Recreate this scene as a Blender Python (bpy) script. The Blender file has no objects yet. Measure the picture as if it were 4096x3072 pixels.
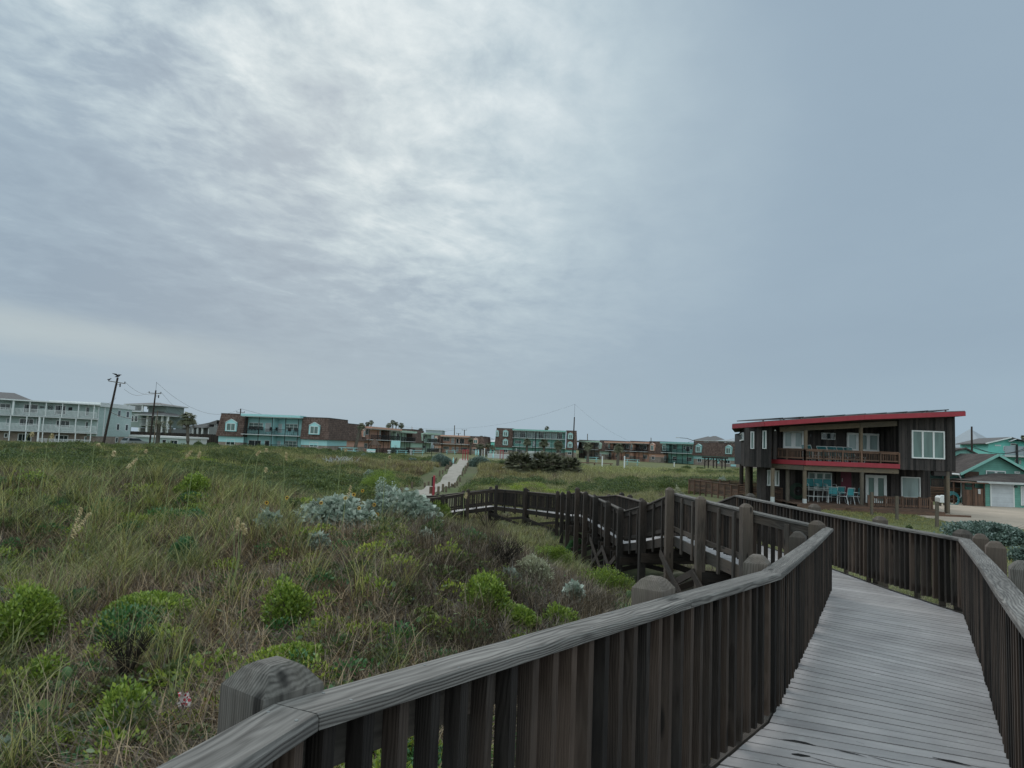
import bpy, math, random
import numpy as np
from mathutils import Vector, Matrix
R = math.radians
SC = bpy.context.scene
COL = SC.collection
# ------------------------------------------------------------------ camera
FPX = 2841.0
PITCH = math.atan(244 / FPX)
ROLL = R(2.2)
fw = Vector((0, math.cos(PITCH), math.sin(PITCH)))
up0 = Vector((0, -math.sin(PITCH), math.cos(PITCH)))
rt0 = Vector((1, 0, 0))
RT = rt0 * math.cos(ROLL) + up0 * math.sin(ROLL)
UP = -rt0 * math.sin(ROLL) + up0 * math.cos(ROLL)
cd = bpy.data.cameras.new('camera')
cam = bpy.data.objects.new('camera', cd); COL.objects.link(cam); SC.camera = cam
M3 = Matrix((RT, UP, -fw)).transposed()
cam.matrix_world = M3.to_4x4()
cd.sensor_width = 36; cd.sensor_fit = 'HORIZONTAL'; cd.lens = FPX / 4096 * 36
cd.clip_start = 0.05; cd.clip_end = 6000
# ------------------------------------------------------------------ exposure and light
SC.view_settings.view_transform = 'Standard'; SC.view_settings.look = 'None'
SC.view_settings.exposure = 0.0; SC.view_settings.gamma = 1.0
SC.cycles.max_bounces = 6; SC.cycles.transparent_max_bounces = 6
SC.cycles.use_denoising = True
SUN_AZ, SUN_EL = R(-16), R(27)
sd = Vector((math.sin(SUN_AZ) * math.cos(SUN_EL), math.cos(SUN_AZ) * math.cos(SUN_EL), math.sin(SUN_EL)))
sl = bpy.data.lights.new('sun', 'SUN'); sl.energy = 1.3; sl.angle = R(25); sl.color = (1, .97, .93)
so = bpy.data.objects.new('sun', sl); COL.objects.link(so)
so.rotation_euler = (-sd).to_track_quat('-Z', 'Y').to_euler()

W = bpy.data.worlds.new('World'); SC.world = W; W.use_nodes = True
class NT:
    def __init__(s, nt): s.nt = nt; s.n = nt.nodes; s.l = nt.links
    def node(s, t, **k):
        nd = s.n.new(t)
        for a, b in k.items():
            if a == 'i':
                for kk, vv in b.items(): s.put(nd.inputs[kk], vv)
            else: setattr(nd, a, b)
        return nd
    def put(s, sock, v):
        if isinstance(v, bpy.types.NodeSocket): s.l.new(v, sock)
        elif isinstance(v, bpy.types.Node): s.l.new(v.outputs[0], sock)
        elif isinstance(v, (tuple, list)):
            if sock.type == 'RGBA' and len(v) == 3: v = tuple(v) + (1,)
            sock.default_value = v
        else:
            sock.default_value = v
    def m(s, op, a, b=0.0, c=0.0, clamp=False):
        nd = s.node('ShaderNodeMath', operation=op, use_clamp=clamp)
        s.put(nd.inputs[0], a); s.put(nd.inputs[1], b)
        if op in ('MULTIPLY_ADD', 'SMOOTH_MIN', 'SMOOTH_MAX', 'COMPARE'): s.put(nd.inputs[2], c)
        return nd.outputs[0]
    def vm(s, op, a, b=(0, 0, 0), sc=None):
        nd = s.node('ShaderNodeVectorMath', operation=op)
        s.put(nd.inputs[0], a)
        if op == 'SCALE': s.put(nd.inputs[3], sc)
        else: s.put(nd.inputs[1], b)
        return nd.outputs['Value'] if op in ('DOT_PRODUCT', 'LENGTH') else nd.outputs[0]
    def mr(s, v, a, b, c=0.0, d=1.0, smooth=False):
        nd = s.node('ShaderNodeMapRange')
        if smooth: nd.interpolation_type = 'SMOOTHSTEP'
        s.put(nd.inputs[0], v)
        for i, x in enumerate((a, b, c, d)): s.put(nd.inputs[i + 1], x)
        return nd.outputs[0]
    def mix(s, f, a, b, mode='MIX'):
        nd = s.node('ShaderNodeMix', data_type='RGBA', blend_type=mode)
        s.put(nd.inputs[0], f); s.put(nd.inputs[6], a); s.put(nd.inputs[7], b)
        return nd.outputs[2]
    def noise(s, v, scale=5.0, detail=4.0, rough=.55, dist=0.0):
        nd = s.node('ShaderNodeTexNoise')
        if v is not None: s.put(nd.inputs['Vector'], v)
        s.put(nd.inputs['Scale'], scale); s.put(nd.inputs['Detail'], detail)
        s.put(nd.inputs['Roughness'], rough); s.put(nd.inputs['Distortion'], dist)
        return nd.outputs[0]
    def ramp(s, f, stops):
        nd = s.node('ShaderNodeValToRGB'); cr = nd.color_ramp
        while len(cr.elements) < len(stops): cr.elements.new(.5)
        for e, (p, c) in zip(cr.elements, stops): e.position = p; e.color = tuple(c) + (1,)
        s.put(nd.inputs[0], f); return nd.outputs[0]

def srgb(r, g, b):
    f = lambda c: (c / 255 / 12.92) if c <= 10 else ((c / 255 + .055) / 1.055) ** 2.4
    return (f(r), f(g), f(b))

w = NT(W.node_tree); W.node_tree.nodes.clear()
tc = w.node('ShaderNodeTexCoord').outputs['Generated']
sep = w.node('ShaderNodeSeparateXYZ', i={0: tc})
X, Y, Z = sep.outputs
sky = w.node('ShaderNodeTexSky', sky_type='NISHITA', sun_disc=False)
sky.sun_elevation = SUN_EL; sky.sun_rotation = SUN_AZ; sky.dust_density = 3; sky.air_density = 1.2
zz = w.m('MAXIMUM', Z, 0.0)
inv = w.m('DIVIDE', 1.0, w.m('ADD', zz, 0.09))
P = w.vm('SCALE', w.vm('MULTIPLY', tc, (1, 1, 0)), sc=inv)          # cloud layer seen in perspective
# rotate so that x runs along the cloud streaks (wind direction)
th = math.atan2(.95, .31)
Px = w.vm('DOT_PRODUCT', P, (math.cos(th), math.sin(th), 0))
Py = w.vm('DOT_PRODUCT', P, (-math.sin(th), math.cos(th), 0))
def cmb(a, b, c=0.0):
    return w.node('ShaderNodeCombineXYZ', i={0: a, 1: b, 2: c}).outputs[0]
warp = w.node('ShaderNodeTexNoise', i={'Vector': P, 'Scale': 1.1, 'Detail': 3.0}).outputs[1]
warp = w.vm('SCALE', w.vm('SUBTRACT', warp, (.5, .5, .5)), sc=0.55)
st = w.vm('ADD', cmb(w.m('MULTIPLY', Px, 1.0), w.m('MULTIPLY', Py, 1.3)), warp)
n1 = w.noise(st, .95, 5.0, .55)
st2 = w.vm('ADD', cmb(w.m('MULTIPLY', Px, 1.25), w.m('MULTIPLY', Py, 1.6), 7.0), w.vm('SCALE', warp, sc=1.2))
n2 = w.noise(st2, 2.6, 8.0, .62, 0.15)
n3 = w.noise(w.vm('MULTIPLY', P, (1, .8, 1)), 7.0, 6.0, .6, .3)
n0 = w.noise(w.vm('MULTIPLY', P, (.55, .35, 1)), 1.0, 2.0, .5)
def lobe(az, el, a, b):
    d_ = w.vm('DOT_PRODUCT', w.vm('NORMALIZE', tc), (math.sin(R(az)) * math.cos(R(el)), math.cos(R(az)) * math.cos(R(el)), math.sin(R(el))))
    return w.mr(d_, math.cos(R(a)), math.cos(R(b)), 0, 1, True)
glow = w.m('MULTIPLY', lobe(-13, 31, 27, 0), 1.0)
plume = lobe(3, 24, 22, 0)
corner = lobe(-34, 36, 20, 2)
dark = lobe(-24, 15, 19, 2)
side = w.mr(w.m('ADD', w.m('DIVIDE', X, w.m('MAXIMUM', Y, .05)), w.m('MULTIPLY', w.m('SUBTRACT', n0, .5), .5)), -.2, .38, 1, .0, True)
lowf = w.mr(Z, .04, .24, .22, 1.0, True)
n4 = w.noise(w.vm('ADD', cmb(w.m('MULTIPLY', Px, 1.1), w.m('MULTIPLY', Py, 1.7), 19.0), w.vm('SCALE', warp, sc=1.5)), 2.1, 6.0, .55, .4)
ridge = w.m('POWER', w.m('SUBTRACT', 1.0, w.m('ABSOLUTE', w.m('SUBTRACT', w.m('MULTIPLY', n4, 2.0), 1.0))), 4.0)
mott = w.m('ADD', w.m('ADD', w.m('MULTIPLY', w.m('SUBTRACT', ridge, .5), .16), w.m('ADD', w.m('MULTIPLY', w.m('SUBTRACT', n1, .5), .9), w.m('MULTIPLY', w.m('SUBTRACT', n2, .5), 1.3))), w.m('MULTIPLY', w.m('SUBTRACT', n3, .5), .9))
tex = w.m('MULTIPLY', mott, w.m('MULTIPLY', w.m('ADD', w.m('MULTIPLY', side, .9), .10), lowf))
lum = w.m('ADD', w.m('ADD', w.m('MULTIPLY', glow, .25), w.m('MULTIPLY', plume, .13)), w.m('ADD', w.m('MULTIPLY', corner, .17), w.m('MULTIPLY', dark, -.12)))
lum = w.m('ADD', lum, w.m('MULTIPLY', w.m('SUBTRACT', n0, .5), .22))
lum = w.m('ADD', w.m('ADD', lum, w.m('MULTIPLY', tex, w.m('ADD', w.m('MULTIPLY', w.m('ADD', glow, corner), .34), .34))), .165)
ccol = w.ramp(lum, [(0.0, srgb(141, 161, 179)), (.2, srgb(154, 174, 190)), (.42, srgb(181, 199, 209)), (.68, srgb(213, 225, 230)), (1.0, srgb(243, 247, 248))])
hz = w.mr(Z, 0.0, .17, 1, 0, True)
ccol = w.mix(w.m('MULTIPLY', hz, .75), ccol, srgb(158, 181, 196))
warmb = w.m('MULTIPLY', w.mr(w.m('ABSOLUTE', w.m('SUBTRACT', w.m('SUBTRACT', Z, w.m('MULTIPLY', w.m('SUBTRACT', n1, .5), .03)), w.m('ADD', .112, w.m('MULTIPLY', w.m('ADD', X, .55), -.09)))), 0, .042, 1, 0, True), w.mr(X, -.22, -.6, 0, 1, True))
ccol = w.mix(w.m('MULTIPLY', warmb, .5), ccol, srgb(192, 203, 203))
ground = w.mr(Z, -.02, 0, 1, 0)
ccol = w.mix(ground, ccol, srgb(95, 100, 90))
boost = w.m('ADD', w.m('ADD', 1.0, w.m('MULTIPLY', w.mr(Z, .62, .95, 0, 1, True), 1.6)), w.m('MULTIPLY', w.mr(Y, -.05, -.7, 0, 1, True), 1.8))  # unseen sky overhead and behind the camera brightened to light the facades
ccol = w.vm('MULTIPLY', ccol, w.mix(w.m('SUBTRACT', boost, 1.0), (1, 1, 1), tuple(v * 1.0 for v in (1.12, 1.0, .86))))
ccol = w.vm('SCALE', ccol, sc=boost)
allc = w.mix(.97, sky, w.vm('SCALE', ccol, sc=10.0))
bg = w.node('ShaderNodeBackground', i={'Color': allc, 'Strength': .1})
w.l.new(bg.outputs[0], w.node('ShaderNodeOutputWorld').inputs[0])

# ------------------------------------------------------------------ pixel rays (photograph 4096 x 3072) used to read real positions
def ray(px, py):
    d = RT * ((px - 2048) / FPX) + UP * (-(py - 1536) / FPX) + fw
    return d / d.y
def U(px, py, Yd): return ray(px, py) * Yd
def HZ(px): return 1780 + math.tan(ROLL) * (px - 2048)
def K(x0, y0, f): return lambda x, y: (x0 + x * f, y0 + y * f)
Z1 = K(0, 1450, .31646); Z2 = K(650, 1550, .31646); Z3 = K(1250, 1600, .31646)
Z4 = K(1900, 1600, .27125); Z5 = K(2400, 1650, .27125); Z6 = K(2850, 1600, .31646); Z7 = K(3400, 1600, .33159)
ZA = K(1600, 1800, .45208); ZB = K(2400, 1900, .45208); ZC = K(3096, 2000, .646)
def XY(px, Yd):
    r = ray(px, HZ(px)); return Vector((r.x * Yd, Yd))

# ------------------------------------------------------------------ helpers
rnd = random.Random(7)
def tag(o, label=None, cat=None, group=None, kind=None):
    if label: o['label'] = label
    if cat: o['category'] = cat
    if group: o['group'] = group
    if kind: o['kind'] = kind
    return o
def empty(name, loc=(0, 0, 0), rz=0, label=None, cat=None, group=None):
    o = bpy.data.objects.new(name, None); COL.objects.link(o)
    o.location = loc; o.rotation_euler = (0, 0, rz); o.empty_display_size = .2
    return tag(o, label, cat, group)
def mesh_np(name, V, F, mat, parent=None, smooth=False, attrs=None, link=True):
    """V (n,3), F (m,k) arrays; attrs: {name: (type, array per vertex)}"""
    V = np.asarray(V, dtype=np.float32); F = np.asarray(F, dtype=np.int32)
    me = bpy.data.meshes.new(name)
    k = F.shape[1]
    me.vertices.add(len(V)); me.vertices.foreach_set('co', V.ravel())
    me.loops.add(F.size); me.loops.foreach_set('vertex_index', F.ravel())
    me.polygons.add(len(F)); me.polygons.foreach_set('loop_start', np.arange(0, F.size, k, dtype=np.int32))
    me.polygons.foreach_set('loop_total', np.full(len(F), k, dtype=np.int32))
    if smooth: me.polygons.foreach_set('use_smooth', np.ones(len(F), dtype=bool))
    for an, (ty, ar) in (attrs or {}).items():
        a = me.attributes.new(an, ty, 'POINT')
        a.data.foreach_set('vector' if ty == 'FLOAT_VECTOR' else 'value', np.asarray(ar, dtype=np.float32).ravel())
    me.update(calc_edges=True); me.validate()
    if mat: me.materials.append(mat)
    o = bpy.data.objects.new(name, me)
    if link: COL.objects.link(o)
    if parent: o.parent = parent
    return o

class MB:
    """collects boxes, prisms, tubes with board coordinates (gc) and a random value per piece"""
    def __init__(s): s.v = []; s.f = []; s.g = []; s.r = []; s.n = 0
    def add(s, vs, fs, g=None, r=None):
        b = len(s.v); s.v += [tuple(x) for x in vs]
        s.f += [tuple(i + b for i in f) for f in fs]
        off = (rnd.uniform(0, 50), rnd.uniform(0, 50), rnd.uniform(0, 50))
        g = g or vs
        s.g += [(x[0] + off[0], x[1] + off[1], x[2] + off[2]) for x in g]
        rr = rnd.random() if r is None else r
        s.r += [rr] * len(vs); return s
    def box(s, x0, x1, y0, y1, z0, z1, r=None):
        vs = [(x, y, z) for z in (z0, z1) for y in (y0, y1) for x in (x0, x1)]
        L = [abs(x1 - x0), abs(y1 - y0), abs(z1 - z0)]; k = L.index(max(L))
        o = [k, (k + 1) % 3, (k + 2) % 3]
        return s.add(vs, BF, [(v[o[0]], v[o[1]], v[o[2]]) for v in vs], r)
    def beam(s, p, q, w, h, up=(0, 0, 1), r=None, off=(0, 0), ends=None):
        """box from p to q, w across, h along up"""
        p = Vector(p); q = Vector(q); t = (q - p); L = t.length; t.normalize()
        a = t.cross(Vector(up)).normalized(); u = a.cross(t).normalized()
        vs = []; g = []
        for (c, l) in ((p, 0), (q, L)):
            for sa, su in ((-1, -1), (1, -1), (1, 1), (-1, 1)):
                vs.append(c + a * (sa * w / 2 + off[0]) + u * (su * h / 2 + off[1])); g.append((l, sa * w / 2, su * h / 2))
        return s.add(vs, [(0, 3, 2, 1), (4, 5, 6, 7), (0, 1, 5, 4), (1, 2, 6, 5), (2, 3, 7, 6), (3, 0, 4, 7)], g, r)
    def tube(s, pts, rads, n=8, r=None, cap=True):
        pts = [Vector(p) for p in pts]
        if not isinstance(rads, (list, tuple)): rads = [rads] * len(pts)
        vs = []; g = []; l = 0
        for i, p in enumerate(pts):
            t = (pts[min(i + 1, len(pts) - 1)] - pts[max(i - 1, 0)]).normalized()
            a = t.cross(Vector((0, 0, 1)))
            if a.length < .05: a = t.cross(Vector((0, 1, 0)))
            a.normalize(); b = t.cross(a)
            if i: l += (p - pts[i - 1]).length
            for j in range(n):
                an = 2 * math.pi * j / n; d = a * math.cos(an) + b * math.sin(an)
                vs.append(p + d * rads[i]); g.append((l, math.cos(an) * rads[i], math.sin(an) * rads[i]))
        fs = []
        for i in range(len(pts) - 1):
            for j in range(n):
                k = (j + 1) % n
                fs.append((i * n + j, i * n + k, (i + 1) * n + k, (i + 1) * n + j))
        if cap: fs += [tuple(range(n)), tuple(range((len(pts) - 1) * n, len(pts) * n))[::-1]]
        return s.add(vs, fs, g, r)
    def prism(s, poly, z0, z1, r=None):
        n = len(poly)
        vs = [(x, y, z0) for x, y in poly] + [(x, y, z1) for x, y in poly]
        fs = [tuple(range(n))[::-1], tuple(range(n, 2 * n))] + [(i, (i + 1) % n, n + (i + 1) % n, n + i) for i in range(n)]
        return s.add(vs, fs, None, r)
    def hexa(s, lo, hi, r=None):
        """frustum from 4 low corners to 4 high corners"""
        vs = list(lo) + list(hi)
        return s.add(vs, [(3, 2, 1, 0), (4, 5, 6, 7), (0, 1, 5, 4), (1, 2, 6, 5), (2, 3, 7, 6), (3, 0, 4, 7)], None, r)
    def poly(s, vs, fs, r=None): return s.add(vs, fs, None, r)
    def obj(s, name, mat, parent=None, smooth=False, label=None, facing=None):
        me = bpy.data.meshes.new(name); me.from_pydata(s.v, [], s.f)
        a = me.attributes.new('gc', 'FLOAT_VECTOR', 'POINT'); a.data.foreach_set('vector', np.array(s.g, dtype=np.float32).ravel())
        a = me.attributes.new('rnd', 'FLOAT', 'POINT'); a.data.foreach_set('value', np.array(s.r, dtype=np.float32))
        if smooth: me.polygons.foreach_set('use_smooth', np.ones(len(me.polygons), dtype=bool))
        me.materials.append(mat); me.update()
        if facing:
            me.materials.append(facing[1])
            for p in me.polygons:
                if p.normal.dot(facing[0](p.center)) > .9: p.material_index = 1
        o = bpy.data.objects.new(name, me); COL.objects.link(o)
        if parent: o.parent = parent
        if label: o['label'] = label
        return o
BF = [(0, 2, 3, 1), (4, 5, 7, 6), (0, 1, 5, 4), (2, 6, 7, 3), (0, 4, 6, 2), (1, 3, 7, 5)]
def one(name, mat, parent, *a, **k):
    return MB().box(*a).obj(name, mat, parent, **k)
def dup(root, loc=None, rz=None, sc=None, label=None, group=None, cat=None):
    r = root.copy(); COL.objects.link(r)
    if loc is not None: r.location = loc
    if rz is not None: r.rotation_euler = (0, 0, rz)
    if sc is not None: r.scale = (sc, sc, sc) if not isinstance(sc, tuple) else sc
    if label: r['label'] = label
    if group: r['group'] = group
    if cat: r['category'] = cat
    for ch in list(root.children):
        c = ch.copy(); COL.objects.link(c); c.parent = r
        for g in list(ch.children):
            d = g.copy(); COL.objects.link(d); d.parent = c
    return r

# ------------------------------------------------------------------ materials
def newmat(name):
    m = bpy.data.materials.new(name); m.use_nodes = True; m.node_tree.nodes.clear()
    return m, NT(m.node_tree)
def finish(m, t, col, rough=.8, bump=None, bstr=.3, bdist=.01, metal=0.0, spec=.3):
    bs = t.node('ShaderNodeBsdfPrincipled', i={'Base Color': col, 'Roughness': rough, 'Metallic': metal, 'Specular IOR Level': spec})
    if bump is not None:
        b = t.node('ShaderNodeBump', i={'Height': bump, 'Strength': bstr, 'Distance': bdist}); t.l.new(b.outputs[0], bs.inputs['Normal'])
    t.l.new(bs.outputs[0], t.node('ShaderNodeOutputMaterial').inputs[0]); return m
def paint(name, c, rough=.6, var=.12, sc=3.0, dirt=.0, metal=0.0, spec=.3):
    m, t = newmat(name); co = t.node('ShaderNodeTexCoord').outputs['Object']
    n = t.noise(co, sc, 5.0)
    d = t.mr(n, .3, .7, 1 - var, 1 + var)
    col = t.vm('SCALE', tuple(c), sc=d)
    if dirt:
        n3 = t.noise(t.vm('MULTIPLY', co, (4, 4, .6)), 1.5, 4.0)
        col = t.mix(t.m('MULTIPLY', t.mr(n3, .5, .75), dirt), col, tuple(x * .45 for x in c))
    return finish(m, t, col, rough, n, .1, metal=metal, spec=spec)
def wood(name, dark, light, warm=None, grain=55.0, lift=.5, bstr=.5, rough=.85, green=0.0, tone=.45):
    m, t = newmat(name)
    g = t.node('ShaderNodeAttribute', attribute_name='gc').outputs['Vector']
    r = t.node('ShaderNodeAttribute', attribute_name='rnd').outputs['Fac']
    wv = t.node('ShaderNodeTexNoise', i={'Vector': t.vm('MULTIPLY', g, (2.2, 7, 7)), 'Scale': 1.0, 'Detail': 2.0}).outputs[1]
    gg = t.vm('ADD', t.vm('MULTIPLY', g, (1.3, grain, grain)), t.vm('SCALE', t.vm('SUBTRACT', wv, (.5, .5, .5)), sc=grain * .06))
    n = t.noise(gg, 1.0, 3.0, .6)
    gs = t.node('ShaderNodeSeparateXYZ', i={0: g}).outputs
    ph = t.m('MULTIPLY', r, 40.0)
    q = t.m('ADD', t.m('MULTIPLY', gs[1], t.m('COSINE', ph)), t.m('MULTIPLY', gs[2], t.m('SINE', ph)))
    wob = t.noise(t.vm('MULTIPLY', g, (1.3, 6, 6)), 1.0, 3.0, .5)
    ring = t.m('SINE', t.m('MULTIPLY', t.m('ADD', q, t.m('MULTIPLY', wob, .07)), 6.283 / .0095))
    ring = t.m('MULTIPLY', t.mr(ring, -1, .6, 0, 1), t.mr(t.noise(t.vm('MULTIPLY', g, (3, 30, 30)), 1.0, 3.0, .6), .25, .6, .25, 1))
    fine = t.noise(t.vm('MULTIPLY', g, (6, grain * 5, grain * 5)), 1.0, 3.0, .7)
    f = t.m('ADD', t.m('ADD', t.m('MULTIPLY', t.mr(n, .32, .68), .38), t.m('MULTIPLY', fine, .22)), t.m('MULTIPLY', ring, .42), clamp=True)
    col = t.mix(f, dark, light)
    blot = t.noise(t.vm('MULTIPLY', g, (1.1, 3, 3)), 1.0, 3.0)
    if warm: col = t.mix(t.m('MULTIPLY', t.mr(t.m('ADD', blot, t.m('MULTIPLY', r, .35)), .52, .85), .75), col, t.mix(f, tuple(x * .6 for x in warm), warm))
    if green:
        col = t.mix(t.m('MULTIPLY', t.mr(t.noise(t.vm('MULTIPLY', g, (.8, 8, 8)), 1.0), .5, .75), green), col, (.09, .11, .06))
    # knots
    vk = t.node('ShaderNodeTexVoronoi', i={'Vector': t.vm('MULTIPLY', g, (1.6, 7, 7)), 'Scale': 1.0, 'Randomness': 1.0}).outputs['Distance']
    col = t.mix(t.mr(vk, .08, .16, .8, 0), col, tuple(x * .35 for x in dark))
    col = t.vm('SCALE', col, sc=t.mr(r, 0, 1, 1 - tone, 1 + tone))
    col = t.vm('SCALE', col, sc=t.mr(blot, .3, .7, .8, 1.2))
    return finish(m, t, col, rough, t.m('ADD', ring, t.m('MULTIPLY', fine, .4)), bstr, .003)
def leafmat(name, c1, c2, c3=None, trans=.35, attr='GEOMETRY', spec=True):
    m, t = newmat(name)
    a = t.node('ShaderNodeAttribute', attribute_name='tint').outputs['Fac']
    c = t.mix(a, c1, c2) if c3 is None else t.ramp(a, [(0, c1), (.5, c2), (1, c3)])
    inst = t.node('ShaderNodeAttribute', attribute_name='itint'); inst.attribute_type = 'INSTANCER'
    c = t.mix(t.m('MULTIPLY', inst.outputs['Fac'], .8), c, t.vm('MULTIPLY', c, (1.45, 1.3, 1.0)))
    inst2 = t.node('ShaderNodeAttribute', attribute_name='idry'); inst2.attribute_type = 'INSTANCER'
    c = t.mix(inst2.outputs['Fac'], c, t.vm('MULTIPLY', t.vm('ADD', c, (.02, .012, .01)), (1.05, .85, .78)))
    d = t.node('ShaderNodeBsdfDiffuse', i={'Color': c})
    tr = t.node('ShaderNodeBsdfTranslucent', i={'Color': c})
    mx = t.node('ShaderNodeMixShader', i={0: trans, 1: d, 2: tr})
    out = mx
    if spec:
        gl = t.node('ShaderNodeBsdfGlossy', i={'Color': (.8, .85, .9, 1), 'Roughness': .5})
        out = t.node('ShaderNodeMixShader', i={0: .05, 1: mx, 2: gl})
    t.l.new(out.outputs[0], t.node('ShaderNodeOutputMaterial').inputs[0]); return m

M = {}
M['post'] = wood('weathered_post', (.028, .025, .023), (.125, .112, .10), (.11, .082, .064), 50, green=.12, tone=.28)
M['postn'] = wood('sun_bleached_post', (.035, .032, .029), (.23, .215, .195), (.15, .12, .10), 50, green=.15, tone=.12)
M['cap'] = wood('weathered_cap', (.026, .024, .022), (.27, .255, .238), None, 48, bstr=.8, tone=.12)
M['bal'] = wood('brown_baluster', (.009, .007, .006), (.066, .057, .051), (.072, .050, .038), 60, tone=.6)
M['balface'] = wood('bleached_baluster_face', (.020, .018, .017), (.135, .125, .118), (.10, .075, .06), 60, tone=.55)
M['dwood'] = wood('dark_timber', (.012, .010, .009), (.05, .043, .038), (.05, .036, .028), 60, tone=.3)
m, t = newmat('grey_decking'); g_ = t.node('ShaderNodeAttribute', attribute_name='gc').outputs['Vector']; r_ = t.node('ShaderNodeAttribute', attribute_name='rnd').outputs['Fac']
pp_ = t.node('ShaderNodeNewGeometry').outputs['Position']
n_ = t.noise(pp_, 2.2, 6.0, .65); n2_ = t.noise(t.vm('MULTIPLY', g_, (2, 25, 25)), 1.0, 3.0); n3_ = t.noise(pp_, 9.0, 4.0, .6)
c_ = t.mix(t.mr(n_, .3, .7), (.33, .307, .307), (.45, .425, .42)); c_ = t.mix(t.mr(n3_, .62, .74), c_, (.50, .485, .475))
c_ = t.vm('SCALE', c_, sc=t.mr(r_, 0, 1, .86, 1.08)); c_ = t.vm('SCALE', c_, sc=t.mr(n2_, .3, .7, .93, 1.06))
M['deck'] = finish(m, t, c_, .55, n2_, .08, .003, spec=.4)
M['housewood'] = wood('charred_boards', (.016, .015, .015), (.066, .059, .058), (.055, .045, .042), 60, tone=.65)
M['brownfence'] = wood('brown_fence_boards', (.055, .036, .028), (.16, .105, .078), (.18, .10, .068), 40, tone=.35)
M['oldpost'] = wood('grey_round_post', (.07, .06, .048), (.19, .165, .135), (.16, .12, .08), 40, tone=.15)
M['pole'] = wood('utility_pole_wood', (.018, .012, .010), (.06, .045, .038), None, 30, tone=.2)
M['bark'] = wood('palm_bark', (.05, .042, .035), (.16, .14, .115), None, 20, tone=.2)
M['white'] = paint('white_paint', (.66, .68, .68), .5, .06)
M['wgrey'] = paint('grey_white_paint', (.46, .48, .48), .6, .08)
M['black'] = paint('black_metal', (.016, .017, .018), .5, .2)
M['darkmetal'] = paint('dark_metal', (.05, .05, .055), .4, .1, metal=.6)
M['red'] = paint('red_fascia', (.31, .038, .052), .6, .08, dirt=.15)
M['reddoor'] = paint('dark_red_door', (.11, .010, .028), .5, .1)
M['teal'] = paint('teal_stucco', (.29, .52, .51), .8, .07, dirt=.12)
M['teal2'] = paint('green_teal_stucco', (.23, .46, .41), .8, .07, dirt=.12)
M['mint'] = paint('mint_stucco', (.42, .56, .46), .8, .07, dirt=.12)
M['coral'] = paint('coral_stucco', (.60, .34, .26), .8, .08, dirt=.15)
M['pastel'] = paint('pale_green_siding', (.40, .49, .47), .7, .04)
M['sage'] = paint('sage_siding', (.22, .27, .25), .7, .05)
M['turq'] = paint('turquoise_siding', (.20, .62, .54), .7, .05)
M['turqt'] = paint('turquoise_trim', (.38, .66, .67), .6, .05)
M['roofgrey'] = paint('grey_shingle', (.13, .125, .125), .9, .22, 6)
M['roofmetal'] = paint('pale_metal_roof', (.32, .345, .37), .5, .06)
M['bluewall'] = paint('blue_grey_wall', (.30, .35, .38), .8, .05)
M['pinkwall'] = paint('dusty_pink_wall', (.26, .17, .155), .8, .05)
M['greypaint'] = paint('grey_wall_paint', (.19, .20, .20), .8, .05)
M['concrete'] = paint('path_concrete', (.34, .315, .275), .9, .14, .8)
M['cushion'] = paint('turquoise_vinyl', (.05, .27, .30), .5, .1)
M['gravel_m'] = None
def glass(name, c, rough=.12, spec=.5):
    m, t = newmat(name); co = t.node('ShaderNodeTexCoord').outputs['Object']
    n = t.noise(t.vm('MULTIPLY', co, (1.3, 1.3, .25)), 1.2, 2.0)
    col = t.mix(t.mr(n, .4, .6), c, tuple(x * 1.5 for x in c))
    return finish(m, t, col, rough, None, spec=spec)
M['glass'] = glass('dark_window_glass', (.012, .020, .022), .08, .45)
M['glassg'] = glass('green_window_blind', (.085, .135, .125), .15, .4)
M['glassl'] = glass('pale_blind_glass', (.19, .24, .24), .2, .4)
M['door'] = paint('white_door', (.50, .52, .53), .5, .05)
def stripes(name, c, axis, pitch, dark=.55, vary=.15, rough=.75, soft=.12):
    """boards or laps every `pitch` metres along an object axis"""
    m, t = newmat(name); co = t.node('ShaderNodeTexCoord').outputs['Object']
    s_ = t.node('ShaderNodeSeparateXYZ', i={0: co}).outputs[axis]
    q = t.m('DIVIDE', s_, pitch); fr = t.m('FRACT', q); fl = t.m('FLOOR', q)
    wn = t.node('ShaderNodeTexWhiteNoise', noise_dimensions='1D'); t.put(wn.inputs['W'], fl)
    col = t.vm('SCALE', tuple(c), sc=t.mr(wn.outputs[0], 0, 1, 1 - vary, 1 + vary))
    n = t.noise(co, 2.5, 4.0)
    col = t.vm('SCALE', col, sc=t.mr(n, .3, .7, .9, 1.1))
    gap = t.mr(fr, 0, soft, dark, 1)
    col = t.vm('SCALE', col, sc=gap)
    return finish(m, t, col, rough, fr, .25, .03)
M['siding'] = stripes('pale_lap_siding', (.42, .52, .50), 2, .30, .72, .03)
M['tealsiding'] = stripes('teal_lap_siding', (.135, .32, .27), 2, .19, .62, .04)
M['garage'] = stripes('white_garage_panels', (.50, .53, .56), 2, .35, .75, .02)
M['block'] = None
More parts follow.
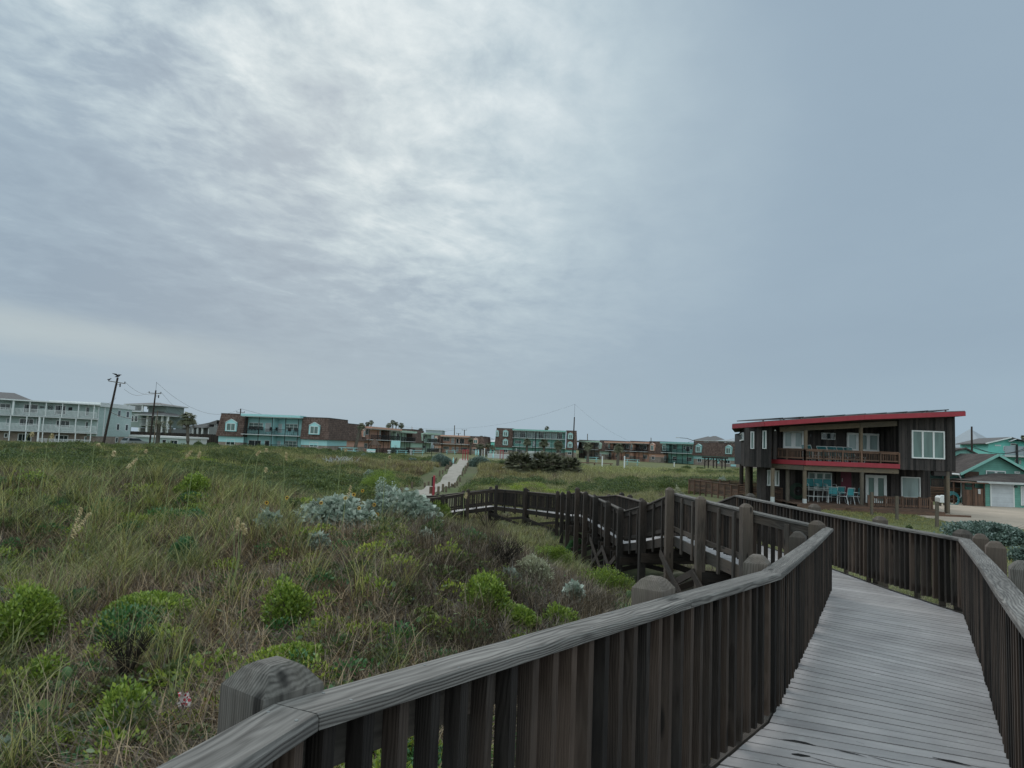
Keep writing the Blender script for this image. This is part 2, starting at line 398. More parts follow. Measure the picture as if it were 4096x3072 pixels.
def brick(name, c1, c2, mort, bw, bh, ms=.012, rot=True):
    m, t = newmat(name); co = t.node('ShaderNodeTexCoord').outputs['Object']
    s_ = t.node('ShaderNodeSeparateXYZ', i={0: co})
    v = t.node('ShaderNodeCombineXYZ', i={0: t.m('ADD', s_.outputs[0], s_.outputs[1]), 1: s_.outputs[2]}).outputs[0]
    b = t.node('ShaderNodeTexBrick', i={'Vector': v, 'Color1': c1, 'Color2': c2, 'Mortar': mort, 'Scale': 1.0, 'Mortar Size': ms, 'Brick Width': bw, 'Row Height': bh, 'Bias': 0.0})
    n = t.noise(co, .9, 6.0, .65)
    col = t.vm('SCALE', b.outputs[0], sc=t.mr(n, .3, .7, .7, 1.25))
    n2 = t.noise(co, 9.0, 4.0, .7)
    col = t.vm('SCALE', col, sc=t.mr(n2, .3, .7, .65, 1.3))
    return finish(m, t, col, .95, b.outputs[1], .4, .02)
M['shake'] = brick('brown_roof_shake', (.105, .066, .055), (.20, .14, .12), (.04, .026, .022), .22, .34, .02)
M['tan'] = brick('tan_block_wall', (.34, .28, .235), (.29, .235, .20), (.2, .17, .14), .41, .2, .012)
M['thatch'] = wood('palm_thatch', (.07, .045, .035), (.17, .12, .095), None, 50, tone=.2)
# ------------------------------------------------------------------ terrain
# surveyed heights (photo column, distance forward, height relative to the eye)
CT = [(-600, 1.5, -2.2), (600, 1.5, -2.15), (2048, 1.5, -2.1), (3500, 1.5, -2.1), (4700, 1.5, -2.2),
      (-1000, 5.5, -2.5), (0, 5.5, -2.6), (700, 6, -2.35), (1400, 6, -2.35), (2000, 5.5, -2.45), (2700, 5.5, -2.7), (3400, 5.5, -2.7), (4200, 5, -2.7), (5200, 5, -2.8),
      (-1000, 9, -2.3), (0, 9, -2.2), (700, 9, -2.25), (1300, 9, -2.2), (1900, 9.5, -2.25), (2350, 9.5, -2.5), (2800, 9.5, -3.1), (3400, 9.5, -3.2), (4200, 9, -3.1), (5200, 9, -3.1),
      (-1000, 13, -1.9), (0, 13, -1.65), (700, 13, -1.65), (1300, 13, -1.6), (1800, 13, -1.8), (2000, 14, -2.05), (2200, 13, -2.3), (2400, 12, -2.55), (2550, 11.3, -2.8), (2600, 14, -3.2), (2800, 13, -3.3), (3400, 14, -3.4), (4200, 13, -3.3), (5200, 13, -3.3),
      (-1000, 17, -1.5), (0, 17, -1.4), (600, 17, -1.45), (1200, 17, -1.5), (1700, 16.5, -1.85), (2000, 17, -2.9), (2400, 18, -3.9), (2600, 19, -3.8), (2480, 25, -4.5), (3000, 18, -3.5), (3700, 18, -3.45), (4500, 17, -3.4),
      (-1000, 22, -1.9), (0, 22, -1.95), (600, 22, -2.1), (1200, 22, -2.6), (1700, 22, -3.1), (2200, 23, -4.2), (2700, 22, -3.9), (3400, 23, -3.5), (4200, 23, -3.4), (5200, 23, -3.4),
      (-1000, 32, -2.6), (0, 32, -2.5), (600, 32, -2.9), (1200, 32, -3.5), (1700, 32, -4.3), (2300, 32, -4.5), (2800, 32, -4.1), (3400, 32, -3.5), (4200, 32, -3.4), (5200, 32, -3.4),
      (-1000, 48, -2.9), (0, 48, -2.8), (600, 48, -3.0), (1200, 48, -3.7), (1700, 48, -4.4), (2300, 48, -4.4), (2700, 48, -3.9), (3100, 48, -3.4), (3600, 48, -3.4), (4200, 48, -3.4), (5200, 48, -3.4),
      (-1000, 75, -3.1), (0, 75, -2.9), (600, 75, -2.7), (1200, 75, -3.2), (1700, 75, -4.0), (2300, 75, -3.9), (2800, 75, -3.5), (3300, 75, -3.4), (4200, 75, -3.4), (5200, 75, -3.4),
      (-1000, 115, -3.3), (0, 115, -3.2), (600, 115, -3.1), (1100, 115, -2.6), (1700, 115, -3.3), (2300, 115, -3.5), (2900, 115, -3.3), (3600, 115, -3.4), (5200, 115, -3.4),
      (-1000, 160, -3.3), (300, 160, -3.3), (1100, 160, -2.65), (1700, 160, -3.1), (2500, 160, -3.2), (3600, 160, -3.3), (5200, 160, -3.4),
      (-1000, 230, -3.3), (500, 230, -3.3), (1500, 230, -3.1), (2300, 230, -3.25), (3500, 230, -3.3), (5200, 230, -3.4),
      (-1000, 1200, -3.4), (1500, 1200, -3.4), (3500, 1200, -3.4), (5200, 1200, -3.4)]
_A = []; _z = []
for px, Yd, z in CT:
    p = XY(px, Yd); _A.append((math.atan2(p.x, p.y) * 2.2, math.log(math.hypot(p.x, p.y)))); _z.append(z)
_A = np.array(_A); _z = np.array(_z)
def _phi(r2): return 0.5 * r2 * np.log(r2 + 1e-9)
_n = len(_A)
_K = _phi(((_A[:, None] - _A[None]) ** 2).sum(-1)) + 1e-3 * np.eye(_n)
_P = np.hstack([np.ones((_n, 1)), _A])
_S = np.block([[_K, _P], [_P.T, np.zeros((3, 3))]])
_w = np.linalg.solve(_S, np.concatenate([_z, np.zeros(3)]))
_rs = np.random.RandomState(5)
_waves = [(_rs.uniform(.25, 1.1), _rs.uniform(0, 6.28), _rs.uniform(0, 6.28)) for _ in range(14)]
_wb = [(_rs.uniform(.045, .14), _rs.uniform(0, 6.28), _rs.uniform(0, 6.28)) for _ in range(10)]
def hummock(x, y):
    s = np.zeros_like(x, dtype=float)
    for k, a, p in _waves: s += np.sin(k * (x * math.cos(a) + y * math.sin(a)) * 1.6 + p) / (14 ** .5)
    b = np.zeros_like(s)
    for k, a, p in _wb: b += np.sin(k * (x * math.cos(a) + y * math.sin(a)) * 1.6 + p) / (10 ** .5)
    return s, b
def Hn(x, y):
    x = np.asarray(x, dtype=float); y = np.asarray(y, dtype=float)
    sh = x.shape; x = x.ravel(); y = y.ravel()
    r = np.clip(np.hypot(x, y), 1.6, 1200); a = np.clip(np.arctan2(x, np.maximum(y, 1e-3)), -.72, .72)
    u = np.stack([a * 2.2, np.log(r)], 1)
    z = np.empty(len(u))
    for i in range(0, len(u), 20000):
        q = u[i:i + 20000]
        z[i:i + 20000] = _phi(((q[:, None] - _A[None]) ** 2).sum(-1)) @ _w[:_n] + _w[_n] + q @ _w[_n + 1:]
    s, b = hummock(x, y)
    wild = np.clip((7 - x) / 6, 0, 1) + np.clip((22 - y) / 8, 0, 1) * np.clip((x - 5) / 3, 0, 1) * .5
    wild = np.clip(wild, 0, 1) * np.clip((135 - y) / 40, 0, 1)
    near = np.clip((y - 4) / 9, .45, 1)
    far = np.clip((y - 25) / 30, 0, 1)
    z = z + wild * (s * .19 * near + b * .42 * far)
    return z.reshape(sh)
def H(x, y): return float(Hn(np.array([x]), np.array([y]))[0])
def onground(px, py, y0=5.0, y1=240.0):
    """first place where the ray through a photo point meets the terrain"""
    r = ray(px, py); ys = np.exp(np.linspace(math.log(y0), math.log(y1), 260))
    h = Hn(r.x * ys, ys); k = np.nonzero(r.z * ys <= h)[0]
    Yd = ys[k[0]] if len(k) else y1
    return Vector((r.x * Yd, Yd, H(r.x * Yd, Yd)))

nr, na = 330, 420
rr = np.concatenate([[0.0], np.exp(np.linspace(math.log(.8), math.log(3500), nr - 1))])
aa = np.concatenate([np.linspace(-.80, .80, 360), np.linspace(.80, 2 * math.pi - .80, na - 360 + 2)[1:-1]])
na = len(aa)
gx = rr[:, None] * np.sin(aa)[None]; gy = rr[:, None] * np.cos(aa)[None]
gz = Hn(gx, gy)
back = np.clip((np.abs(((aa + math.pi) % (2 * math.pi)) - math.pi) - .85) / .8, 0, 1)[None]
gz = gz * (1 - back) + (-2.6) * back
V = np.stack([gx, gy, gz], -1).reshape(-1, 3)
i, j = np.meshgrid(np.arange(nr - 1), np.arange(na), indexing='ij')
F = np.stack([i * na + j, (i + 1) * na + j, (i + 1) * na + (j + 1) % na, i * na + (j + 1) % na], -1).reshape(-1, 4)
gm, t = newmat('dune_ground')
pos = t.node('ShaderNodeNewGeometry').outputs['Position']
sp = t.node('ShaderNodeSeparateXYZ', i={0: pos})
na_ = t.noise(pos, .9, 6.0, .6); nb_ = t.noise(pos, 9.0, 5.0, .7); nc_ = t.noise(t.vm('MULTIPLY', pos, (1, 1, .2)), .11, 4.0)
sand = t.mix(nb_, (.30, .25, .20), (.42, .37, .30))
litter = t.mix(nb_, (.045, .036, .028), (.15, .125, .095))
col = t.mix(t.mr(t.m('ADD', na_, t.m('MULTIPLY', nb_, .2)), .66, .74), litter, sand)
bp_ = Vector((-3.15, 5.05, 0)); bd_ = t.vm('LENGTH', t.vm('MULTIPLY', t.vm('SUBTRACT', pos, tuple(bp_)), (1, .7, 0)))
col = t.mix(t.mr(t.m('ADD', bd_, t.m('MULTIPLY', na_, .5)), .75, .6), col, sand)
olive = t.mix(nb_, (.055, .058, .03), (.12, .12, .065))
col = t.mix(t.mr(sp.outputs[1], 18, 30), col, t.mix(t.mr(nc_, .35, .65), olive, (.08, .105, .04)))
lawn = t.mix(t.noise(pos, .35, 6.0, .7), (.085, .105, .042), (.165, .165, .085))
lm1 = t.mr(t.m('ADD', sp.outputs[1], t.m('MULTIPLY', na_, 6.0)), 126, 132)
edge = t.m('ADD', t.m('ADD', sp.outputs[0], t.m('MULTIPLY', sp.outputs[1], -.12)), t.m('MULTIPLY', na_, 3.0))
lm2 = t.m('MULTIPLY', t.mr(edge, 6.5, 9), t.m('MULTIPLY', t.mr(sp.outputs[1], 17, 24), t.mr(sp.outputs[1], 66, 60)))
col = t.mix(t.m('MAXIMUM', lm1, lm2), col, lawn)
finish(gm, t, col, .95, nb_, .5, .03, spec=.1)
g = mesh_np('ground', V, F, gm, smooth=True); tag(g, kind='structure')

def ribbon(name, left, right, mat, lift, kind='structure', sub=8, nacross=4):
    """sheet draped on the terrain between two polylines"""
    vs = []; rows = 0
    for k in range(len(left) - 1):
        for s_ in range(sub + (k == len(left) - 2)):
            f = s_ / sub
            l = Vector(left[k]).lerp(Vector(left[k + 1]), f); r = Vector(right[k]).lerp(Vector(right[k + 1]), f)
            for q in range(nacross + 1):
                p = l.lerp(r, q / nacross); vs.append((p.x, p.y, 0))
            rows += 1
    vs = np.array(vs); vs[:, 2] = Hn(vs[:, 0], vs[:, 1])
    if lift > .02: # keep rows level across
        z = vs[:, 2].reshape(rows, -1); z[:] = z.max(1)[:, None]; vs[:, 2] = z.ravel()
    vs[:, 2] += lift
    w_ = nacross + 1
    F = [(a * w_ + b, a * w_ + b + 1, (a + 1) * w_ + b + 1, (a + 1) * w_ + b) for a in range(rows - 1) for b in range(nacross)]
    o = mesh_np(name, vs, F, mat); return tag(o, kind=kind)
# concrete path to the lawn, with seams
m, t = newmat('path_slabs')
pos = t.node('ShaderNodeNewGeometry').outputs['Position']; sy = t.node('ShaderNodeSeparateXYZ', i={0: pos}).outputs[1]
n_ = t.noise(pos, .8, 6.0, .65)
c_ = t.mix(t.mr(n_, .3, .7), (.22, .20, .17), (.33, .305, .265))
c_ = t.vm('SCALE', c_, sc=t.mr(t.m('FRACT', t.m('DIVIDE', sy, 1.6)), 0, .04, .6, 1))
finish(m, t, c_, .9, n_, .1, .01)
PATHC = [(1590, 41), (1665, 50), (1718, 58.5), (1754, 67), (1790, 76), (1822, 86), (1838, 97), (1848, 112), (1855, 128), (1858, 147)]
pl = []; pr_ = []
for px, Yd in PATHC:
    c = XY(px, Yd); pl.append((c.x - .85, c.y, 0)); pr_.append((c.x + .85, c.y, 0))
ribbon('path', pl, pr_, m, .05)
# gravel drive right of the dark house
m, t = newmat('shell_gravel')
pos = t.node('ShaderNodeNewGeometry').outputs['Position']
n1_ = t.noise(pos, 14, 4.0, .8); n2_ = t.noise(pos, .45, 5.0)
c_ = t.mix(n1_, (.28, .22, .17), (.56, .47, .38)); c_ = t.vm('SCALE', c_, sc=t.mr(n2_, .3, .7, .85, 1.1))
finish(m, t, c_, .95, n1_, .4, .02)
def P2(px, py, z=-3.4):
    r = ray(px, py); k = z / r.z; return Vector((r.x * k, k, 0))
gl = [P2(3570, 2044), P2(3700, 2070), P2(3860, 2100), P2(4040, 2116), P2(4300, 2130)]
gr_ = [P2(3800, 2011), P2(3905, 2009), P2(4010, 2013), P2(4130, 2018), P2(4350, 2025)]
ribbon('gravel_drive', gl, gr_, m, .012, sub=6, nacross=8); gravel_edge = gl + gr_[::-1]
gl = [P2(3905, 2007), P2(4110, 2027)]; gr_ = [P2(3960, 1998), P2(4090, 2002)]
ribbon('driveway_apron', gl, gr_, M['concrete'], .016, sub=4)

# ------------------------------------------------------------------ boardwalk
def railpt(px, py, a=-.599, b=-.045):
    r = ray(px, py); Yd = a / (r.z - b); return Vector((r.x * Yd, Yd, r.z * Yd))
def RP(px, py, Yd): v = U(px, py, Yd); return v
Lr = [Vector((-.95, .10, -.60)), Vector((-.66, 1.18, -.66)), railpt(1180, 2866), railpt(2712, 2408), railpt(3083, 2300), railpt(3232, 2187), railpt(3313, 2117),
      RP(3021, 2051, 12.1), RP(2834, 2008, 14.3), RP(2700, 1975, 16.8), RP(2594, 2020, 19.5), RP(2502, 2046, 21.8), RP(2450, 2021, 23.8), RP(2400, 1999, 25.8), RP(2359, 1981, 27.6), RP(2323, 1969, 29.3),
      RP(2289, 1975, 31.5), RP(2264, 1978, 34.0), RP(2242, 1980, 36.6), RP(2111, 1967, 39), RP(1984, 1957, 41.3), RP(1870, 1971, 41), RP(1769, 1987, 40.6), RP(1690, 1995, 40.2)]
Rr = [Vector((.85, -.35, -.60)), Vector((1.22, 1.2, -.66)), railpt(4230, 2740), railpt(4096, 2540), railpt(3985, 2380), railpt(3910, 2262), railpt(3832, 2158),
      RP(3560, 2108, 11.3), RP(3290, 2054, 13.6), RP(2949, 1984, 17.2), RP(2860, 2018, 19.6), RP(2735, 2056, 22.4), RP(2680, 2035, 24.1), RP(2570, 2008, 26.2), RP(2520, 1994, 27.9), RP(2470, 1981, 29.6),
      Vector((4.35, 32.0, -2.12)), Vector((4.1, 35.2, -2.36)), Vector((3.9, 38.3, -2.55)), Vector((1.0, 40.7, -2.6)), Vector((-1.0, 42.9, -2.66)), Vector((-2.6, 42.6, -2.9)), Vector((-4.1, 42.2, -3.12)), Vector((-5.3, 41.9, -3.2))]
RH = .98
for v_ in Rr[2:7]: v_.x += .065; v_.y -= .035
# keep each bay of the right-hand rail at the height of its left-hand partner on the straight runs
BW = empty('boardwalk', (0, 0, 0), 0, 'long raised dark wooden boardwalk with slatted railings zigzagging down over the dunes', 'boardwalk')
def hdir(p, q):
    d = Vector((q.x - p.x, q.y - p.y, 0)); return d.normalized()
def plank_deck(idx0, idx1, mat, near=False):
    mb = MB()
    for k in range(idx0, idx1):
        l0, l1, r0, r1 = [v.copy() for v in (Lr[k], Lr[k + 1], Rr[k], Rr[k + 1])]
        for v in (l0, l1, r0, r1): v.z -= RH
        # side edges inset to the inner face of the balusters
        Lm = ((l1 - l0).length + (r1 - r0).length) / 2
        n = max(1, round(Lm / .146))
        for b in range(n):
            f0 = b / n; f1 = (b + 1) / n; e = .009 / Lm
            a_, b_, c_, d_ = l0.lerp(l1, f0 + e), r0.lerp(r1, f0 + e), r0.lerp(r1, f1 - e), l0.lerp(l1, f1 - e)
            wj = rnd.uniform(-.002, .002)
            x1 = (b_ - a_).normalized(); a_ = a_ - x1 * (.0 + wj); d_ = d_ - x1 * (.0 + wj)
            th_ = Vector((0, 0, -.038)); zz_ = Vector((0, 0, rnd.uniform(-.0015, .0015)))
            top_ = [v + zz_ for v in (a_, b_, c_, d_)]; lo_ = [v + th_ for v in top_]
            Lb = (b_ - a_).length
            gg = [(0, 0, 0), (Lb, 0, 0), (Lb, .14, 0), (0, .14, 0), (0, 0, .038), (Lb, 0, .038), (Lb, .14, .038), (0, .14, .038)]
            mb.add(top_ + lo_, [(0, 1, 2, 3), (7, 6, 5, 4), (4, 5, 1, 0), (5, 6, 2, 1), (6, 7, 3, 2), (7, 4, 0, 3)], gg)
    return mb.obj('deck_planks', mat, BW)
plank_deck(0, 6, M['deck']); plank_deck(6, 9, M['deck']); plank_deck(9, 11, M['deck']); plank_deck(11, 15, M['deck']); plank_deck(15, 18, M['deck']); plank_deck(18, 23, M['deck'])

def cap_board(mb, P, s, w=.145, h=.038):
    """cap polyline P with mitred joints; s = +1 when outboard is to the left of travel"""
    N = []
    for k in range(len(P)):
        d0 = hdir(P[k - 1], P[k]) if k else hdir(P[0], P[1])
        d1 = hdir(P[k], P[k + 1]) if k < len(P) - 1 else d0
        b = (d0 + d1).normalized(); n = Vector((-b.y, b.x, 0)); c = max(.5, b.dot(d0)); N.append(n * (w / 2 / c))
    for k in range(len(P) - 1):
        L = (P[k + 1] - P[k]).length; vs = []; g = []
        t_ = (P[k + 1] - P[k]).normalized() * .0025
        for (p, n, l) in ((P[k] + t_, N[k], 0), (P[k + 1] - t_, N[k + 1], L)):
            for (a, z, ea) in ((-1, -1, 1), (1, -1, 1), (1, .45, 1), (.9, 1, 1), (-.9, 1, 1), (-1, .45, 1)):
                vs.append(p + n * a + Vector((0, 0, h / 2 * z))); g.append((l, a * w / 2, z * h / 2))
        fs = [tuple(range(6)), tuple(range(6, 12))[::-1]] + [(j, (j + 6), (j + 1) % 6 + 6, (j + 1) % 6) for j in range(6)]
        mb.add(vs, fs, g)
def post_mesh(mb, c, t_, ztop, zbot, w=.172, r=None):
    n = Vector((-t_.y, t_.x, 0)); h = w / 2; ch = .06; vs = []; g = []
    lv = [(zbot, h), (ztop - ch - .012, h), (ztop - ch, h * .99), (ztop - ch * .28, h * .60), (ztop - ch * .06, h * .36), (ztop, h * .12)]
    for z, q in lv:
        for sa, sb in ((-1, -1), (1, -1), (1, 1), (-1, 1)):
            p = Vector((c.x, c.y, 0)) + t_ * (q * sa) + n * (q * sb)
            vs.append((p.x, p.y, z)); g.append((z, q * sa, q * sb))
    fs = [(3, 2, 1, 0)]
    for l in range(len(lv) - 1):
        for j in range(4):
            k = (j + 1) % 4; fs.append((l * 4 + j, l * 4 + k, l * 4 + 4 + k, l * 4 + 4 + j))
    e = (len(lv) - 1) * 4; fs.append((e, e + 1, e + 2, e + 3))
    mb.add(vs, fs, g, r)
zup = Vector((0, 0, 1))
bal_count = [0]
def railing(P, i0, i1, s, posts, name_near=False, label=None, posth=.15, balmat='bal', dark=False):
    """railing part along P[i0..i1]; s=+1 outboard is left of travel, -1 right"""
    Q = [p.copy() for p in P[i0:i1 + 1]]
    pm = M['dwood'] if dark else M['post']
    cap = MB(); cap_board(cap, Q, s)
    rail = cap.obj('railing', M['cap'] if not dark else M['post'], BW)
    if label: rail['label'] = label
    side = MB(); bal = MB(); singles = []
    for k in range(len(Q) - 1):
        p, q = Q[k], Q[k + 1]; t_ = hdir(p, q); n = Vector((-t_.y, t_.x, 0)) * s
        L = (Vector((q.x, q.y, 0)) - Vector((p.x, p.y, 0))).length; sl_ = (q.z - p.z) / L
        at = lambda l, o, dz: Vector((p.x, p.y, p.z)) + t_ * l + n * o + zup * (sl_ * l + dz)
        e = .004
        side.beam(at(e, .029, -.092), at(L - e, .029, -.092), .036, .14)            # side board under the cap
        side.beam(at(e, .029, -.80), at(L - e, .029, -.80), .036, .09)             # lower rail
        side.beam(at(e, .034, -RH - .10), at(L - e, .034, -RH - .10), .04, .215)  # stringer along the deck edge
        if not dark or True:
            for f in ((1, 2) if L > 1.5 else (1,)):
                m_ = f / (3 if L > 1.5 else 2) * L
                a_ = at(m_, .068, -.055); b_ = at(m_, .068, -RH - .30)
                side.beam(b_, a_, .04, .09, up=(n.x, n.y, 0) if False else tuple(t_))
        nb = max(1, int(round(L / .131)))
        for b in range(nb):
            l = (b + .5) / nb * L
            a_ = at(l, -.022, -.024 - .0); b_ = at(l + rnd.uniform(-.004, .004), -.022 + rnd.uniform(-.003, .003), -.885 + rnd.uniform(-.012, .012))
            if name_near:
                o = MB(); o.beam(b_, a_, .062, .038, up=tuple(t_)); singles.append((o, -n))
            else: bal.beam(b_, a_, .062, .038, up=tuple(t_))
    side.obj('side_boards', pm, rail)
    if bal.v: 
        o = bal.obj('balusters', M[balmat] if not dark else M['dwood'], rail); o['kind'] = 'stuff'
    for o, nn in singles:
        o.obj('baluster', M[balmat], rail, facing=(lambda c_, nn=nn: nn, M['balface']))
    for (l, dz) in posts:
        k = min(int(l), len(Q) - 2); f = l - k
        p, q = Q[k], Q[k + 1]; t_ = hdir(p, q); n = Vector((-t_.y, t_.x, 0)) * s
        c = p.lerp(q, f) + n * .158
        if dz == 0 : dz = posth
        zg = H(c.x, c.y)
        pm_ = MB(); post_mesh(pm_, c, t_, c.z + dz, min(zg - .5, c.z - 1.6), .185 if c.y < 2.5 else .172); pm_.obj('post', M['postn'] if c.y < 6.2 else pm, rail)
        POSTS.append((c, t_, n, c.z - RH))
POSTS = []
near_lab = 'near stretch of railing with a weathered grey cap board'
railing(Lr, 0, 3, 1, [(.3, 0), (2.02, .095)], True, near_lab)
railing(Lr, 3, 6, 1, [(.03, .105), (1.16, .09), (2.18, .11)], True)
railing(Lr, 6, 9, 1, [(.06, .12), (1, 0), (2, .11), (2.95, .15)])
railing(Lr, 9, 11, 1, [(1.0, .14)], dark=True)
railing(Lr, 11, 15, 1, [(.0, .12), (1, .14), (2, .14), (3, .14), (3.95, .2)], dark=True)
railing(Lr, 15, 18, 1, [(1.0, .13), (2.0, .12), (2.95, .2)], dark=True)
railing(Lr, 18, 23, 1, [(1, .22), (2, .25), (3, .22), (4, .15), (4.9, .1)], dark=True)
railing(Rr, 0, 6, -1, [(.4, 0), (1.6, 0), (3.3, .15), (4.5, .15), (5.35, .15), (5.9, .12)], True)
railing(Rr, 6, 9, -1, [(.15, .12), (1.25, .12), (2.15, .13), (2.9, .10)])
railing(Rr, 9, 11, -1, [(.9, .1)], dark=True)
railing(Rr, 11, 15, -1, [(1.2, .1), (2.4, .1), (3.3, .12), (3.95, .13)], dark=True)
railing(Rr, 15, 18, -1, [(1, .1), (2, .1), (2.95, .1)], dark=True)
railing(Rr, 18, 23, -1, [(1, .12), (2, .12), (3, .1), (4, .1)], dark=True)
# bearers and cross braces from left bents to the right-hand side
def bent(k, f, nxt=True):
    l = Lr[k].lerp(Lr[k + 1], f); r = Rr[k].lerp(Rr[k + 1], f)
    d = (r - l); d.z = 0; d.normalize(); tt = Vector((-d.y, d.x, 0))
    z0 = min(l.z, r.z) - RH - .30
    a = Vector((l.x, l.y, z0)) - d * .2; b = Vector((r.x, r.y, z0)) + d * .2
    mb = MB()
    for o in (-.11, .11): mb.beam(a + tt * o + zup * -.12, b + tt * o + zup * -.12, .045, .24)
    mb.obj('bearer', M['dwood'], BW)
    zl = min(H(l.x, l.y), H(r.x, r.y)) + .25
    if z0 - .3 - zl > .5:
        mb = MB()
        mb.beam(Vector((a.x, a.y, z0 - .3)) + tt * .13, Vector((b.x, b.y, zl)) + tt * .13, .14, .04, up=tuple(tt))
        mb.beam(Vector((a.x, a.y, zl)) - tt * .13, Vector((b.x, b.y, z0 - .3)) - tt * .13, .14, .04, up=tuple(tt))
        mb.obj('cross_brace', M['dwood'], BW)
for k, f in ((4, .5), (6, .06), (7, 0), (8, 0), (9, 0), (10, 0), (11, 0), (11, .5), (12, 0), (12, .5), (13, 0), (13, .5), (14, 0), (15, 0), (15, .5), (16, 0), (17, 0), (18, 0), (19, 0), (20, 0), (21, 0)):
    bent(k, f)
# long braces between posts on the outer side (as on the far runs)
mb = MB()
for ks in ((7, 8), (8, 9), (11, 12), (12, 13), (18, 19), (19, 20)):
    a, b = Lr[ks[0]], Lr[ks[1]]; t_ = hdir(a, b); n = Vector((-t_.y, t_.x, 0)) * .27
    za, zb = a.z - RH - .4, b.z - RH - .4; ga, gb = H(a.x, a.y) + .25, H(b.x, b.y) + .25
    MB().beam(Vector((a.x, a.y, za)) + n, Vector((b.x, b.y, gb)) + n, .04, .14).obj('long_brace', M['dwood'], BW)
    MB().beam(Vector((a.x, a.y, ga)) + n * 1.2, Vector((b.x, b.y, zb)) + n * 1.2, .04, .14).obj('long_brace', M['dwood'], BW)
# bolted plates and screws on the near rail
mb = MB()
for (P, i0, i1) in ((Lr, 1, 6), (Rr, 2, 6)):
    for k in range(i0, i1):
        p, q = P[k], P[k + 1]; L = (q - p).length; t_ = (q - p).normalized(); n = Vector((-t_.y, t_.x, 0))
        for u_ in np.arange(.15, L, .40):
            for o in (-.045, .045):
                c = p + t_ * (u_ + rnd.uniform(-.05, .05)) + n * o + zup * .0185
                mb.tube([c, c + zup * .0018], .0045, 8, r=.9)
mb.obj('deck_screws', M['greypaint'], BW)
# splits worn into the nearest planks
mt, t = newmat('dark_split_wood'); finish(mt, t, (.012, .011, .011), .95)
mb = MB()
def deckpt(px, py):
    r = ray(px, py); Yd = -1.579 / (r.z + .045); return Vector((r.x * Yd, Yd, r.z * Yd + .0035))
for pts, wd in (([(52, 1486), (130, 1494), (200, 1508), (260, 1525)], .012), ([(370, 1545), (440, 1562), (520, 1580), (575, 1598)], .006), ([(110, 1576), (160, 1582), (225, 1590)], .020), ([(225, 1594), (300, 1618), (380, 1645)], .005),
                ([(580, 1585), (650, 1605), (720, 1625), (840, 1650)], .006), ([(980, 1595), (1050, 1612), (1120, 1625), (1220, 1650)], .013), ([(508, 1498), (560, 1515)], .006), ([(0, 1612), (20, 1635), (60, 1655)], .010)):
    P_ = [deckpt(*ZC(*p)) for p in pts]; vs = []
    for i_, p in enumerate(P_):
        ww = wd * (0.25 if i_ in (0, len(P_) - 1) else rnd.uniform(.6, 1.1))
        vs += [p + Vector((0, -ww * 1.2, 0)), p + Vector((0, ww * 1.2, 0))]
    MB().poly(vs, [(2 * a, 2 * a + 2, 2 * a + 3, 2 * a + 1) for a in range(len(P_) - 1)]).obj('deck_split', mt, BW)
# ------------------------------------------------------------------ facade helpers
class Fac:
    """a vertical plane through two surveyed points; local x runs along it, y goes into the building, z is up from zg"""
    def __init__(s, name, pA, YA, pB, YB, zg, label, cat, group=None):
        a = XY(pA, YA); b = XY(pB, YB); s.u = (b - a).normalized(); s.n = Vector((-s.u.y, s.u.x)); s.o = a; s.zg = zg; s.L = (b - a).length
        s.root = empty(name, (a.x, a.y, zg), math.atan2(s.u.y, s.u.x), label, cat, group)
    def loc(s, p, dy=0.0):
        r = ray(*p); d = Vector((r.x, r.y)); k = ((s.o + s.n * dy).dot(s.n)) / d.dot(s.n)
        q = d * k - s.o; return q.dot(s.u), r.z * k - s.zg
    def x(s, p, dy=0): return s.loc(p, dy)[0]
    def z(s, p, dy=0): return s.loc(p, dy)[1]
    def rect(s, K_, x0, x1, y0, y1, dy=0.0):
        cx, cy = (x0 + x1) / 2, (y0 + y1) / 2
        return s.x(K_(x0, cy), dy), s.x(K_(x1, cy), dy), s.z(K_(cx, y1), dy), s.z(K_(cx, y0), dy)
    def world(s, x, y, z): p = s.o + s.u * x + s.n * y; return Vector((p.x, p.y, s.zg + z))
def win(F, rc, dy, cols=2, rows=1, fm='white', gm='glass', fw_=.09, name='window', mull=.06, proud=None, child='pane'):
    x0, x1, z0, z1 = rc
    if proud is None: proud = getattr(F, 'proud', .05)
    mb = MB()
    mb.box(x0, x1, dy - proud, dy + .02, z0, z0 + fw_); mb.box(x0, x1, dy - proud, dy + .02, z1 - fw_, z1)
    mb.box(x0, x0 + fw_, dy - proud, dy + .02, z0 + fw_, z1 - fw_); mb.box(x1 - fw_, x1, dy - proud, dy + .02, z0 + fw_, z1 - fw_)
    for c in range(1, cols):
        xx = x0 + (x1 - x0) * c / cols; mb.box(xx - mull / 2, xx + mull / 2, dy - proud * .8, dy + .01, z0 + fw_, z1 - fw_)
    for c in range(1, rows):
        zz_ = z0 + (z1 - z0) * c / rows; mb.box(x0 + fw_, x1 - fw_, dy - proud * .7, dy + .008, zz_ - mull / 2.5, zz_ + mull / 2.5)
    f = mb.obj(name, M[fm], F.root)
    one(child, M[gm], f, x0 + fw_ * .8, x1 - fw_ * .8, dy - proud * .55, dy + .005, z0 + fw_ * .8, z1 - fw_ * .8)
    return f
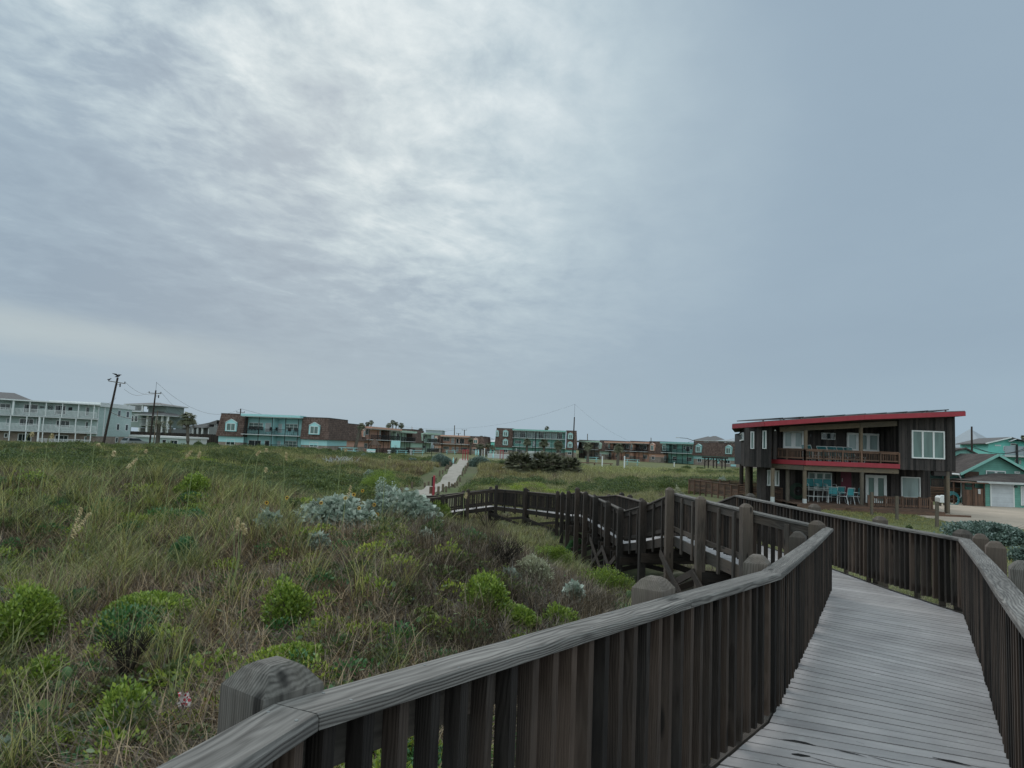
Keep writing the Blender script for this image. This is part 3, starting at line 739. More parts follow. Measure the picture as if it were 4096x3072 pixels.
def doorp(F, rc, dy, mat='door', frame='white'):
    x0, x1, z0, z1 = rc
    f = MB().box(x0, x1, dy - .05, dy + .01, z0, z1).obj('door', M[frame], F.root)
    o = MB().box(x0 + .09, x1 - .09, dy - .07, dy - .045, z0 + .02, z1 - .09).obj('door_leaf', M[mat], f)
    MB().box(x1 - .2, x1 - .16, dy - .12, dy - .07, z0 + .95, z0 + 1.05).obj('handle', M['darkmetal'], f)
    return f
def mansard(F, x0, x1, z0, z1, dep, name='roof', bl=.5, br=.5, bf=.55, mat='shake'):
    mb = MB()
    mb.hexa([(x0 - bl, -bf, z0), (x1 + br, -bf, z0), (x1 + br, dep, z0), (x0 - bl, dep, z0)], [(x0, 0, z1), (x1, 0, z1), (x1, dep, z1), (x0, dep, z1)])
    o = mb.obj(name, M[mat], F.root)
    MB().box(x0 - .06, x1 + .06, -.06, dep, z1, z1 + .1).obj('roof_edge', M['roofgrey'], F.root)
    return o
def dormer(F, rc, col, z0, z1, bf=.55, name='dormer_window'):
    """peaked dormer box standing out of the sloping shake wall"""
    x0, x1, za, zb = rc; w_ = x1 - x0; pk = w_ * .28
    y0 = -bf - .12
    mb = MB()
    t_ = w_ * .12
    # surround: side cheeks, sill, peaked head
    for (a, b) in ((x0, x0 + t_), (x1 - t_, x1)): mb.box(a, b, y0, .3, za, zb - pk)
    mb.box(x0, x1, y0 - .02, .3, za - .12, za)
    xm = (x0 + x1) / 2
    vs = [(x0, y, zb - pk - .16) for y in (y0, .3)] + [(x1, y, zb - pk - .16) for y in (y0, .3)] + [(x1, y, zb - pk + .02) for y in (y0, .3)] + [(xm, y, zb) for y in (y0, .3)] + [(x0, y, zb - pk + .02) for y in (y0, .3)]
    f0 = (0, 2, 4, 6, 8); f1 = (9, 7, 5, 3, 1)
    mb.poly(vs, [f0, f1] + [(f0[i], f0[(i + 1) % 5], f0[(i + 1) % 5] + 1, f0[i] + 1) for i in range(5)])
    d = mb.obj(name, M[col], F.root)
    a, b = x0 + t_, x1 - t_; za2, zb2 = za, zb - pk - .16
    mb = MB(); fw_ = .08; yy = y0 - .03
    mb.box(a, b, yy, y0 + .03, za2, za2 + fw_); mb.box(a, b, yy, y0 + .03, zb2 - fw_, zb2)
    for xx in (a, xm - fw_ / 2, b - fw_): mb.box(xx, xx + fw_, yy + .003, y0 + .03, za2 + fw_, zb2 - fw_)
    # white edging of the peak
    for (p, q) in (((x0 - .05, zb - pk), (xm, zb + .05)), ((xm, zb + .05), (x1 + .05, zb - pk))):
        mb.beam((p[0], y0 - .02, p[1]), (q[0], y0 - .02, q[1]), .09, .07)
    mb.obj('frame', M['white'], d)
    one('pane', M['glassg'], d, a + .03, b - .03, y0 - .005, y0 + .02, za2 + .05, zb2 - .05)
def iron_rail(F, x0, x1, z0, y, h=1.05, mat='black', step=.13, name='balcony_railing', side=None, th=.025):
    mb = MB()
    mb.box(x0, x1, y - .02, y + .02, z0 + h - .05, z0 + h); mb.box(x0, x1, y - .015, y + .015, z0 + .08, z0 + .12)
    n = max(2, int((x1 - x0) / step))
    for i in range(n + 1):
        xx = x0 + (x1 - x0) * i / n; mb.box(xx - th / 2, xx + th / 2, y - th / 2, y + th / 2, z0 + .12, z0 + h - .05)
    if side:
        for xx in (x0, x1):
            for i in range(1, int(side / step)):
                yy = y + i * step; mb.box(xx - th / 2, xx + th / 2, yy - th / 2, yy + th / 2, z0 + .12, z0 + h - .05)
            mb.box(xx - .02, xx + .02, y + .02, y + side, z0 + h - .05, z0 + h)
    return mb.obj(name, M[mat], F.root)
def balcony_unit(F, x0, x1, zslab, zg, ztop, dep, wallmat, fasciamat, posts, bf=1.3, low='tan', rec=1.2, railmat='black', slabs=None):
    """recessed bay: coloured back wall, slab, thin posts, railing and a coloured fascia over it"""
    slabs = slabs or [zslab]
    one('wall', M[wallmat], F.root, x0, x1, rec, dep, zg, ztop - .05)
    for zs in slabs:
        one('balcony_floor', M['wgrey'], F.root, x0 - .05, x1 + .05, -bf, rec, zs - .14, zs)
        iron_rail(F, x0, x1, zs, -bf + .06, mat=railmat)
    f = one('fascia', M[fasciamat], F.root, x0 - .15, x1 + .15, -bf - .25, rec + .2, ztop - .38, ztop + .02)
    one('soffit', M['white'], F.root, x0 - .05, x1 + .05, -bf - .1, rec, ztop - .5, ztop - .385)
    for px in posts:
        MB().box(px - .05, px + .05, -bf + .0, -bf + .1, zg, ztop - .5).obj('porch_post', M['black'], F.root)
    iron_rail(F, x0, x1, zg + .05, -bf + .06, name='porch_railing')
def simple_chairs(F, x0, x1, z, y, n, col='black'):
    pass
def wallbox(F, mat, x0, x1, z0, z1, y0=0, y1=10, name='wall'): return one(name, M[mat], F.root, x0, x1, y0, y1, z0, z1)
def blindwin(F, K_, r, dy, **k): return win(F, F.rect(K_, *r, dy=dy), dy, **k)

# ------------------------------------------------------------------ brown shake building with turquoise balcony
F = Fac('shake_apartment_house', 1000 - 130, 131, 1312, 129, -2.6, 'brown shake two-storey house with bright turquoise balcony bay and two peaked dormers', 'apartment house', 'apartment houses behind the dunes')
zt = F.z(Z2(900, 335)); zb = F.z(Z2(900, 618)); zsl = F.z(Z2(1400, 598), -1.3)
xL0, xL1 = F.x(Z2(735, 450)), F.x(Z2(1042, 450)); xR0, xR1 = F.x(Z2(1765, 480)), F.x(Z2(2092, 480))
wallbox(F, 'tan', xL0 - .2, xL1, -.3, zb - 1.05, .0, 11); wallbox(F, 'turqt', xL0 - .2, xL1, zb - 1.05, zb - .02, -.04, 11, 'colour_band')
wallbox(F, 'tan', xR0, xR1, -.3, zb - 1.05, .0, 11); wallbox(F, 'turqt', xR0, xR1, zb - 1.05, zb - .02, -.04, 11, 'colour_band')
mansard(F, xL0, xL1, zb, zt, 11, br=0.0); mansard(F, xR0, xR1, zb, zt - .15, 11, bl=0.0)
px_ = [F.x(Z2(a, 500), -1.3) for a in (1040, 1215, 1385, 1552, 1715)]
balcony_unit(F, xL1 + .02, xR0 - .02, zsl, 0, F.z(Z2(1400, 345), -1.5), 11, 'turqt', 'turqt', px_)
one('wall', M['turqt'], F.root, px_[2] - .08, px_[2] + .08, -1.2, 1.2, 0, zt - .5)
dormer(F, F.rect(Z2, 800, 942, 400, 545, dy=-.5), 'turqt', zb, zt); dormer(F, F.rect(Z2, 1855, 1990, 440, 585, dy=-.5), 'turqt', zb, zt)
for r, c, rw in (((1092, 1272, 445, 520), 3, 2), ((1552, 1712, 460, 535), 3, 2), ((1540, 1700, 675, 755), 3, 2)): win(F, F.rect(Z2, *r, dy=1.2), 1.2, c, rw, gm='glassg')
win(F, F.rect(Z2, 1085, 1245, 665, 790, dy=1.2), 1.2, 2, 1); win(F, F.rect(Z2, 1290, 1355, 668, 745, dy=1.2), 1.2, 1, 1)
for r in ((1300, 1372, 448, 560), (1440, 1512, 458, 570), (1425, 1490, 675, 770)): doorp(F, F.rect(Z2, *r, dy=1.2), 1.2)
win(F, F.rect(Z2, 803, 915, 652, 730), 0, 2); win(F, F.rect(Z2, 1858, 1968, 690, 752), 0, 2)
FB1 = F
# dormer on its right gable face
# ------------------------------------------------------------------ long receding building, coral and green bays
F = Fac('shake_apartment_house', 1338, 137, 1742, 206, -2.9, 'long brown shake building running away from us with coral and mint green balcony bays', 'apartment house', 'apartment houses behind the dunes')
zt = F.z(Z3(450, 300)); zb = F.z(Z3(450, 515)); X_ = lambda a, y=450, dy=0.: F.x(Z3(a, y), dy)
D = 11
def mans3(a, b): mansard(F, X_(a), X_(b), zb, zt, D, bl=0, br=0)
wallbox(F, 'tan', X_(285), X_(655), -.4, zb - 1.2, 0, D); wallbox(F, 'coral', X_(285), X_(655), zb - 1.2, zb - .02, -.04, D, 'colour_band')
mans3(290, 655)
x0, x1 = X_(665), X_(1048)
balcony_unit(F, x0, x1, F.z(Z3(850, 503), -1.3), 0, F.z(Z3(850, 345), -1.5), D, 'coral', 'coral', [X_(a, 450, -1.3) for a in (720, 825, 905, 965, 1030)])
mansard(F, X_(930), X_(960), zb, zt - .3, 2, bl=0, br=0, bf=.3)
x0, x1 = X_(1058), X_(1245)
balcony_unit(F, x0, x1, F.z(Z3(1150, 521), -1.3), 0, F.z(Z3(1150, 388), -1.5), D, 'mint', 'mint', [X_(a, 450, -1.3) for a in (1075, 1125, 1170, 1235)])
wallbox(F, 'tan', X_(1250), X_(1392), -.4, zb - 1.2, 0, D); wallbox(F, 'mint', X_(1250), X_(1392), zb - 1.2, zb - .02, -.04, D, 'colour_band')
mans3(1250, 1392)
x0, x1 = X_(1398), X_(1555)
balcony_unit(F, x0, x1, F.z(Z3(1480, 537), -1.3), 0, F.z(Z3(1480, 415), -1.5), D, 'mint', 'mint', [X_(a, 450, -1.3) for a in (1405, 1440, 1490, 1545)])
for r, c, rw, dy in (((658, 708, 370, 440), 3, 3, 1.2), ((652, 692, 548, 612), 3, 3, 1.2), ((1065, 1095, 425, 478), 2, 3, 1.2), ((1065, 1085, 562, 606), 2, 2, 1.2), ((1400, 1420, 450, 495), 2, 2, 1.2), ((1390, 1425, 575, 612), 2, 2, 1.2)):
    win(F, F.rect(Z3, *r, dy=dy), dy, c, rw)
for r in ((845, 862, 368, 470), (972, 988, 392, 480), (1195, 1207, 410, 490)): doorp(F, F.rect(Z3, *r, dy=1.2), 1.2)
for r in ((632, 658, 362, 460), (1385, 1398, 420, 510), (1050, 1063, 400, 490)): dormer(F, F.rect(Z3, *r, dy=-.5), 'coral' if r[0] < 700 else 'mint', zb, zt)
# ------------------------------------------------------------------ coral end building
F = Fac('shake_apartment_house', Z3(1540, 0)[0], 218, Z3(2168, 0)[0], 216, -3.1, 'small brown shake house with one wide coral balcony bay left of the path top', 'apartment house', 'apartment houses behind the dunes')
X_ = lambda a, y=500, dy=0.: F.x(Z3(a, y), dy)
zt = F.z(Z3(1800, 452)); zb = F.z(Z3(1800, 580)); D = 12
for a, b in ((1545, 1632), (1990, 2165)):
    wallbox(F, 'tan', X_(a), X_(b), -.4, zb - .8, 0, D); wallbox(F, 'coral', X_(a), X_(b), zb - .8, zb - .02, -.04, D, 'colour_band'); mansard(F, X_(a), X_(b), zb, zt, D, bl=0 if a > 1700 else .5, br=0 if a < 1700 else .5)
balcony_unit(F, X_(1634), X_(1988), F.z(Z3(1800, 556), -1.3), 0, F.z(Z3(1810, 448), -1.5), D, 'coral', 'coral', [X_(a, 500, -1.3) for a in (1638, 1812, 1886, 1975)])
for r, c, rw, dy in (((1652, 1735, 472, 518), 4, 2, 1.2), ((1652, 1727, 588, 622), 4, 2, 1.2), ((1875, 1952, 598, 632), 4, 2, 1.2), ((1818, 1848, 488, 550), 1, 1, 1.2)): win(F, F.rect(Z3, *r, dy=dy), dy, c, rw)
for r in ((1755, 1792, 478, 548), (1760, 1792, 592, 652), (1815, 1845, 592, 652)): doorp(F, F.rect(Z3, *r, dy=1.2), 1.2)
win(F, F.rect(Z3, 1862, 1918, 488, 552, dy=1.2), 1.2, 2, 1)
dormer(F, F.rect(Z3, 1540, 1585, 455, 530, dy=-.5), 'coral', zb, zt); dormer(F, F.rect(Z3, 2032, 2094, 478, 548, dy=-.5), 'coral', zb, zt)
win(F, F.rect(Z3, 1535, 1580, 585, 615), 0, 2); win(F, F.rect(Z3, 2028, 2086, 600, 644), 0, 2)
# ------------------------------------------------------------------ three storey teal centre building
F = Fac('shake_apartment_house', Z4(303, 0)[0], 222, Z4(1495, 0)[0], 220, -3.25, 'three-storey brown shake building with long teal galleries', 'apartment house', 'apartment houses behind the dunes')
X_ = lambda a, y=600, dy=0.: F.x(Z4(a, y), dy)
zt = F.z(Z4(800, 432)); zb = F.z(Z4(800, 712)); D = 13
for a, b in ((303, 556), (1335, 1495)):
    wallbox(F, 'tan', X_(a), X_(b), -.5, zb - .75, 0, D); wallbox(F, 'teal2', X_(a), X_(b), zb - .75, zb - .02, -.04, D, 'colour_band'); mansard(F, X_(a) + .2, X_(b), zb, zt, D, bl=.5 if a < 400 else 0, br=0 if a < 400 else .4)
s1 = F.z(Z4(930, 697), -1.3); s2 = F.z(Z4(930, 566), -1.3)
balcony_unit(F, X_(558), X_(1333), s1, 0, F.z(Z4(945, 440), -1.5), D, 'teal2', 'teal2', [X_(a, 600, -1.3) for a in (567, 660, 755, 852, 945, 1040, 1133, 1225, 1308)], slabs=[s1, s2])
one('wall', M['tan'], F.root, X_(560), X_(1331), 1.1, 1.3, -.4, F.z(Z4(930, 765), 1.2))
for i_ in range(8):
    a = 575 + i_ * 90; win(F, F.rect(Z4, a, a + 82, 460 + i_ * 3.5, 552 + i_ * 3.5, dy=1.2), 1.2, 3, 1, gm='glassl' if i_ % 3 != 1 else 'glass', fm='white')
for r, c, rw in (((588, 686, 598, 642), 4, 3), ((957, 1052, 635, 686), 3, 2), ((587, 677, 725, 772), 4, 3), ((955, 1020, 738, 760), 2, 1), ((1195, 1270, 745, 785), 3, 2)): win(F, F.rect(Z4, *r, dy=1.1 if r[2] > 700 else 1.2), 1.1 if r[2] > 700 else 1.2, c, rw)
for r in ((850, 895, 605, 682), (1070, 1105, 625, 690), (690, 728, 735, 800)): doorp(F, F.rect(Z4, *r, dy=1.1 if r[2] > 700 else 1.2), 1.1 if r[2] > 700 else 1.2)
for r in ((413, 490, 440, 532), (411, 487, 572, 660), (1370, 1446, 482, 572), (1366, 1438, 612, 697)): dormer(F, F.rect(Z4, *r, dy=-.5), 'teal', zb, zt)
dormer(F, F.rect(Z4, 306, 352, 445, 532, dy=-.3), 'teal', zb, zt, name='dormer_window')
win(F, F.rect(Z4, 420, 482, 716, 770), 0, 2); win(F, F.rect(Z4, 1368, 1428, 758, 806), 0, 2)
# ------------------------------------------------------------------ right long building
F = Fac('shake_apartment_house', Z4(1535, 0)[0], 228, 2968, 166, -3.1, 'long low brown shake building right of the centre with green, coral and teal bays', 'apartment house', 'apartment houses behind the dunes')
XX = lambda a, y=520, dy=0.: F.x(Z5(a, y), dy); X4 = lambda a, y=650, dy=0.: F.x(Z4(a, y), dy)
zt = F.z(Z5(850, 430)); zb = F.z(Z5(850, 608)); D = 11
for a, b, c in ((XX(-310), XX(-295), 'mint'), (X4(1842), X4(1968), 'mint'), (XX(445), XX(490), 'coral'), (XX(727), XX(952), 'coral'), (XX(1382), XX(2075), 'teal')):
    wallbox(F, 'tan', a, b, -.4, zb - .85, 0, D); wallbox(F, c, a, b, zb - .85, zb - .02, -.04, D, 'colour_band'); mansard(F, a, b, zb, zt, D, bl=0, br=0)
balcony_unit(F, XX(-293), X4(1838), F.z(Z4(1700, 727), -1.3), 0, F.z(Z4(1700, 603), -1.5), D, 'tan', 'mint', [X4(a, 650, -1.3) for a in (1570, 1620, 1718, 1765)])
balcony_unit(F, X4(1972), XX(443), F.z(Z5(290, 562), -1.3), 0, F.z(Z5(290, 430), -1.5), D, 'shake', 'coral', [XX(a, 520, -1.3) for a in (148, 205, 315, 375)])
balcony_unit(F, XX(492), XX(725), F.z(Z5(600, 574), -1.3), 0, F.z(Z5(600, 435), -1.5), D, 'shake', 'coral', [XX(a, 520, -1.3) for a in (513, 575, 637)])
balcony_unit(F, XX(956), XX(1380), F.z(Z5(1165, 596), -1.3), 0, F.z(Z5(1170, 438), -1.5), D, 'teal2', 'teal', [XX(a, 520, -1.3) for a in (980, 1052, 1132, 1215, 1292)])
one('wall', M['coral'], F.root, X4(1972), XX(725), 1.0, 1.25, -.3, F.z(Z5(300, 575), 1.1))
for r, c, rw in (((378, 438, 468, 530), 3, 3), ((378, 432, 612, 662), 3, 3), ((232, 262, 618, 658), 2, 2), ((590, 636, 465, 525), 2, 1), ((637, 695, 626, 682), 3, 3), ((1073, 1132, 476, 542), 3, 2), ((1228, 1260, 488, 545), 1, 2), ((1330, 1362, 488, 548), 1, 2), ((1074, 1128, 648, 710), 3, 2), ((1278, 1354, 660, 718), 3, 2)):
    dy = .98 if (r[2] > 600 and r[0] < 800) else 1.2; win(F, F.rect(Z5, *r, dy=dy), dy, c, rw)
for r in ((1765, 1822, 638, 692), (1765, 1818, 772, 826)): win(F, F.rect(Z4, *r, dy=1.2), 1.2, 4, 3)
for r in ((640, 688, 478, 545), (1268, 1326, 495, 575)): win(F, F.rect(Z5, *r, dy=1.2), 1.2, 2, 1)
for r in ((120, 162, 438, 532), (458, 492, 446, 548), (748, 805, 450, 557), (926, 988, 448, 562), (1418, 1494, 462, 582), (1856, 1942, 480, 605)): dormer(F, F.rect(Z5, *r, dy=-.5), 'coral' if r[0] < 900 else 'teal', zb, zt)
for r in ((1582, 1618, 618, 682), (1832, 1862, 628, 714)): dormer(F, F.rect(Z4, *r, dy=-.5), 'mint', zb, zt)
for r in ((765, 808, 634, 692), (945, 985, 640, 704), (1440, 1496, 664, 732), (1848, 1920, 684, 752), (130, 165, 600, 655), (5, 20, 595, 642)): win(F, F.rect(Z5, *r), 0, 2)
win(F, F.rect(Z4, 1842, 1862, 782, 828), 0, 1); doorp(F, F.rect(Z5, 1733, 1760, 678, 752), 0, 'teal', 'teal')
one('utility_panel', M['turqt'], F.root, *[F.rect(Z5, 1932, 2005, 765, 796)[i] for i in (0, 1)], -.1, 0.01, *[F.rect(Z5, 1932, 2005, 765, 796)[i] for i in (2, 3)])

# ------------------------------------------------------------------ pale green motel at the left edge
F = Fac('balcony_motel', -260, 121.5, 388, 137, -3.3, 'pale green three-storey motel with white balcony railings at the left edge', 'motel')
X_ = lambda a, y=700, dy=0.: F.x(Z1(a, y), dy)
x0, x1 = X_(-800), X_(1228); bd = 1.8
zr = F.z(Z1(600, 497), -bd); sl3 = F.z(Z1(600, 680), -bd); sl2 = F.z(Z1(600, 867), -bd)
wallbox(F, 'pastel', x0, x1, sl2 - .1, zr - .1, .0, 10); wallbox(F, 'tan', x0, x1, -.3, sl2 - .1, 0.0, 10)
one('roof_slab', M['white'], F.root, x0, x1 + .1, -bd - .15, 10, zr - .1, zr + .12)
for s_ in (sl3, sl2): one('balcony_floor', M['wgrey'], F.root, x0, x1, -bd, -.01, s_ - .22, s_)
MB().poly([(x0, -.5, zr + .12), (X_(390), -.5, zr + .12), (X_(390), 9, zr + .12), (x0, 9, zr + .12), (X_(180), 4, zr + 1.45), (x0, 4, zr + 1.45)], [(0, 1, 4, 5), (1, 2, 4), (2, 3, 5, 4)]).obj('hip_roof', M['roofgrey'], F.root)
for z0, z1, xs in ((sl3, zr - .1, (-200, 152, 363, 570, 778, 983, 1180)), (sl2, sl3 - .22, (-220, 133, 340, 500, 553, 760, 963, 1160)), (0, sl2 - .22, (-300, 112, 320, 478, 533, 742, 950, 1142))):
    for a in xs:
        w_ = .14 if a in (152, 500, 478) else .08; xx = X_(a, 700 if z0 else 960, -bd)
        MB().box(xx - w_, xx + w_, -bd + .02, -bd + .15, z0, z1).obj('balcony_post', M['white'], F.root)
def bars(z0, a, b, y_):
    iron_rail(F, X_(a, y_, -bd), X_(b, y_, -bd), z0, -bd + .2, 1.2, 'white', .19, th=.07)
bars(sl3, -200, 1225, 650); bars(sl2, -200, 1212, 830); bars(.02, 478, 1142, 1010)
one('divider_wall', M['pastel'], F.root, X_(152) - .1, X_(152) + .1, -bd + .16, 0, sl3, zr - .1); one('divider_wall', M['pastel'], F.root, X_(500) - .1, X_(500) + .1, -bd + .16, 0, sl2, sl3 - .22)
for r, c, g_ in (((-60, 135, 515, 600), 3, 'glass'), ((295, 482, 525, 640), 2, 'glass'), ((690, 835, 540, 660), 2, 'glass'), ((1080, 1215, 560, 680), 2, 'glass'), ((72, 128, 700, 800), 1, 'glassl'), ((240, 428, 708, 800), 3, 'glass'), ((455, 492, 710, 800), 1, 'glassl'), ((705, 885, 730, 820), 3, 'glass'), ((1075, 1200, 748, 840), 2, 'glass'), ((50, 100, 890, 950), 1, 'glass'), ((222, 398, 898, 998), 3, 'glass'), ((690, 862, 916, 1000), 3, 'glass'), ((1062, 1168, 935, 1030), 1, 'glassg')):
    win(F, F.rect(Z1, *r), 0, c, 1, gm=g_, fw_=.14)
doorp(F, F.rect(Z1, 612, 665, 722, 840), 0, 'pastel', 'wgrey')
one('wall_picture', M['black'], F.root, *F.rect(Z1, 865, 912, 566, 605)[:2], -.06, 0.01, *F.rect(Z1, 865, 912, 566, 605)[2:])
one('wall_board', M['darkmetal'], F.root, *F.rect(Z1, 503, 560, 555, 572)[:2], -.06, 0.01, *F.rect(Z1, 503, 560, 555, 572)[2:])
c_ = F.rect(Z1, 618, 655, 553, 592); cx, cz = (c_[0] + c_[1]) / 2, (c_[2] + c_[3]) / 2
mb = MB()
for k in range(4): 
    an = k * math.pi / 4; mb.beam((cx - .5 * math.cos(an), -.06, cz - .5 * math.sin(an)), (cx + .5 * math.cos(an), -.06, cz + .5 * math.sin(an)), .05, .06)
mb.tube([(cx + .33 * math.cos(a), -.06, cz + .33 * math.sin(a)) for a in np.linspace(0, 6.283, 17)], .035, 5)
mb.obj('ship_wheel', M['darkmetal'], F.root)
# end wing with lap siding: continues the same building
G = Fac('motel_end_wing', 389, 136.2, Z1(1660, 0)[0], 150, -3.3, 'windowed end wing of the pale green motel clad in lap siding beside the leaning pole', 'motel wing')
X_ = lambda a, y=750: G.x(Z1(a, y))
x0, x1 = X_(1232), X_(1657); zr2 = G.z(Z1(1450, 560)); zlo = G.z(Z1(1450, 937))
wallbox(G, 'siding', x0, x1, zlo, zr2, 0, 9); wallbox(G, 'tan', x0, x1, -.3, zlo, .04, 9)
one('cornice', M['white'], G.root, x0 - .1, x1 + .5, -.35, 9.2, zr2 - .25, zr2 + .55); one('corner_board', M['white'], G.root, X_(1308), X_(1320), -.05, .02, zlo, zr2 - .25)
one('corner_board', M['white'], G.root, x0 - .05, x0 + .18, -.05, .02, zlo, zr2 - .25)
for r in ((1485, 1524, 600, 690), (1594, 1632, 614, 702), (1470, 1508, 772, 860), (1582, 1618, 780, 866), (1460, 1492, 942, 1012), (1576, 1604, 945, 1015)): win(G, G.rect(Z1, *r), .04 if r[2] > 900 else 0, 1, 1, fw_=.13)
# low white annex, two pieces
F = Fac('flat_roofed_annex', Z1(1640, 0)[0], 147, 765, 143, -3.3, 'long low pale annex with flat white roof edge behind the two poles', 'outbuilding')
xe = F.x(Z2(300, 690)); zt_ = F.z(Z1(1900, 925))
wallbox(F, 'pastel', F.x(Z1(1640, 1000)), xe, -.3, zt_ - .35, 0, 6); one('roof_slab', M['white'], F.root, F.x(Z1(1632, 1000)), xe + .3, -.3, 6.3, zt_ - .35, zt_ + .05)
doorp(F, F.rect(Z1, 2050, 2100, 972, 1080), 0, 'black'); win(F, F.rect(Z2, 92, 195, 662, 748), 0, 2, 1, fw_=.14); win(F, F.rect(Z1, 1645, 1700, 958, 985), 0, 2)
one('end_wall_boards', M['white'], F.root, xe + .02, xe + .1, 0, 6, 0, zt_ - .36)
# tall dark board fence behind the annex
F = Fac('board_fence', Z1(1640, 0)[0], 160, 875, 152, -3.3, 'tall dark board fence running along behind the low white annex', 'fence')
n_ = int(F.L / 2.4); zf = F.z(Z1(1900, 878))
for i_ in range(n_):
    mb = MB()
    for k in range(16):
        a = i_ * F.L / n_ + k * F.L / n_ / 16; mb.box(a + .01, a + F.L / n_ / 16 - .005, 0, .03, 0, zf + rnd.uniform(-.05, .05))
    mb.obj('fence_panel', M['dwood'], F.root); one('fence_post', M['dwood'], F.root, i_ * F.L / n_ - .06, i_ * F.L / n_ + .06, .03, .15, 0, zf - .1)
# tower house behind
F = Fac('tower_house', Z1(1655, 0)[0], 176, Z1(2170, 0)[0], 174, -3.3, 'sage green three-storey house with hip-roofed lookout behind the thin right pole', 'house')
X_ = lambda a, y=650: F.x(Z1(a, y)); Zz = lambda a, y: F.z(Z1(a, y))
zA = Zz(1720, 625); zB = Zz(1800, 530); zC = Zz(1950, 665)
wallbox(F, 'sage', X_(1655), X_(1800), Zz(1720, 820), zA, 0, 9); wallbox(F, 'sage', X_(1800), X_(2030), Zz(1900, 820), zB, 2, 9)
one('balcony_floor', M['wgrey'], F.root, X_(1655), X_(1800), -.5, 2, zA, zA + .15); iron_rail(F, X_(1660), X_(1795), zA + .15, -.4, 1.5, 'wgrey', .25, th=.06)
iron_rail(F, X_(1790), X_(1925), Zz(1850, 785), -.3, 1.6, 'wgrey', .25, th=.06); one('balcony_floor', M['wgrey'], F.root, X_(1790), X_(2130), -.5, 2, Zz(1850, 790) - .15, Zz(1850, 790))
for a, z0_, z1_ in ((1605, Zz(1605, 625), zB), (1800, Zz(1800, 625), zB), (1660, 0, Zz(1700, 820)), (1780, 0, Zz(1700, 820)), (1875, 0, zC), (1990, 0, zC), (2060, 0, zC), (2130, 0, zC)):
    MB().box(X_(a) - .2, X_(a) + .2, -.3, .1, z0_, z1_).obj('column', M['white'], F.root)
one('balcony_floor', M['wgrey'], F.root, X_(1600), X_(1655), -.3, 2, Zz(1605, 625) - .2, Zz(1605, 625))
def hip(F, x0, x1, y0, y1, z0, z1, mat='roofgrey', over=.6, ridge=None, name='roof'):
    a, b, c, d = x0 - over, x1 + over, y0 - over, y1 + over; ym = (c + d) / 2; r = ridge if ridge is not None else max(0, (b - a) - (d - c)) / 2
    xm = (a + b) / 2
    vs = [(a, c, z0), (b, c, z0), (b, d, z0), (a, d, z0), (xm - r, ym, z1), (xm + r, ym, z1)]
    o = MB().poly(vs, [(0, 1, 5, 4), (1, 2, 5), (2, 3, 4, 5), (3, 0, 4), (3, 2, 1, 0)]).obj(name, M[mat], F.root)
    one('gutter', M['wgrey'], F.root, a + .02, b - .02, c + .02, d - .02, z0 - .2, z0 - .004); return o
hip(F, X_(1600), X_(2040), 0, 9, zB, Zz(1750, 490)); hip(F, X_(1800), X_(2120), -1.5, 7, zC, Zz(1870, 600))
for r in ((1662, 1692, 672, 748), (1702, 1742, 672, 748)): win(F, F.rect(Z1, *r), 0, 1, 1)
for r in ((1640, 1790, 540, 612), (1862, 1882, 552, 592), (1800, 1895, 685, 745)): win(F, F.rect(Z1, *r, dy=2), 2, 2, 1)
wallbox(F, 'greypaint', X_(1665), X_(2100), 0, Zz(1700, 822), 3, 9)
# grey house
F = Fac('grey_house', Z2(100, 0)[0], 185, Z2(712, 0)[0], 183, -3.3, 'grey shingle-roofed house with white porch columns left of the turquoise-bay building', 'house')
X_ = lambda a, y=540: F.x(Z2(a, y)); Zz = lambda a, y: F.z(Z2(a, y))
ze = Zz(400, 505)
wallbox(F, 'greypaint', X_(330), X_(712), 0, ze, 1.5, 9); wallbox(F, 'wgrey', X_(105), X_(265), 0, Zz(180, 505), 2, 7)
for a in (120, 225, 340, 385, 445, 505, 590): MB().box(X_(a) - .2, X_(a) + .2, -.2, .2, 0, ze).obj('column', M['white'], F.root)
xa, xb, zr3 = X_(330), X_(712), Zz(500, 425)
MB().poly([(xa - .5, -.6, ze), (xb, -.6, ze), (xb, 9, ze), (xa - .5, 9, ze), (xa + 5, 4, zr3), (xb, 4, zr3 + .9)], [(0, 1, 5, 4), (1, 2, 5), (2, 3, 4, 5), (3, 0, 4), (3, 2, 1, 0)]).obj('roof', M['roofgrey'], F.root)
xg = X_(560); zg2 = Zz(690, 412)
MB().poly([(xg, -1.2, Zz(560, 465)), (X_(712), -1.2, Zz(560, 465)), (X_(712), -1.2, zg2), (xg, 5, Zz(560, 465)), (X_(712), 5, zg2)], [(0, 1, 2), (0, 2, 4, 3)]).obj('gable_roof', M['roofgrey'], F.root)
wallbox(F, 'greypaint', X_(610), X_(712), 0, Zz(600, 500), -.8, 1.4); one('roof_slab', M['wgrey'], F.root, X_(100), X_(270), -.3, 7.2, Zz(180, 505), Zz(180, 505) + .3)
win(F, F.rect(Z2, 400, 440, 535, 592, dy=1.5), 1.5, 2, 1); win(F, F.rect(Z2, 655, 690, 462, 500, dy=-.8), -.8, 2, 1)
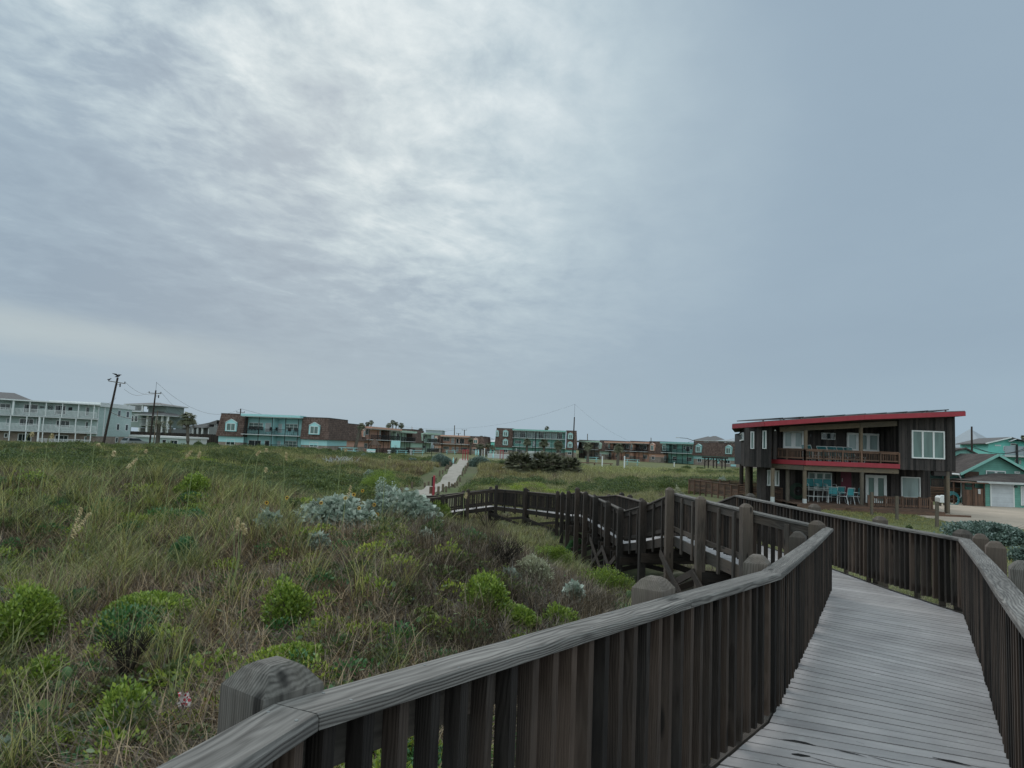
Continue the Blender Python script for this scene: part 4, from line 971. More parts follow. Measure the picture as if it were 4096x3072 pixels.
# roofs beyond: blue-grey block, small teal shed, hip roofs
F = Fac('flat_roofed_block', Z3(1425, 0)[0], 262, Z3(1630, 0)[0], 262, -3.3, 'blue-grey windowless block rising behind the mint green bays', 'building')
wallbox(F, 'bluewall', 0, F.L, 0, F.z(Z3(1530, 385)), 0, 12); one('parapet', M['wgrey'], F.root, -.2, F.L + .2, -.2, 12.2, F.z(Z3(1530, 385)), F.z(Z3(1530, 378)))
F = Fac('teal_gabled_shed', Z4(138, 0)[0], 262, Z4(285, 0)[0], 262, -3.3, 'teal shed with low white-edged roof left of the three-storey building', 'shed')
zw_ = F.z(Z4(210, 612)); wallbox(F, 'turq', 0, F.L, 0, zw_, 0, 8)
MB().poly([(-.4, -.5, zw_ - .1), (F.L + .4, -.5, zw_ - .1), (F.L + .4, 8.4, zw_ - .1), (-.4, 8.4, zw_ - .1), (-.4, 4, zw_ + 2.2), (F.L + .4, 4, zw_ + .9)], [(0, 1, 5, 4), (2, 3, 4, 5), (0, 4, 3), (1, 2, 5), (0, 3, 2, 1)]).obj('roof', M['roofmetal'], F.root)
win(F, (F.L * .3, F.L * .6, 1.0, 2.2), 0, 2, 1)
F = Fac('hip_roofed_house', Z5(1395, 0)[0], 240, Z5(1790, 0)[0], 236, -3.2, 'dusty pink house with twin-peaked brown hip roof beyond the right long building', 'house')
X_ = lambda a, y=420: F.x(Z5(a, y)); Zz = lambda a, y: F.z(Z5(a, y))
wallbox(F, 'pinkwall', 0, X_(1740), 0, Zz(1580, 412), 0, 12); hip(F, X_(1400), X_(1700), 0, 10, Zz(1580, 412), Zz(1560, 345)); hip(F, X_(1480), X_(1780), 1, 13, Zz(1580, 410), Zz(1630, 338), ridge=.5, name='rear_roof')
for r in ((1535, 1562, 418, 436), (1572, 1600, 418, 436)): win(F, F.rect(Z5, *r), 0, 1, 1)
F = Fac('hip_roofed_house', Z5(1735, 0)[0], 228, Z5(2200, 0)[0], 222, -3.2, 'pink house with low pale grey hip roof just left of the dark timber house', 'house')
X_ = lambda a, y=430: F.x(Z5(a, y)); Zz = lambda a, y: F.z(Z5(a, y))
wallbox(F, 'pinkwall', X_(1850), X_(2200), 0, Zz(2000, 425), 0, 12); hip(F, X_(1750), X_(2200), 0, 12, Zz(1950, 420), Zz(1950, 368), mat='roofmetal')
for i_ in range(4): win(F, F.rect(Z5, 1870 + i_ * 45, 1905 + i_ * 45, 434, 456), 0, 1, 1)

# ------------------------------------------------------------------ dark timber house on the right
F = Fac('dark_timber_house', 3219, 47.0, 3822, 47.0, -3.4, 'dark timber house on posts with red fascia bands, upper balcony and solar panels', 'house')
HX = F; F.proud = .14
X_ = lambda K_, a, y, dy=0.: F.x(K_(a, y), dy); Zz = lambda K_, a, y, dy=0.: F.z(K_(a, y), dy)
DP = 9.5
def LP(px, Yd):   # photo column and distance -> local plan
    q = XY(px, Yd) - F.o; return q.dot(F.u), q.dot(F.n)
# right upper box
xr0, xr1 = X_(Z7, 590, 500), X_(Z7, 1265, 500); zbot = Zz(Z7, 900, 850)
ztl, ztr = Zz(Z7, 590, 207), Zz(Z7, 1265, 192)
def boards(mb, p0, p1, z0, zt0, zt1, w_=.185, rough=1, holes=()):
    """vertical boards from plan point p0 to p1"""
    a = Vector(p0); b = Vector(p1); L = (b - a).length; u_ = (b - a) / L; n_ = Vector((u_.y, -u_.x)); k = max(1, int(round(L / w_))); w_ = L / k
    for i in range(k):
        f0 = i * w_ + .004; f1 = (i + 1) * w_ - .004; dz = rnd.uniform(-.012, .012); o = rnd.uniform(0, .012) + (.016 if i % 2 else 0)
        zt_a = zt0 + (zt1 - zt0) * (f0 / L); zt_b = zt0 + (zt1 - zt0) * (f1 / L)
        segs = [(z0 + dz, None)]
        for (h0, h1, hz0, hz1) in holes:
            if f1 > h0 and f0 < h1: segs = [(z0 + dz, hz0), (hz1, None)]
        q = [a + u_ * f0, a + u_ * f1]
        for (s0, s1) in segs:
            ta = zt_a if s1 is None else s1; tb = zt_b if s1 is None else s1
            lo = []; hi = []
            for (pp, tz) in ((q[0], ta), (q[1], tb)):
                pass
            c = [q[0] + n_ * (.02 + o), q[1] + n_ * (.02 + o), q[1] - n_ * .03, q[0] - n_ * .03]
            tz = [ta, tb, tb, ta]
            vs = [(v.x, v.y, s0) for v in c] + [(v.x, v.y, z_) for v, z_ in zip(c, tz)]
            g = [(v[2], v[0], v[1]) for v in vs]
            mb.add(vs, [(3, 2, 1, 0), (4, 5, 6, 7), (0, 1, 5, 4), (1, 2, 6, 5), (2, 3, 7, 6), (3, 0, 4, 7)], g)
wr = F.rect(Z7, 735, 1130, 372, 708)
mb = MB(); boards(mb, (xr0, 0), (xr1, 0), zbot, ztl, ztr); boards(mb, (xr1, 0), (xr1, DP), zbot, ztr, ztr + .3); boards(mb, (xr0, 2.6), (xr0, 0), zbot, ztl, ztl)
mb.obj('upper_wall', M['housewood'], F.root)
# inner cores so that nothing shows between boards
wallbox(F, 'black', xr0 + .05, xr1 - .05, zbot + .05, ztl - .05, .05, DP - .1, 'wall_core')
win(F, wr, 0, 3, 1, gm='glassg', fw_=.08, mull=.12, proud=.14)
# recessed upper wall behind the balcony
RC = 2.6
xl0 = X_(Z6, 735, 500, RC)
ztb = Zz(Z6, 1000, 330, 0)
mb = MB(); boards(mb, (xl0, RC), (xr0, RC), zbot, Zz(Z6, 735, 300, RC) , ztl + .1); mb.obj('balcony_wall', M['housewood'], F.root)
wallbox(F, 'black', xl0 + .05, xr0, zbot + .05, Zz(Z6, 735, 320, RC) - .1, RC + .05, DP, 'wall_core')
win(F, F.rect(Z6, 885, 1145, 388, 612, dy=RC), RC, 2, 1, gm='glassl', fw_=.14, mull=.3, name='patio_door')
win(F, F.rect(Z6, 1368, 1542, 415, 500, dy=RC), RC, 1, 1, gm='glass', fm='wgrey', fw_=.05)
win(F, F.rect(Z7, -45, 470, 404, 622, dy=RC), RC, 4, 1, gm='glassl', fw_=.14, mull=.22, name='patio_door')
# ground floor wall
xg0, xg1 = X_(Z6, 612, 950, 3.4), X_(Z7, 965, 1000, 3.4); zgf = Zz(Z7, 500, 850, 3.4)
zbt = zbot + .02
mb = MB(); boards(mb, (xg0, 3.4), (xg1, 3.4), .1, zbt, zbt); boards(mb, (xg1, 3.4), (xg1, DP), .1, zbt, zbt); boards(mb, LP(3052, 57.5), (xg0, 3.4), .1, zbt, zbt); mb.obj('ground_wall', M['housewood'], F.root)
q_ = LP(3056, 57); MB().prism([(xg0 + .06, 3.46), (xg1 - .05, 3.46), (xg1 - .05, DP - .1), (q_[0] + .1, q_[1])], 0, zbt).obj('wall_core', M['black'], F.root)
win(F, F.rect(Z6, 1200, 1500, 915, 1145, dy=3.4), 3.4, 3, 1, gm='glassg', fw_=.08, mull=.16); win(F, F.rect(Z6, 682, 836, 885, 1085, dy=3.4), 3.4, 2, 1, gm='glassg', mull=.5, name='patio_door')
win(F, F.rect(Z7, 178, 432, 905, 1250, dy=3.4), 3.4, 2, 1, gm='glassg', fw_=.2, mull=.28, name='patio_door'); win(F, F.rect(Z7, 608, 838, 928, 1180, dy=3.4), 3.4, 1, 1, gm='glassl', fw_=.07)
rc = F.rect(Z6, 1608, 1750, 885, 1215, dy=3.4); d_ = MB().box(rc[0], rc[1], 3.33, 3.41, rc[2], rc[3]).obj('front_door', M['reddoor'], F.root)
MB().tube([(rc[0] + .12, 3.28, rc[2] + 1.0), (rc[0] + .12, 3.28, rc[2] + 1.25)], .02, 6).obj('handle', M['wgrey'], d_)
one('door_jamb', M['dwood'], F.root, rc[0] - .35, rc[0] - .02, 3.2, 3.42, rc[2], rc[3] + .3)
# left upper wing
a3, b3, c3 = LP(3084, 47.9), LP(2981, 49.4), LP(2955, 58)
zlb = Zz(Z6, 735, 858, .6)
mb = MB(); zt3 = 2.30 + 3.4 - .28 ; boards(mb, b3, a3, zlb, zt3 - .22, zt3 - .08); boards(mb, c3, b3, zlb, zt3 - .4, zt3 - .22); boards(mb, a3, (a3[0], a3[1] + 2.5), zlb, zt3 - .08, zt3)
mb.obj('wing_wall', M['housewood'], F.root)
mb = MB(); mb.prism([(a3[0] - .05, a3[1] + .08), (a3[0] - .05, 8.5), (c3[0] + .1, 9.0), (b3[0] + .05, b3[1] + .08)], zlb + .05, zt3 - .5); mb.obj('wall_core', M['black'], F.root)
class Sub(Fac):
    def __init__(s, base, pa, pb):
        a = base.o + base.u * pa[0] + base.n * pa[1]; b = base.o + base.u * pb[0] + base.n * pb[1]
        s.u = (b - a).normalized(); s.n = Vector((-s.u.y, s.u.x)); s.o = a; s.zg = base.zg; s.base = base; s.L = (b - a).length
def winsub(S, K_, r, **k):
    rc = S.rect(K_, *r); f = win(S.base, rc, 0, **k)
    p = S.o - S.base.o; f.location = (p.dot(S.base.u), p.dot(S.base.n), 0); f.rotation_euler = (0, 0, math.atan2(S.u.dot(S.base.n), S.u.dot(S.base.u)))
    return f
S = Sub(F, b3, a3); 
winsub(S, Z6, (494, 534, 400, 618), cols=1, rows=1, gm='glassg', fw_=.05, proud=.14); winsub(S, Z6, (646, 690, 388, 618), cols=1, rows=1, gm='glassg', fw_=.05, proud=.14)
S2 = Sub(F, c3, b3); winsub(S2, Z6, (357, 405, 422, 518), cols=1, rows=1, gm='glassg', fw_=.09, proud=.14)
# balcony: deck edge red band, beam, railing
k0 = LP(3079, 49.3); k1 = LP(3219, 46.9); k2 = (xr0, 0.0)
zb0 = Zz(Z6, 1700, 785); zb1 = Zz(Z6, 1700, 842)
def bandpts(zlo, zhi, name, mat, th_=.08, grow=0, parent=None, zl2=None):
    mb = MB()
    for (p, q) in ((k0, k1), (k1, k2)):
        mb.beam((p[0], p[1] - grow, (zlo + zhi) / 2), (q[0], q[1] - grow, (zlo + zhi) / 2), th_, zhi - zlo)
    return mb.obj(name, M[mat], parent or F.root)
bandpts(zb1, zb0, 'red_band', 'red', .10, .06)
mb = MB(); mb.prism([(k0[0], k0[1] + .05), (k1[0], k1[1] + .05), (k2[0], .05), (k2[0], RC), (k0[0], max(RC, k0[1] + .3))], zb0 - .12, zb0 - .02); mb.obj('balcony_floor', M['dwood'], F.root)
mb = MB()
for (p, q) in ((k0, k1), (k1, k2)): mb.beam((p[0], p[1] + .12, zb1 - .18), (q[0], q[1] + .12, zb1 - .18), .14, .32)
mb.obj('floor_beam', M['oldpost'], F.root)
mb = MB(); bb = MB(); zr0 = zb0 + .08; zrh = Zz(Z6, 1700, 640) ; ps = []
for (p, q) in ((k0, k1), (k1, k2)):
    pv = Vector((p[0], p[1])); qv = Vector((q[0], q[1])); L = (qv - pv).length; t_ = (qv - pv) / L
    mb.beam((p[0], p[1] + .05, zrh), (q[0], q[1] + .05, zrh), .13, .045); mb.beam((p[0], p[1] + .03, zrh - .09), (q[0], q[1] + .03, zrh - .09), .04, .1); mb.beam((p[0], p[1] + .03, zr0 + .08), (q[0], q[1] + .03, zr0 + .08), .04, .09)
    n_ = int(L / .115)
    for i in range(n_):
        c = pv + t_ * ((i + .5) / n_ * L); bb.box(c.x - .02, c.x + .02, c.y + .065, c.y + .10, zr0 + .06, zrh - .03)
    n_ = max(2, round(L / 1.25))
    for i in range(n_ + 1):
        c = pv + t_ * (i / n_ * L); ps.append(c)
r_ = mb.obj('balcony_railing', M['brownfence'], F.root); o_ = bb.obj('balusters', M['brownfence'], r_); o_['kind'] = 'stuff'
for c in ps: MB().box(c.x - .05, c.x + .05, c.y - .05, c.y + .01, zr0 - .12, zrh - .02).obj('railing_post', M['brownfence'], r_)
# roof
def roofpt(px, Yd, py): q = LP(px, Yd); return (q[0], q[1], ray(px, py).z * Yd + 3.4)
ra, rb, rc_, rd_ = roofpt(2928, 51.5, 1695), roofpt(3056, 47.2, 1684), roofpt(3458, 45.6, 1657), roofpt(3863, 46.0, 1643)
sl_ = (rd_[2] - rb[2]) / (rd_[0] - rb[0])
be = [(rd_[0], 11.0, rd_[2] + .0), (LP(2940, 60)[0], LP(2940, 60)[1], ra[2])]
top_ = [ra, rb, rc_, rd_, be[0], be[1]]
FH = .30
mb = MB(); vs = [(x, y, z) for x, y, z in top_] + [(x, y, z - .10) for x, y, z in top_]
n_ = 6; mb.poly(vs, [tuple(range(6)), tuple(range(6, 12))[::-1]] + [(i, (i + 6), (i + 1) % 6 + 6, (i + 1) % 6) for i in range(6)]); rf = mb.obj('roof', M['roofgrey'], F.root)
mb = MB()
for (p, q) in ((ra, rb), (rb, rc_), (rc_, rd_), (rd_, be[0]), (be[1], ra)):
    mb.beam((p[0], p[1] - .03, p[2] - .045 - FH / 2), (q[0], q[1] - .03, q[2] - .045 - FH / 2), .06, FH)
mb.obj('fascia', M['red'], rf)
mb = MB(); lo = [(x * .995, y + .15, z - .30) for x, y, z in top_]
mb.poly(lo + [(x, y, z - .06) for x, y, z in lo], [tuple(range(6))[::-1], tuple(range(6, 12))]); mb.obj('soffit', M['dwood'], rf)
# beam under the roof along the balcony, carried by timber posts
mb = MB(); pA_ = LP(3118, 48.2); zq = lambda x: rb[2] + sl_ * (x - rb[0]) - .40
xk = X_(Z7, 130, 260)
for (p, q) in (((pA_[0], pA_[1]), (xk, .15)), ((xk, .15), (xr0 + .1, .15))): mb.beam((p[0], p[1], zq(p[0]) - .2), (q[0], q[1], zq(q[0]) - .2), .14, .34)
mb.obj('roof_beam', M['oldpost'], F.root)
def tpost(x, y, z0, z1, w_=.24, mat='oldpost'):
    mb = MB(); mb.tube([(x, y, z0), (x, y, z1)], w_ / 2, 12); return mb.obj('timber_post', M[mat], F.root, smooth=False)
for a, K_, y_ in ((1178, Z6, 450), (1872, Z6, 450), (130, Z7, 400)):
    if K_ is Z6 and a == 1872: continue
    xx = X_(K_, a, y_, .15); tpost(xx, .15, zb0, zq(xx) - .36, .25)
tpost(pA_[0] - .3, pA_[1] + .1, zb0, zq(pA_[0]) - .3, .3, 'housewood')
for a, K_, y_, dy, z0 in ((760, Z6, 1000, .9, 0), (950, Z6, 1000, 1.6, 0), (1165, Z6, 1100, .12, 0), (1888, Z6, 1100, .12, 0), (1180, Z7, 1150, .1, 0)):
    xx = X_(K_, a, y_, dy); tpost(xx, dy, z0 - .3, zb1 - .3 if a != 1180 or K_ is Z6 else zbot, .26 if K_ is Z6 else .24)
    if a in (1165, 760): MB().tube([(xx, dy, -.3), (xx, dy, .62)], .137, 12).obj('post_sleeve', M['wgrey'], F.root)
xx = X_(Z7, 1165, 1150, .3); one('corner_board_post', M['oldpost'], F.root, xx - .10, xx + .10, .2, .4, 0, zbot)
one('beam_end', M['housewood'], F.root, X_(Z7, 1000, 890, .2), X_(Z7, 1212, 890, .2), .05, .45, zbot - .32, zbot - .01)
for a, dy in ((366, 6.5), (445, 4.6), (484, 5.2)): xx = X_(Z6, a, 950, dy); tpost(xx, dy, .0, zlb + .1, .3 if a != 445 else .34, 'oldpost' if a == 445 else 'dwood')
xx0, xx1 = X_(Z6, 610, 950, 3.2), X_(Z6, 668, 950, 3.2); one('service_shaft', M['housewood'], F.root, xx0, xx1, 3.1, 4.0, 0, zlb + .3)
# terrace
zt_ = Zz(Z7, 200, 1262, 1.0)
xt0 = X_(Z6, 985, 1300, .2)
xt1 = X_(Z7, 960, 1350, -.3)
mb = MB()
for i in range(11):
    y0_ = -.9 + i * .42; mb.box(xt0 + (0 if i > 2 else .02), xt1, y0_, y0_ + .40, zt_ - .05, zt_)
mb.obj('terrace_planks', M['brownfence'], F.root)
mb = MB()
for i, (a, b) in enumerate(((.02, .17), (.18, .33), (.34, zt_ - .06))):
    if b > a: mb.box(xt0, xt1, -.93, -.89, a, b)
mb.obj('terrace_skirt', M['brownfence'], F.root)
one('terrace_step', M['brownfence'], F.root, X_(Z7, 0, 1350, -1.4), xt1 + .3, -1.5, -.94, -.05, .20)
# terrace railing on the right
xq0, xq1, xq2 = X_(Z7, 225, 1200, -.6), X_(Z7, 960, 1250, -.6), X_(Z7, 1045, 1290, -1.1)
mb = MB(); bb = MB(); zr_ = Zz(Z7, 600, 1168, -.6)
mb.box(xq0, xq1, -.67, -.53, zr_ - .04, zr_); mb.box(xq0, xq1, -.63, -.59, zr_ - .16, zr_ - .045); mb.box(xq0, xq1, -.63, -.59, zt_ + .08, zt_ + .17)
n_ = int((xq1 - xq0) / .12)
for i in range(n_): xx = xq0 + (i + .5) / n_ * (xq1 - xq0); bb.box(xx - .02, xx + .02, -.67, -.632, zt_ + .04, zr_ - .05)
mb.beam((xq1, -.6, zr_ - .02), (xq2, -.6, .75), .14, .04); mb.beam((xq1, -.6, zt_ + .1), (xq2, -.6, .05), .04, .12)
for i in range(6): f = (i + .5) / 6; xx = xq1 + f * (xq2 - xq1); bb.box(xx - .02, xx + .02, -.65, -.61, zt_ + .1 - f * .5, zr_ - .05 - f * (zr_ - .75))
r_ = mb.obj('terrace_railing', M['brownfence'], F.root); o_ = bb.obj('balusters', M['brownfence'], r_); o_['kind'] = 'stuff'
for f in (0, .27, .55, .83, 1): xx = xq0 + f * (xq1 - xq0); MB().box(xx - .06, xx + .06, -.66, -.54, 0, zr_ + .05).obj('railing_post', M['brownfence'], r_)
MB().box(xq2 - .05, xq2 + .05, -.66, -.54, 0, .85).obj('railing_post', M['brownfence'], r_)
# ramp kerb board
MB().beam((xt1 - 6, -1.7, .10), (X_(Z7, 1435, 1415, -2.2), -2.4, .06), .06, .13).obj('ramp_kerb', M['brownfence'], F.root)
# wall lights and vents
one('wall_light', M['white'], F.root, X_(Z6, 785, 383, 1.0), X_(Z6, 798, 383, 1.0), .98, 1.1, Zz(Z6, 790, 393, 1.0), Zz(Z6, 790, 374, 1.0))
for a, y_, dy in ((1229, 448, RC), (1552, 955, 3.4)): one('wall_light', M['darkmetal'], F.root, X_(Z6, a - 8, y_, dy), X_(Z6, a + 8, y_, dy), dy - .12, dy, Zz(Z6, a, y_ + 14, dy), Zz(Z6, a, y_ - 14, dy))
# solar panels: tilted on rails over the roof (things of their own)
def panel(x0, x1, i_):
    zc = lambda x: rb[2] + sl_ * (x - rb[0]); y0_ = 0.4
    r = empty('solar_panel', HX.world(x0, y0_, zc(x0)), math.atan2(HX.u.y, HX.u.x), None, 'solar panel', 'solar panels on the roof of the dark house')
    w_ = x1 - x0 - .06; dz = zc(x1) - zc(x0)
    vs = [(0, 0, .04), (w_, 0, .04 + dz + .07), (w_, 5.5, .16 + dz + .03), (0, 5.5, .16)]; vs += [(a, b, c + .06) for a, b, c in vs]
    MB().poly(vs, [(3, 2, 1, 0), (4, 5, 6, 7), (0, 1, 5, 4), (1, 2, 6, 5), (2, 3, 7, 6), (3, 0, 4, 7)]).obj('panel', M['black'], r)
    m_ = MB()
    for fx in (.06, .94): m_.box(w_ * fx - .04, w_ * fx + .04, .2, .28, -.05, .1 + dz * fx); 
    m_.obj('mounting_foot', M['wgrey'], r); return r
xs0 = X_(Z6, 640, 245, .4); xs1 = X_(Z7, 1205, 115, .4); N_ = 9
for i_ in range(N_):
    p_ = panel(xs0 + (xs1 - xs0) * i_ / N_, xs0 + (xs1 - xs0) * (i_ + 1) / N_, i_)
    p_['label'] = ['lowest black solar panel at the left end of the dark house roof row', 'second black solar panel from the low end of the roof row', 'third black solar panel from the low end of the roof row', 'fourth black solar panel from the low end of the roof row', 'middle black solar panel of the nine along the dark house roof', 'fourth black solar panel from the high end of the roof row', 'third black solar panel from the high end of the roof row', 'second black solar panel from the high end of the roof row', 'highest black solar panel at the right end of the roof row'][i_]

# slatted brown yard fence
def yard_fence(p0, y0, p1, y1, h0, lab, npost, gap=.004, zb_=-3.4):
    a = XY(p0, y0); b = XY(p1, y1); F = Fac('slatted_fence', p0, y0, p1, y1, zb_, lab, 'fence', 'slatted brown fences by the dark house')
    mb = MB(); n = 8
    for i in range(npost):
        for k in range(n): z0 = .05 + k * (h0 - .1) / n; mb.box(i * F.L / npost + .03, (i + 1) * F.L / npost - .03, 0, .025, z0, z0 + (h0 - .1) / n - gap - rnd.uniform(0, .02))
    mb.obj('slats', M['brownfence'], F.root)
    for i in range(npost + 1): one('fence_post', M['brownfence'], F.root, i * F.L / npost - .05, i * F.L / npost + .05, -.06, .04, -.3, h0)
    one('top_board', M['brownfence'], F.root, -.05, F.L + .05, -.07, .06, h0, h0 + .04); return F
yard_fence(2759, 62, 2955, 53.5, 1.02, 'slatted brown fence with upright battens slanting toward the dark house', 8)
yard_fence(2955, 53.5, 3128, 49.8, 1.1, 'slatted brown gate fence under the raised left wing of the dark house', 4, .03)
yard_fence(2768, 63.5, 3040, 60.5, 1.08, 'rear slatted brown fence just showing above the slanting one', 7)

# ------------------------------------------------------------------ teal cottage with garage
F = Fac('teal_cottage', 3862, 60, 4250, 59, -3.4, 'teal lap-sided cottage with brown gable roof and attached white garage door', 'cottage')
X_ = lambda a, y=900, dy=0.: F.x(Z7(a, y), dy); Zz = lambda a, y, dy=0.: F.z(Z7(a, y), dy)
xg0, xg1 = X_(1372), X_(2290); xp = X_(1762); zp = Zz(1762, 650); ze = Zz(1385, 845); zer = ze + .1
xg1 = xp + (xp - xg0)
mb = MB(); mb.poly([(xg0, 0, 0), (xg1, 0, 0), (xg1, 0, ze), (xp, 0, zp - .12), (xg0, 0, ze), (xg0, 9, 0), (xg1, 9, 0), (xg1, 9, ze), (xp, 9, zp - .12), (xg0, 9, ze)], [(0, 1, 2, 3, 4), (9, 8, 7, 6, 5), (4, 9, 5, 0), (1, 6, 7, 2)])
mb.obj('wall', M['tealsiding'], F.root)
mb = MB(); s_ = (zp - ze) / (xp - xg0); ov = .5
for sg, xe_ in ((-1, xg0 - ov), (1, xg1 + ov)):
    zz_ = zp - s_ * abs(xp - xe_); vs = [(xe_, -.5, zz_), (xp, -.5, zp), (xp, 12, zp), (xe_, 12, zz_)]; vs += [(a, b, c - .16) for a, b, c in vs]
    mb.poly(vs, [(0, 1, 2, 3), (7, 6, 5, 4), (0, 4, 5, 1), (1, 5, 6, 2), (2, 6, 7, 3), (3, 7, 4, 0)])
M['shingle'] = brick('brown_asphalt_shingle', (.060, .048, .044), (.085, .070, .064), (.045, .036, .033), .3, .16, .006)
rf = mb.obj('roof', M['shingle'], F.root)
mb = MB(); zl_ = zp - s_ * (xp - xg0 + ov)
mb.beam((xg0 - ov, -.53, zl_ - .08), (xp, -.53, zp - .08), .05, .2); mb.beam((xp, -.53, zp - .08), (xg1 + ov, -.53, zl_ - .08), .05, .2); mb.obj('verge_board', M['teal2'], rf)
MB().tube([(xg0 - ov, -.45, zl_ - .1), (xg0 - ov, 12, zl_ - .1)], .08, 8).obj('gutter', M['white'], rf)
xd = X_(1345, 1000, -.2); MB().tube([(xg0 - ov, -.3, zl_ - .15), (xd, -.12, zl_ - .45), (xd, -.12, .55), (xd - .35, -.25, .3)], .055, 8).obj('downpipe', M['white'], F.root)
# left extension back: roof slope towards the left with a second gable
mb = MB(); mb.poly([(X_(1270) - 8, 3.2, ze + .1), (xp, 3.2, zp - .02), (xp, 12, zp - .02), (X_(1270) - 8, 12, ze + .1)], [(0, 1, 2, 3)])
x2 = X_(1385, 600, 6); z2 = Zz(1385, 575, 6)
FG = MB(); FG.poly([(x2 - 3.2, 6, z2 - 1.25), (x2 + 2.0, 6, z2 - 1.0), (x2, 6, z2 - .1), (x2 - 3.2, 6, 2), (x2 + 2, 6, 2)], [(3, 4, 1, 2, 0)]); FG.obj('rear_gable_wall', M['teal2'], F.root)
mb = MB()
for xe_, ze_ in ((x2 - 6, z2 - 1.4), (x2 + 2.3, z2 - 1.15)):
    vs = [(xe_, 5.7, ze_), (x2, 5.7, z2), (x2, 14, z2), (xe_, 14, ze_)]; vs += [(a, b, c - .14) for a, b, c in vs]; mb.poly(vs, [(0, 1, 2, 3), (7, 6, 5, 4), (0, 4, 5, 1), (1, 5, 6, 2), (2, 6, 7, 3), (3, 7, 4, 0)])
mb.obj('rear_roof', M['shingle'], F.root)
wallbox(F, 'tealsiding', X_(960, 1000, 4), xg0 - .05, 0, ze - .2, 4, 12, 'side_wall')
mb = MB(); xa = X_(960, 1000, 2); vs = [(xa, 1.5, ze - .1), (xg0 - .02, 1.5, ze - .1), (xg0 + 1.2, 7, zp - .6), (xa, 7, zp - .6)]; vs += [(a, b, c - .12) for a, b, c in vs]
mb.poly(vs, [(0, 1, 2, 3), (7, 6, 5, 4), (0, 4, 5, 1), (1, 5, 6, 2), (2, 6, 7, 3), (3, 7, 4, 0)]); mb.obj('side_roof', M['shingle'], F.root)
one('patio_window', M['glassg'], F.root, X_(970, 900, 3.9), X_(1330, 900, 3.9), 3.9, 3.99, 1.9, ze - .35)
for r in ((1638, 1755, 850, 910), (1762, 1876, 855, 915), (1982, 2048, 862, 888)): win(F, F.rect(Z7, *r), 0, 1, 1, gm='glassg', fw_=.07)
# timber deck at its left, raised over log wall
mb = MB(); xa, xb = X_(975, 1000, .6), X_(1335, 1000, .6); zd = Zz(1150, 1048, .6)
for i in range(9): mb.box(xa, xb, .6, .66, i * zd / 9 + .01, (i + 1) * zd / 9 - .03)
mb.obj('deck_skirt', M['brownfence'], F.root); one('deck_core', M['black'], F.root, xa + .02, xb - .02, .7, 3.8, 0, zd - .02)
mb = MB(); zt2 = Zz(1150, 952, .6); mb.box(xa, xb, .55, .68, zt2 - .05, zt2)
for i in range(24): xx = xa + (i + .5) / 24 * (xb - xa); mb.box(xx - .035, xx + .035, .6, .66, zd, zt2 - .05)
mb.obj('deck_railing', M['dwood'], F.root)
# shutter panel and outdoor shower enclosure
rc = F.rect(Z7, 1375, 1548, 862, 972); one('timber_screen', M['brownfence'], F.root, rc[0], rc[1], -.12, -.02, rc[2], rc[3])
# garage wing
x0_, x1_ = X_(1615, 1150, -3.0), X_(2300, 1150, -3.0); zgt = Zz(1700, 985, -3.0)
wallbox(F, 'tealsiding', x0_, x1_, 0, zgt, -3.0, -.05, 'garage_wall')
xo0, xo1 = X_(1530, 970, -3.5), X_(2400, 970, -3.5); zh = Zz(1820, 885, -1.0)
mb = MB(); mb.poly([(xo0, -3.5, zgt), (xo1, -3.5, zgt), (xo1, 1.2, zgt), (xo0, 1.2, zgt), (xo0 + 2.6, -1.0, zh), (xo1, -1.0, zh)], [(0, 1, 5, 4), (1, 2, 5), (2, 3, 4, 5), (3, 0, 4), (3, 2, 1, 0)]); mb.obj('garage_roof', M['shingle'], F.root)
one('gutter', M['wgrey'], F.root, xo0, xo1, -3.62, -3.5, zgt - .14, zgt + .02)
rc = F.rect(Z7, 1705, 1965, 1015, 1268, dy=-3.0); mb = MB(); mb.box(rc[0] - .1, rc[0], -3.05, -2.99, 0, rc[3] + .1); mb.box(rc[1], rc[1] + .1, -3.05, -2.99, 0, rc[3] + .1); mb.box(rc[0], rc[1], -3.05, -2.99, rc[3], rc[3] + .1)
gd = mb.obj('garage_door', M['white'], F.root); one('door_panels', M['garage'], gd, rc[0], rc[1], -3.03, -2.98, .0, rc[3])
doorp(F, F.rect(Z7, 2058, 2160, 1040, 1275, dy=-3.0), -3.0)
one('wall_light', M['darkmetal'], F.root, X_(1972, 1045, -3), X_(2008, 1045, -3), -3.15, -3.0, Zz(1990, 1056, -3), Zz(1990, 1036, -3))
# shower enclosure
F2 = Fac('shower_enclosure', Z7(1365, 0)[0], 56.6, Z7(1612, 0)[0], 56.4, -3.4, 'brown board shower hut with a small white notice, left of the garage', 'shower hut')
zt2 = F2.z(Z7(1480, 1000)); mb = MB(); n_ = 14
for i in range(n_): mb.box(i * F2.L / n_ + .006, (i + 1) * F2.L / n_ - .006, -.02 if i < 5 else 0, .03, .02, zt2 - (.55 if i < 7 else .45) + rnd.uniform(-.02, .02))
for i in range(8): mb.box(F2.L - .02, F2.L + .02, i * .2, i * .2 + .19, .02, zt2 - .4)
mb.obj('board_wall', M['brownfence'], F2.root)
for xx in (0, F2.L * .45, F2.L): 
    for yy in (0, 1.6): one('corner_post', M['brownfence'], F2.root, xx - .05, xx + .05, yy - .06, yy + .04, 0, zt2 - .02)
one('roof', M['brownfence'], F2.root, -.15, F2.L + .2, -.3, 1.8, zt2 - .02, zt2 + .06)
rc = F2.rect(Z7, 1543, 1570, 1075, 1132); nt_ = one('notice', M['white'], F2.root, rc[0], rc[1], -.04, -.02, rc[2], rc[3])
mb = MB()
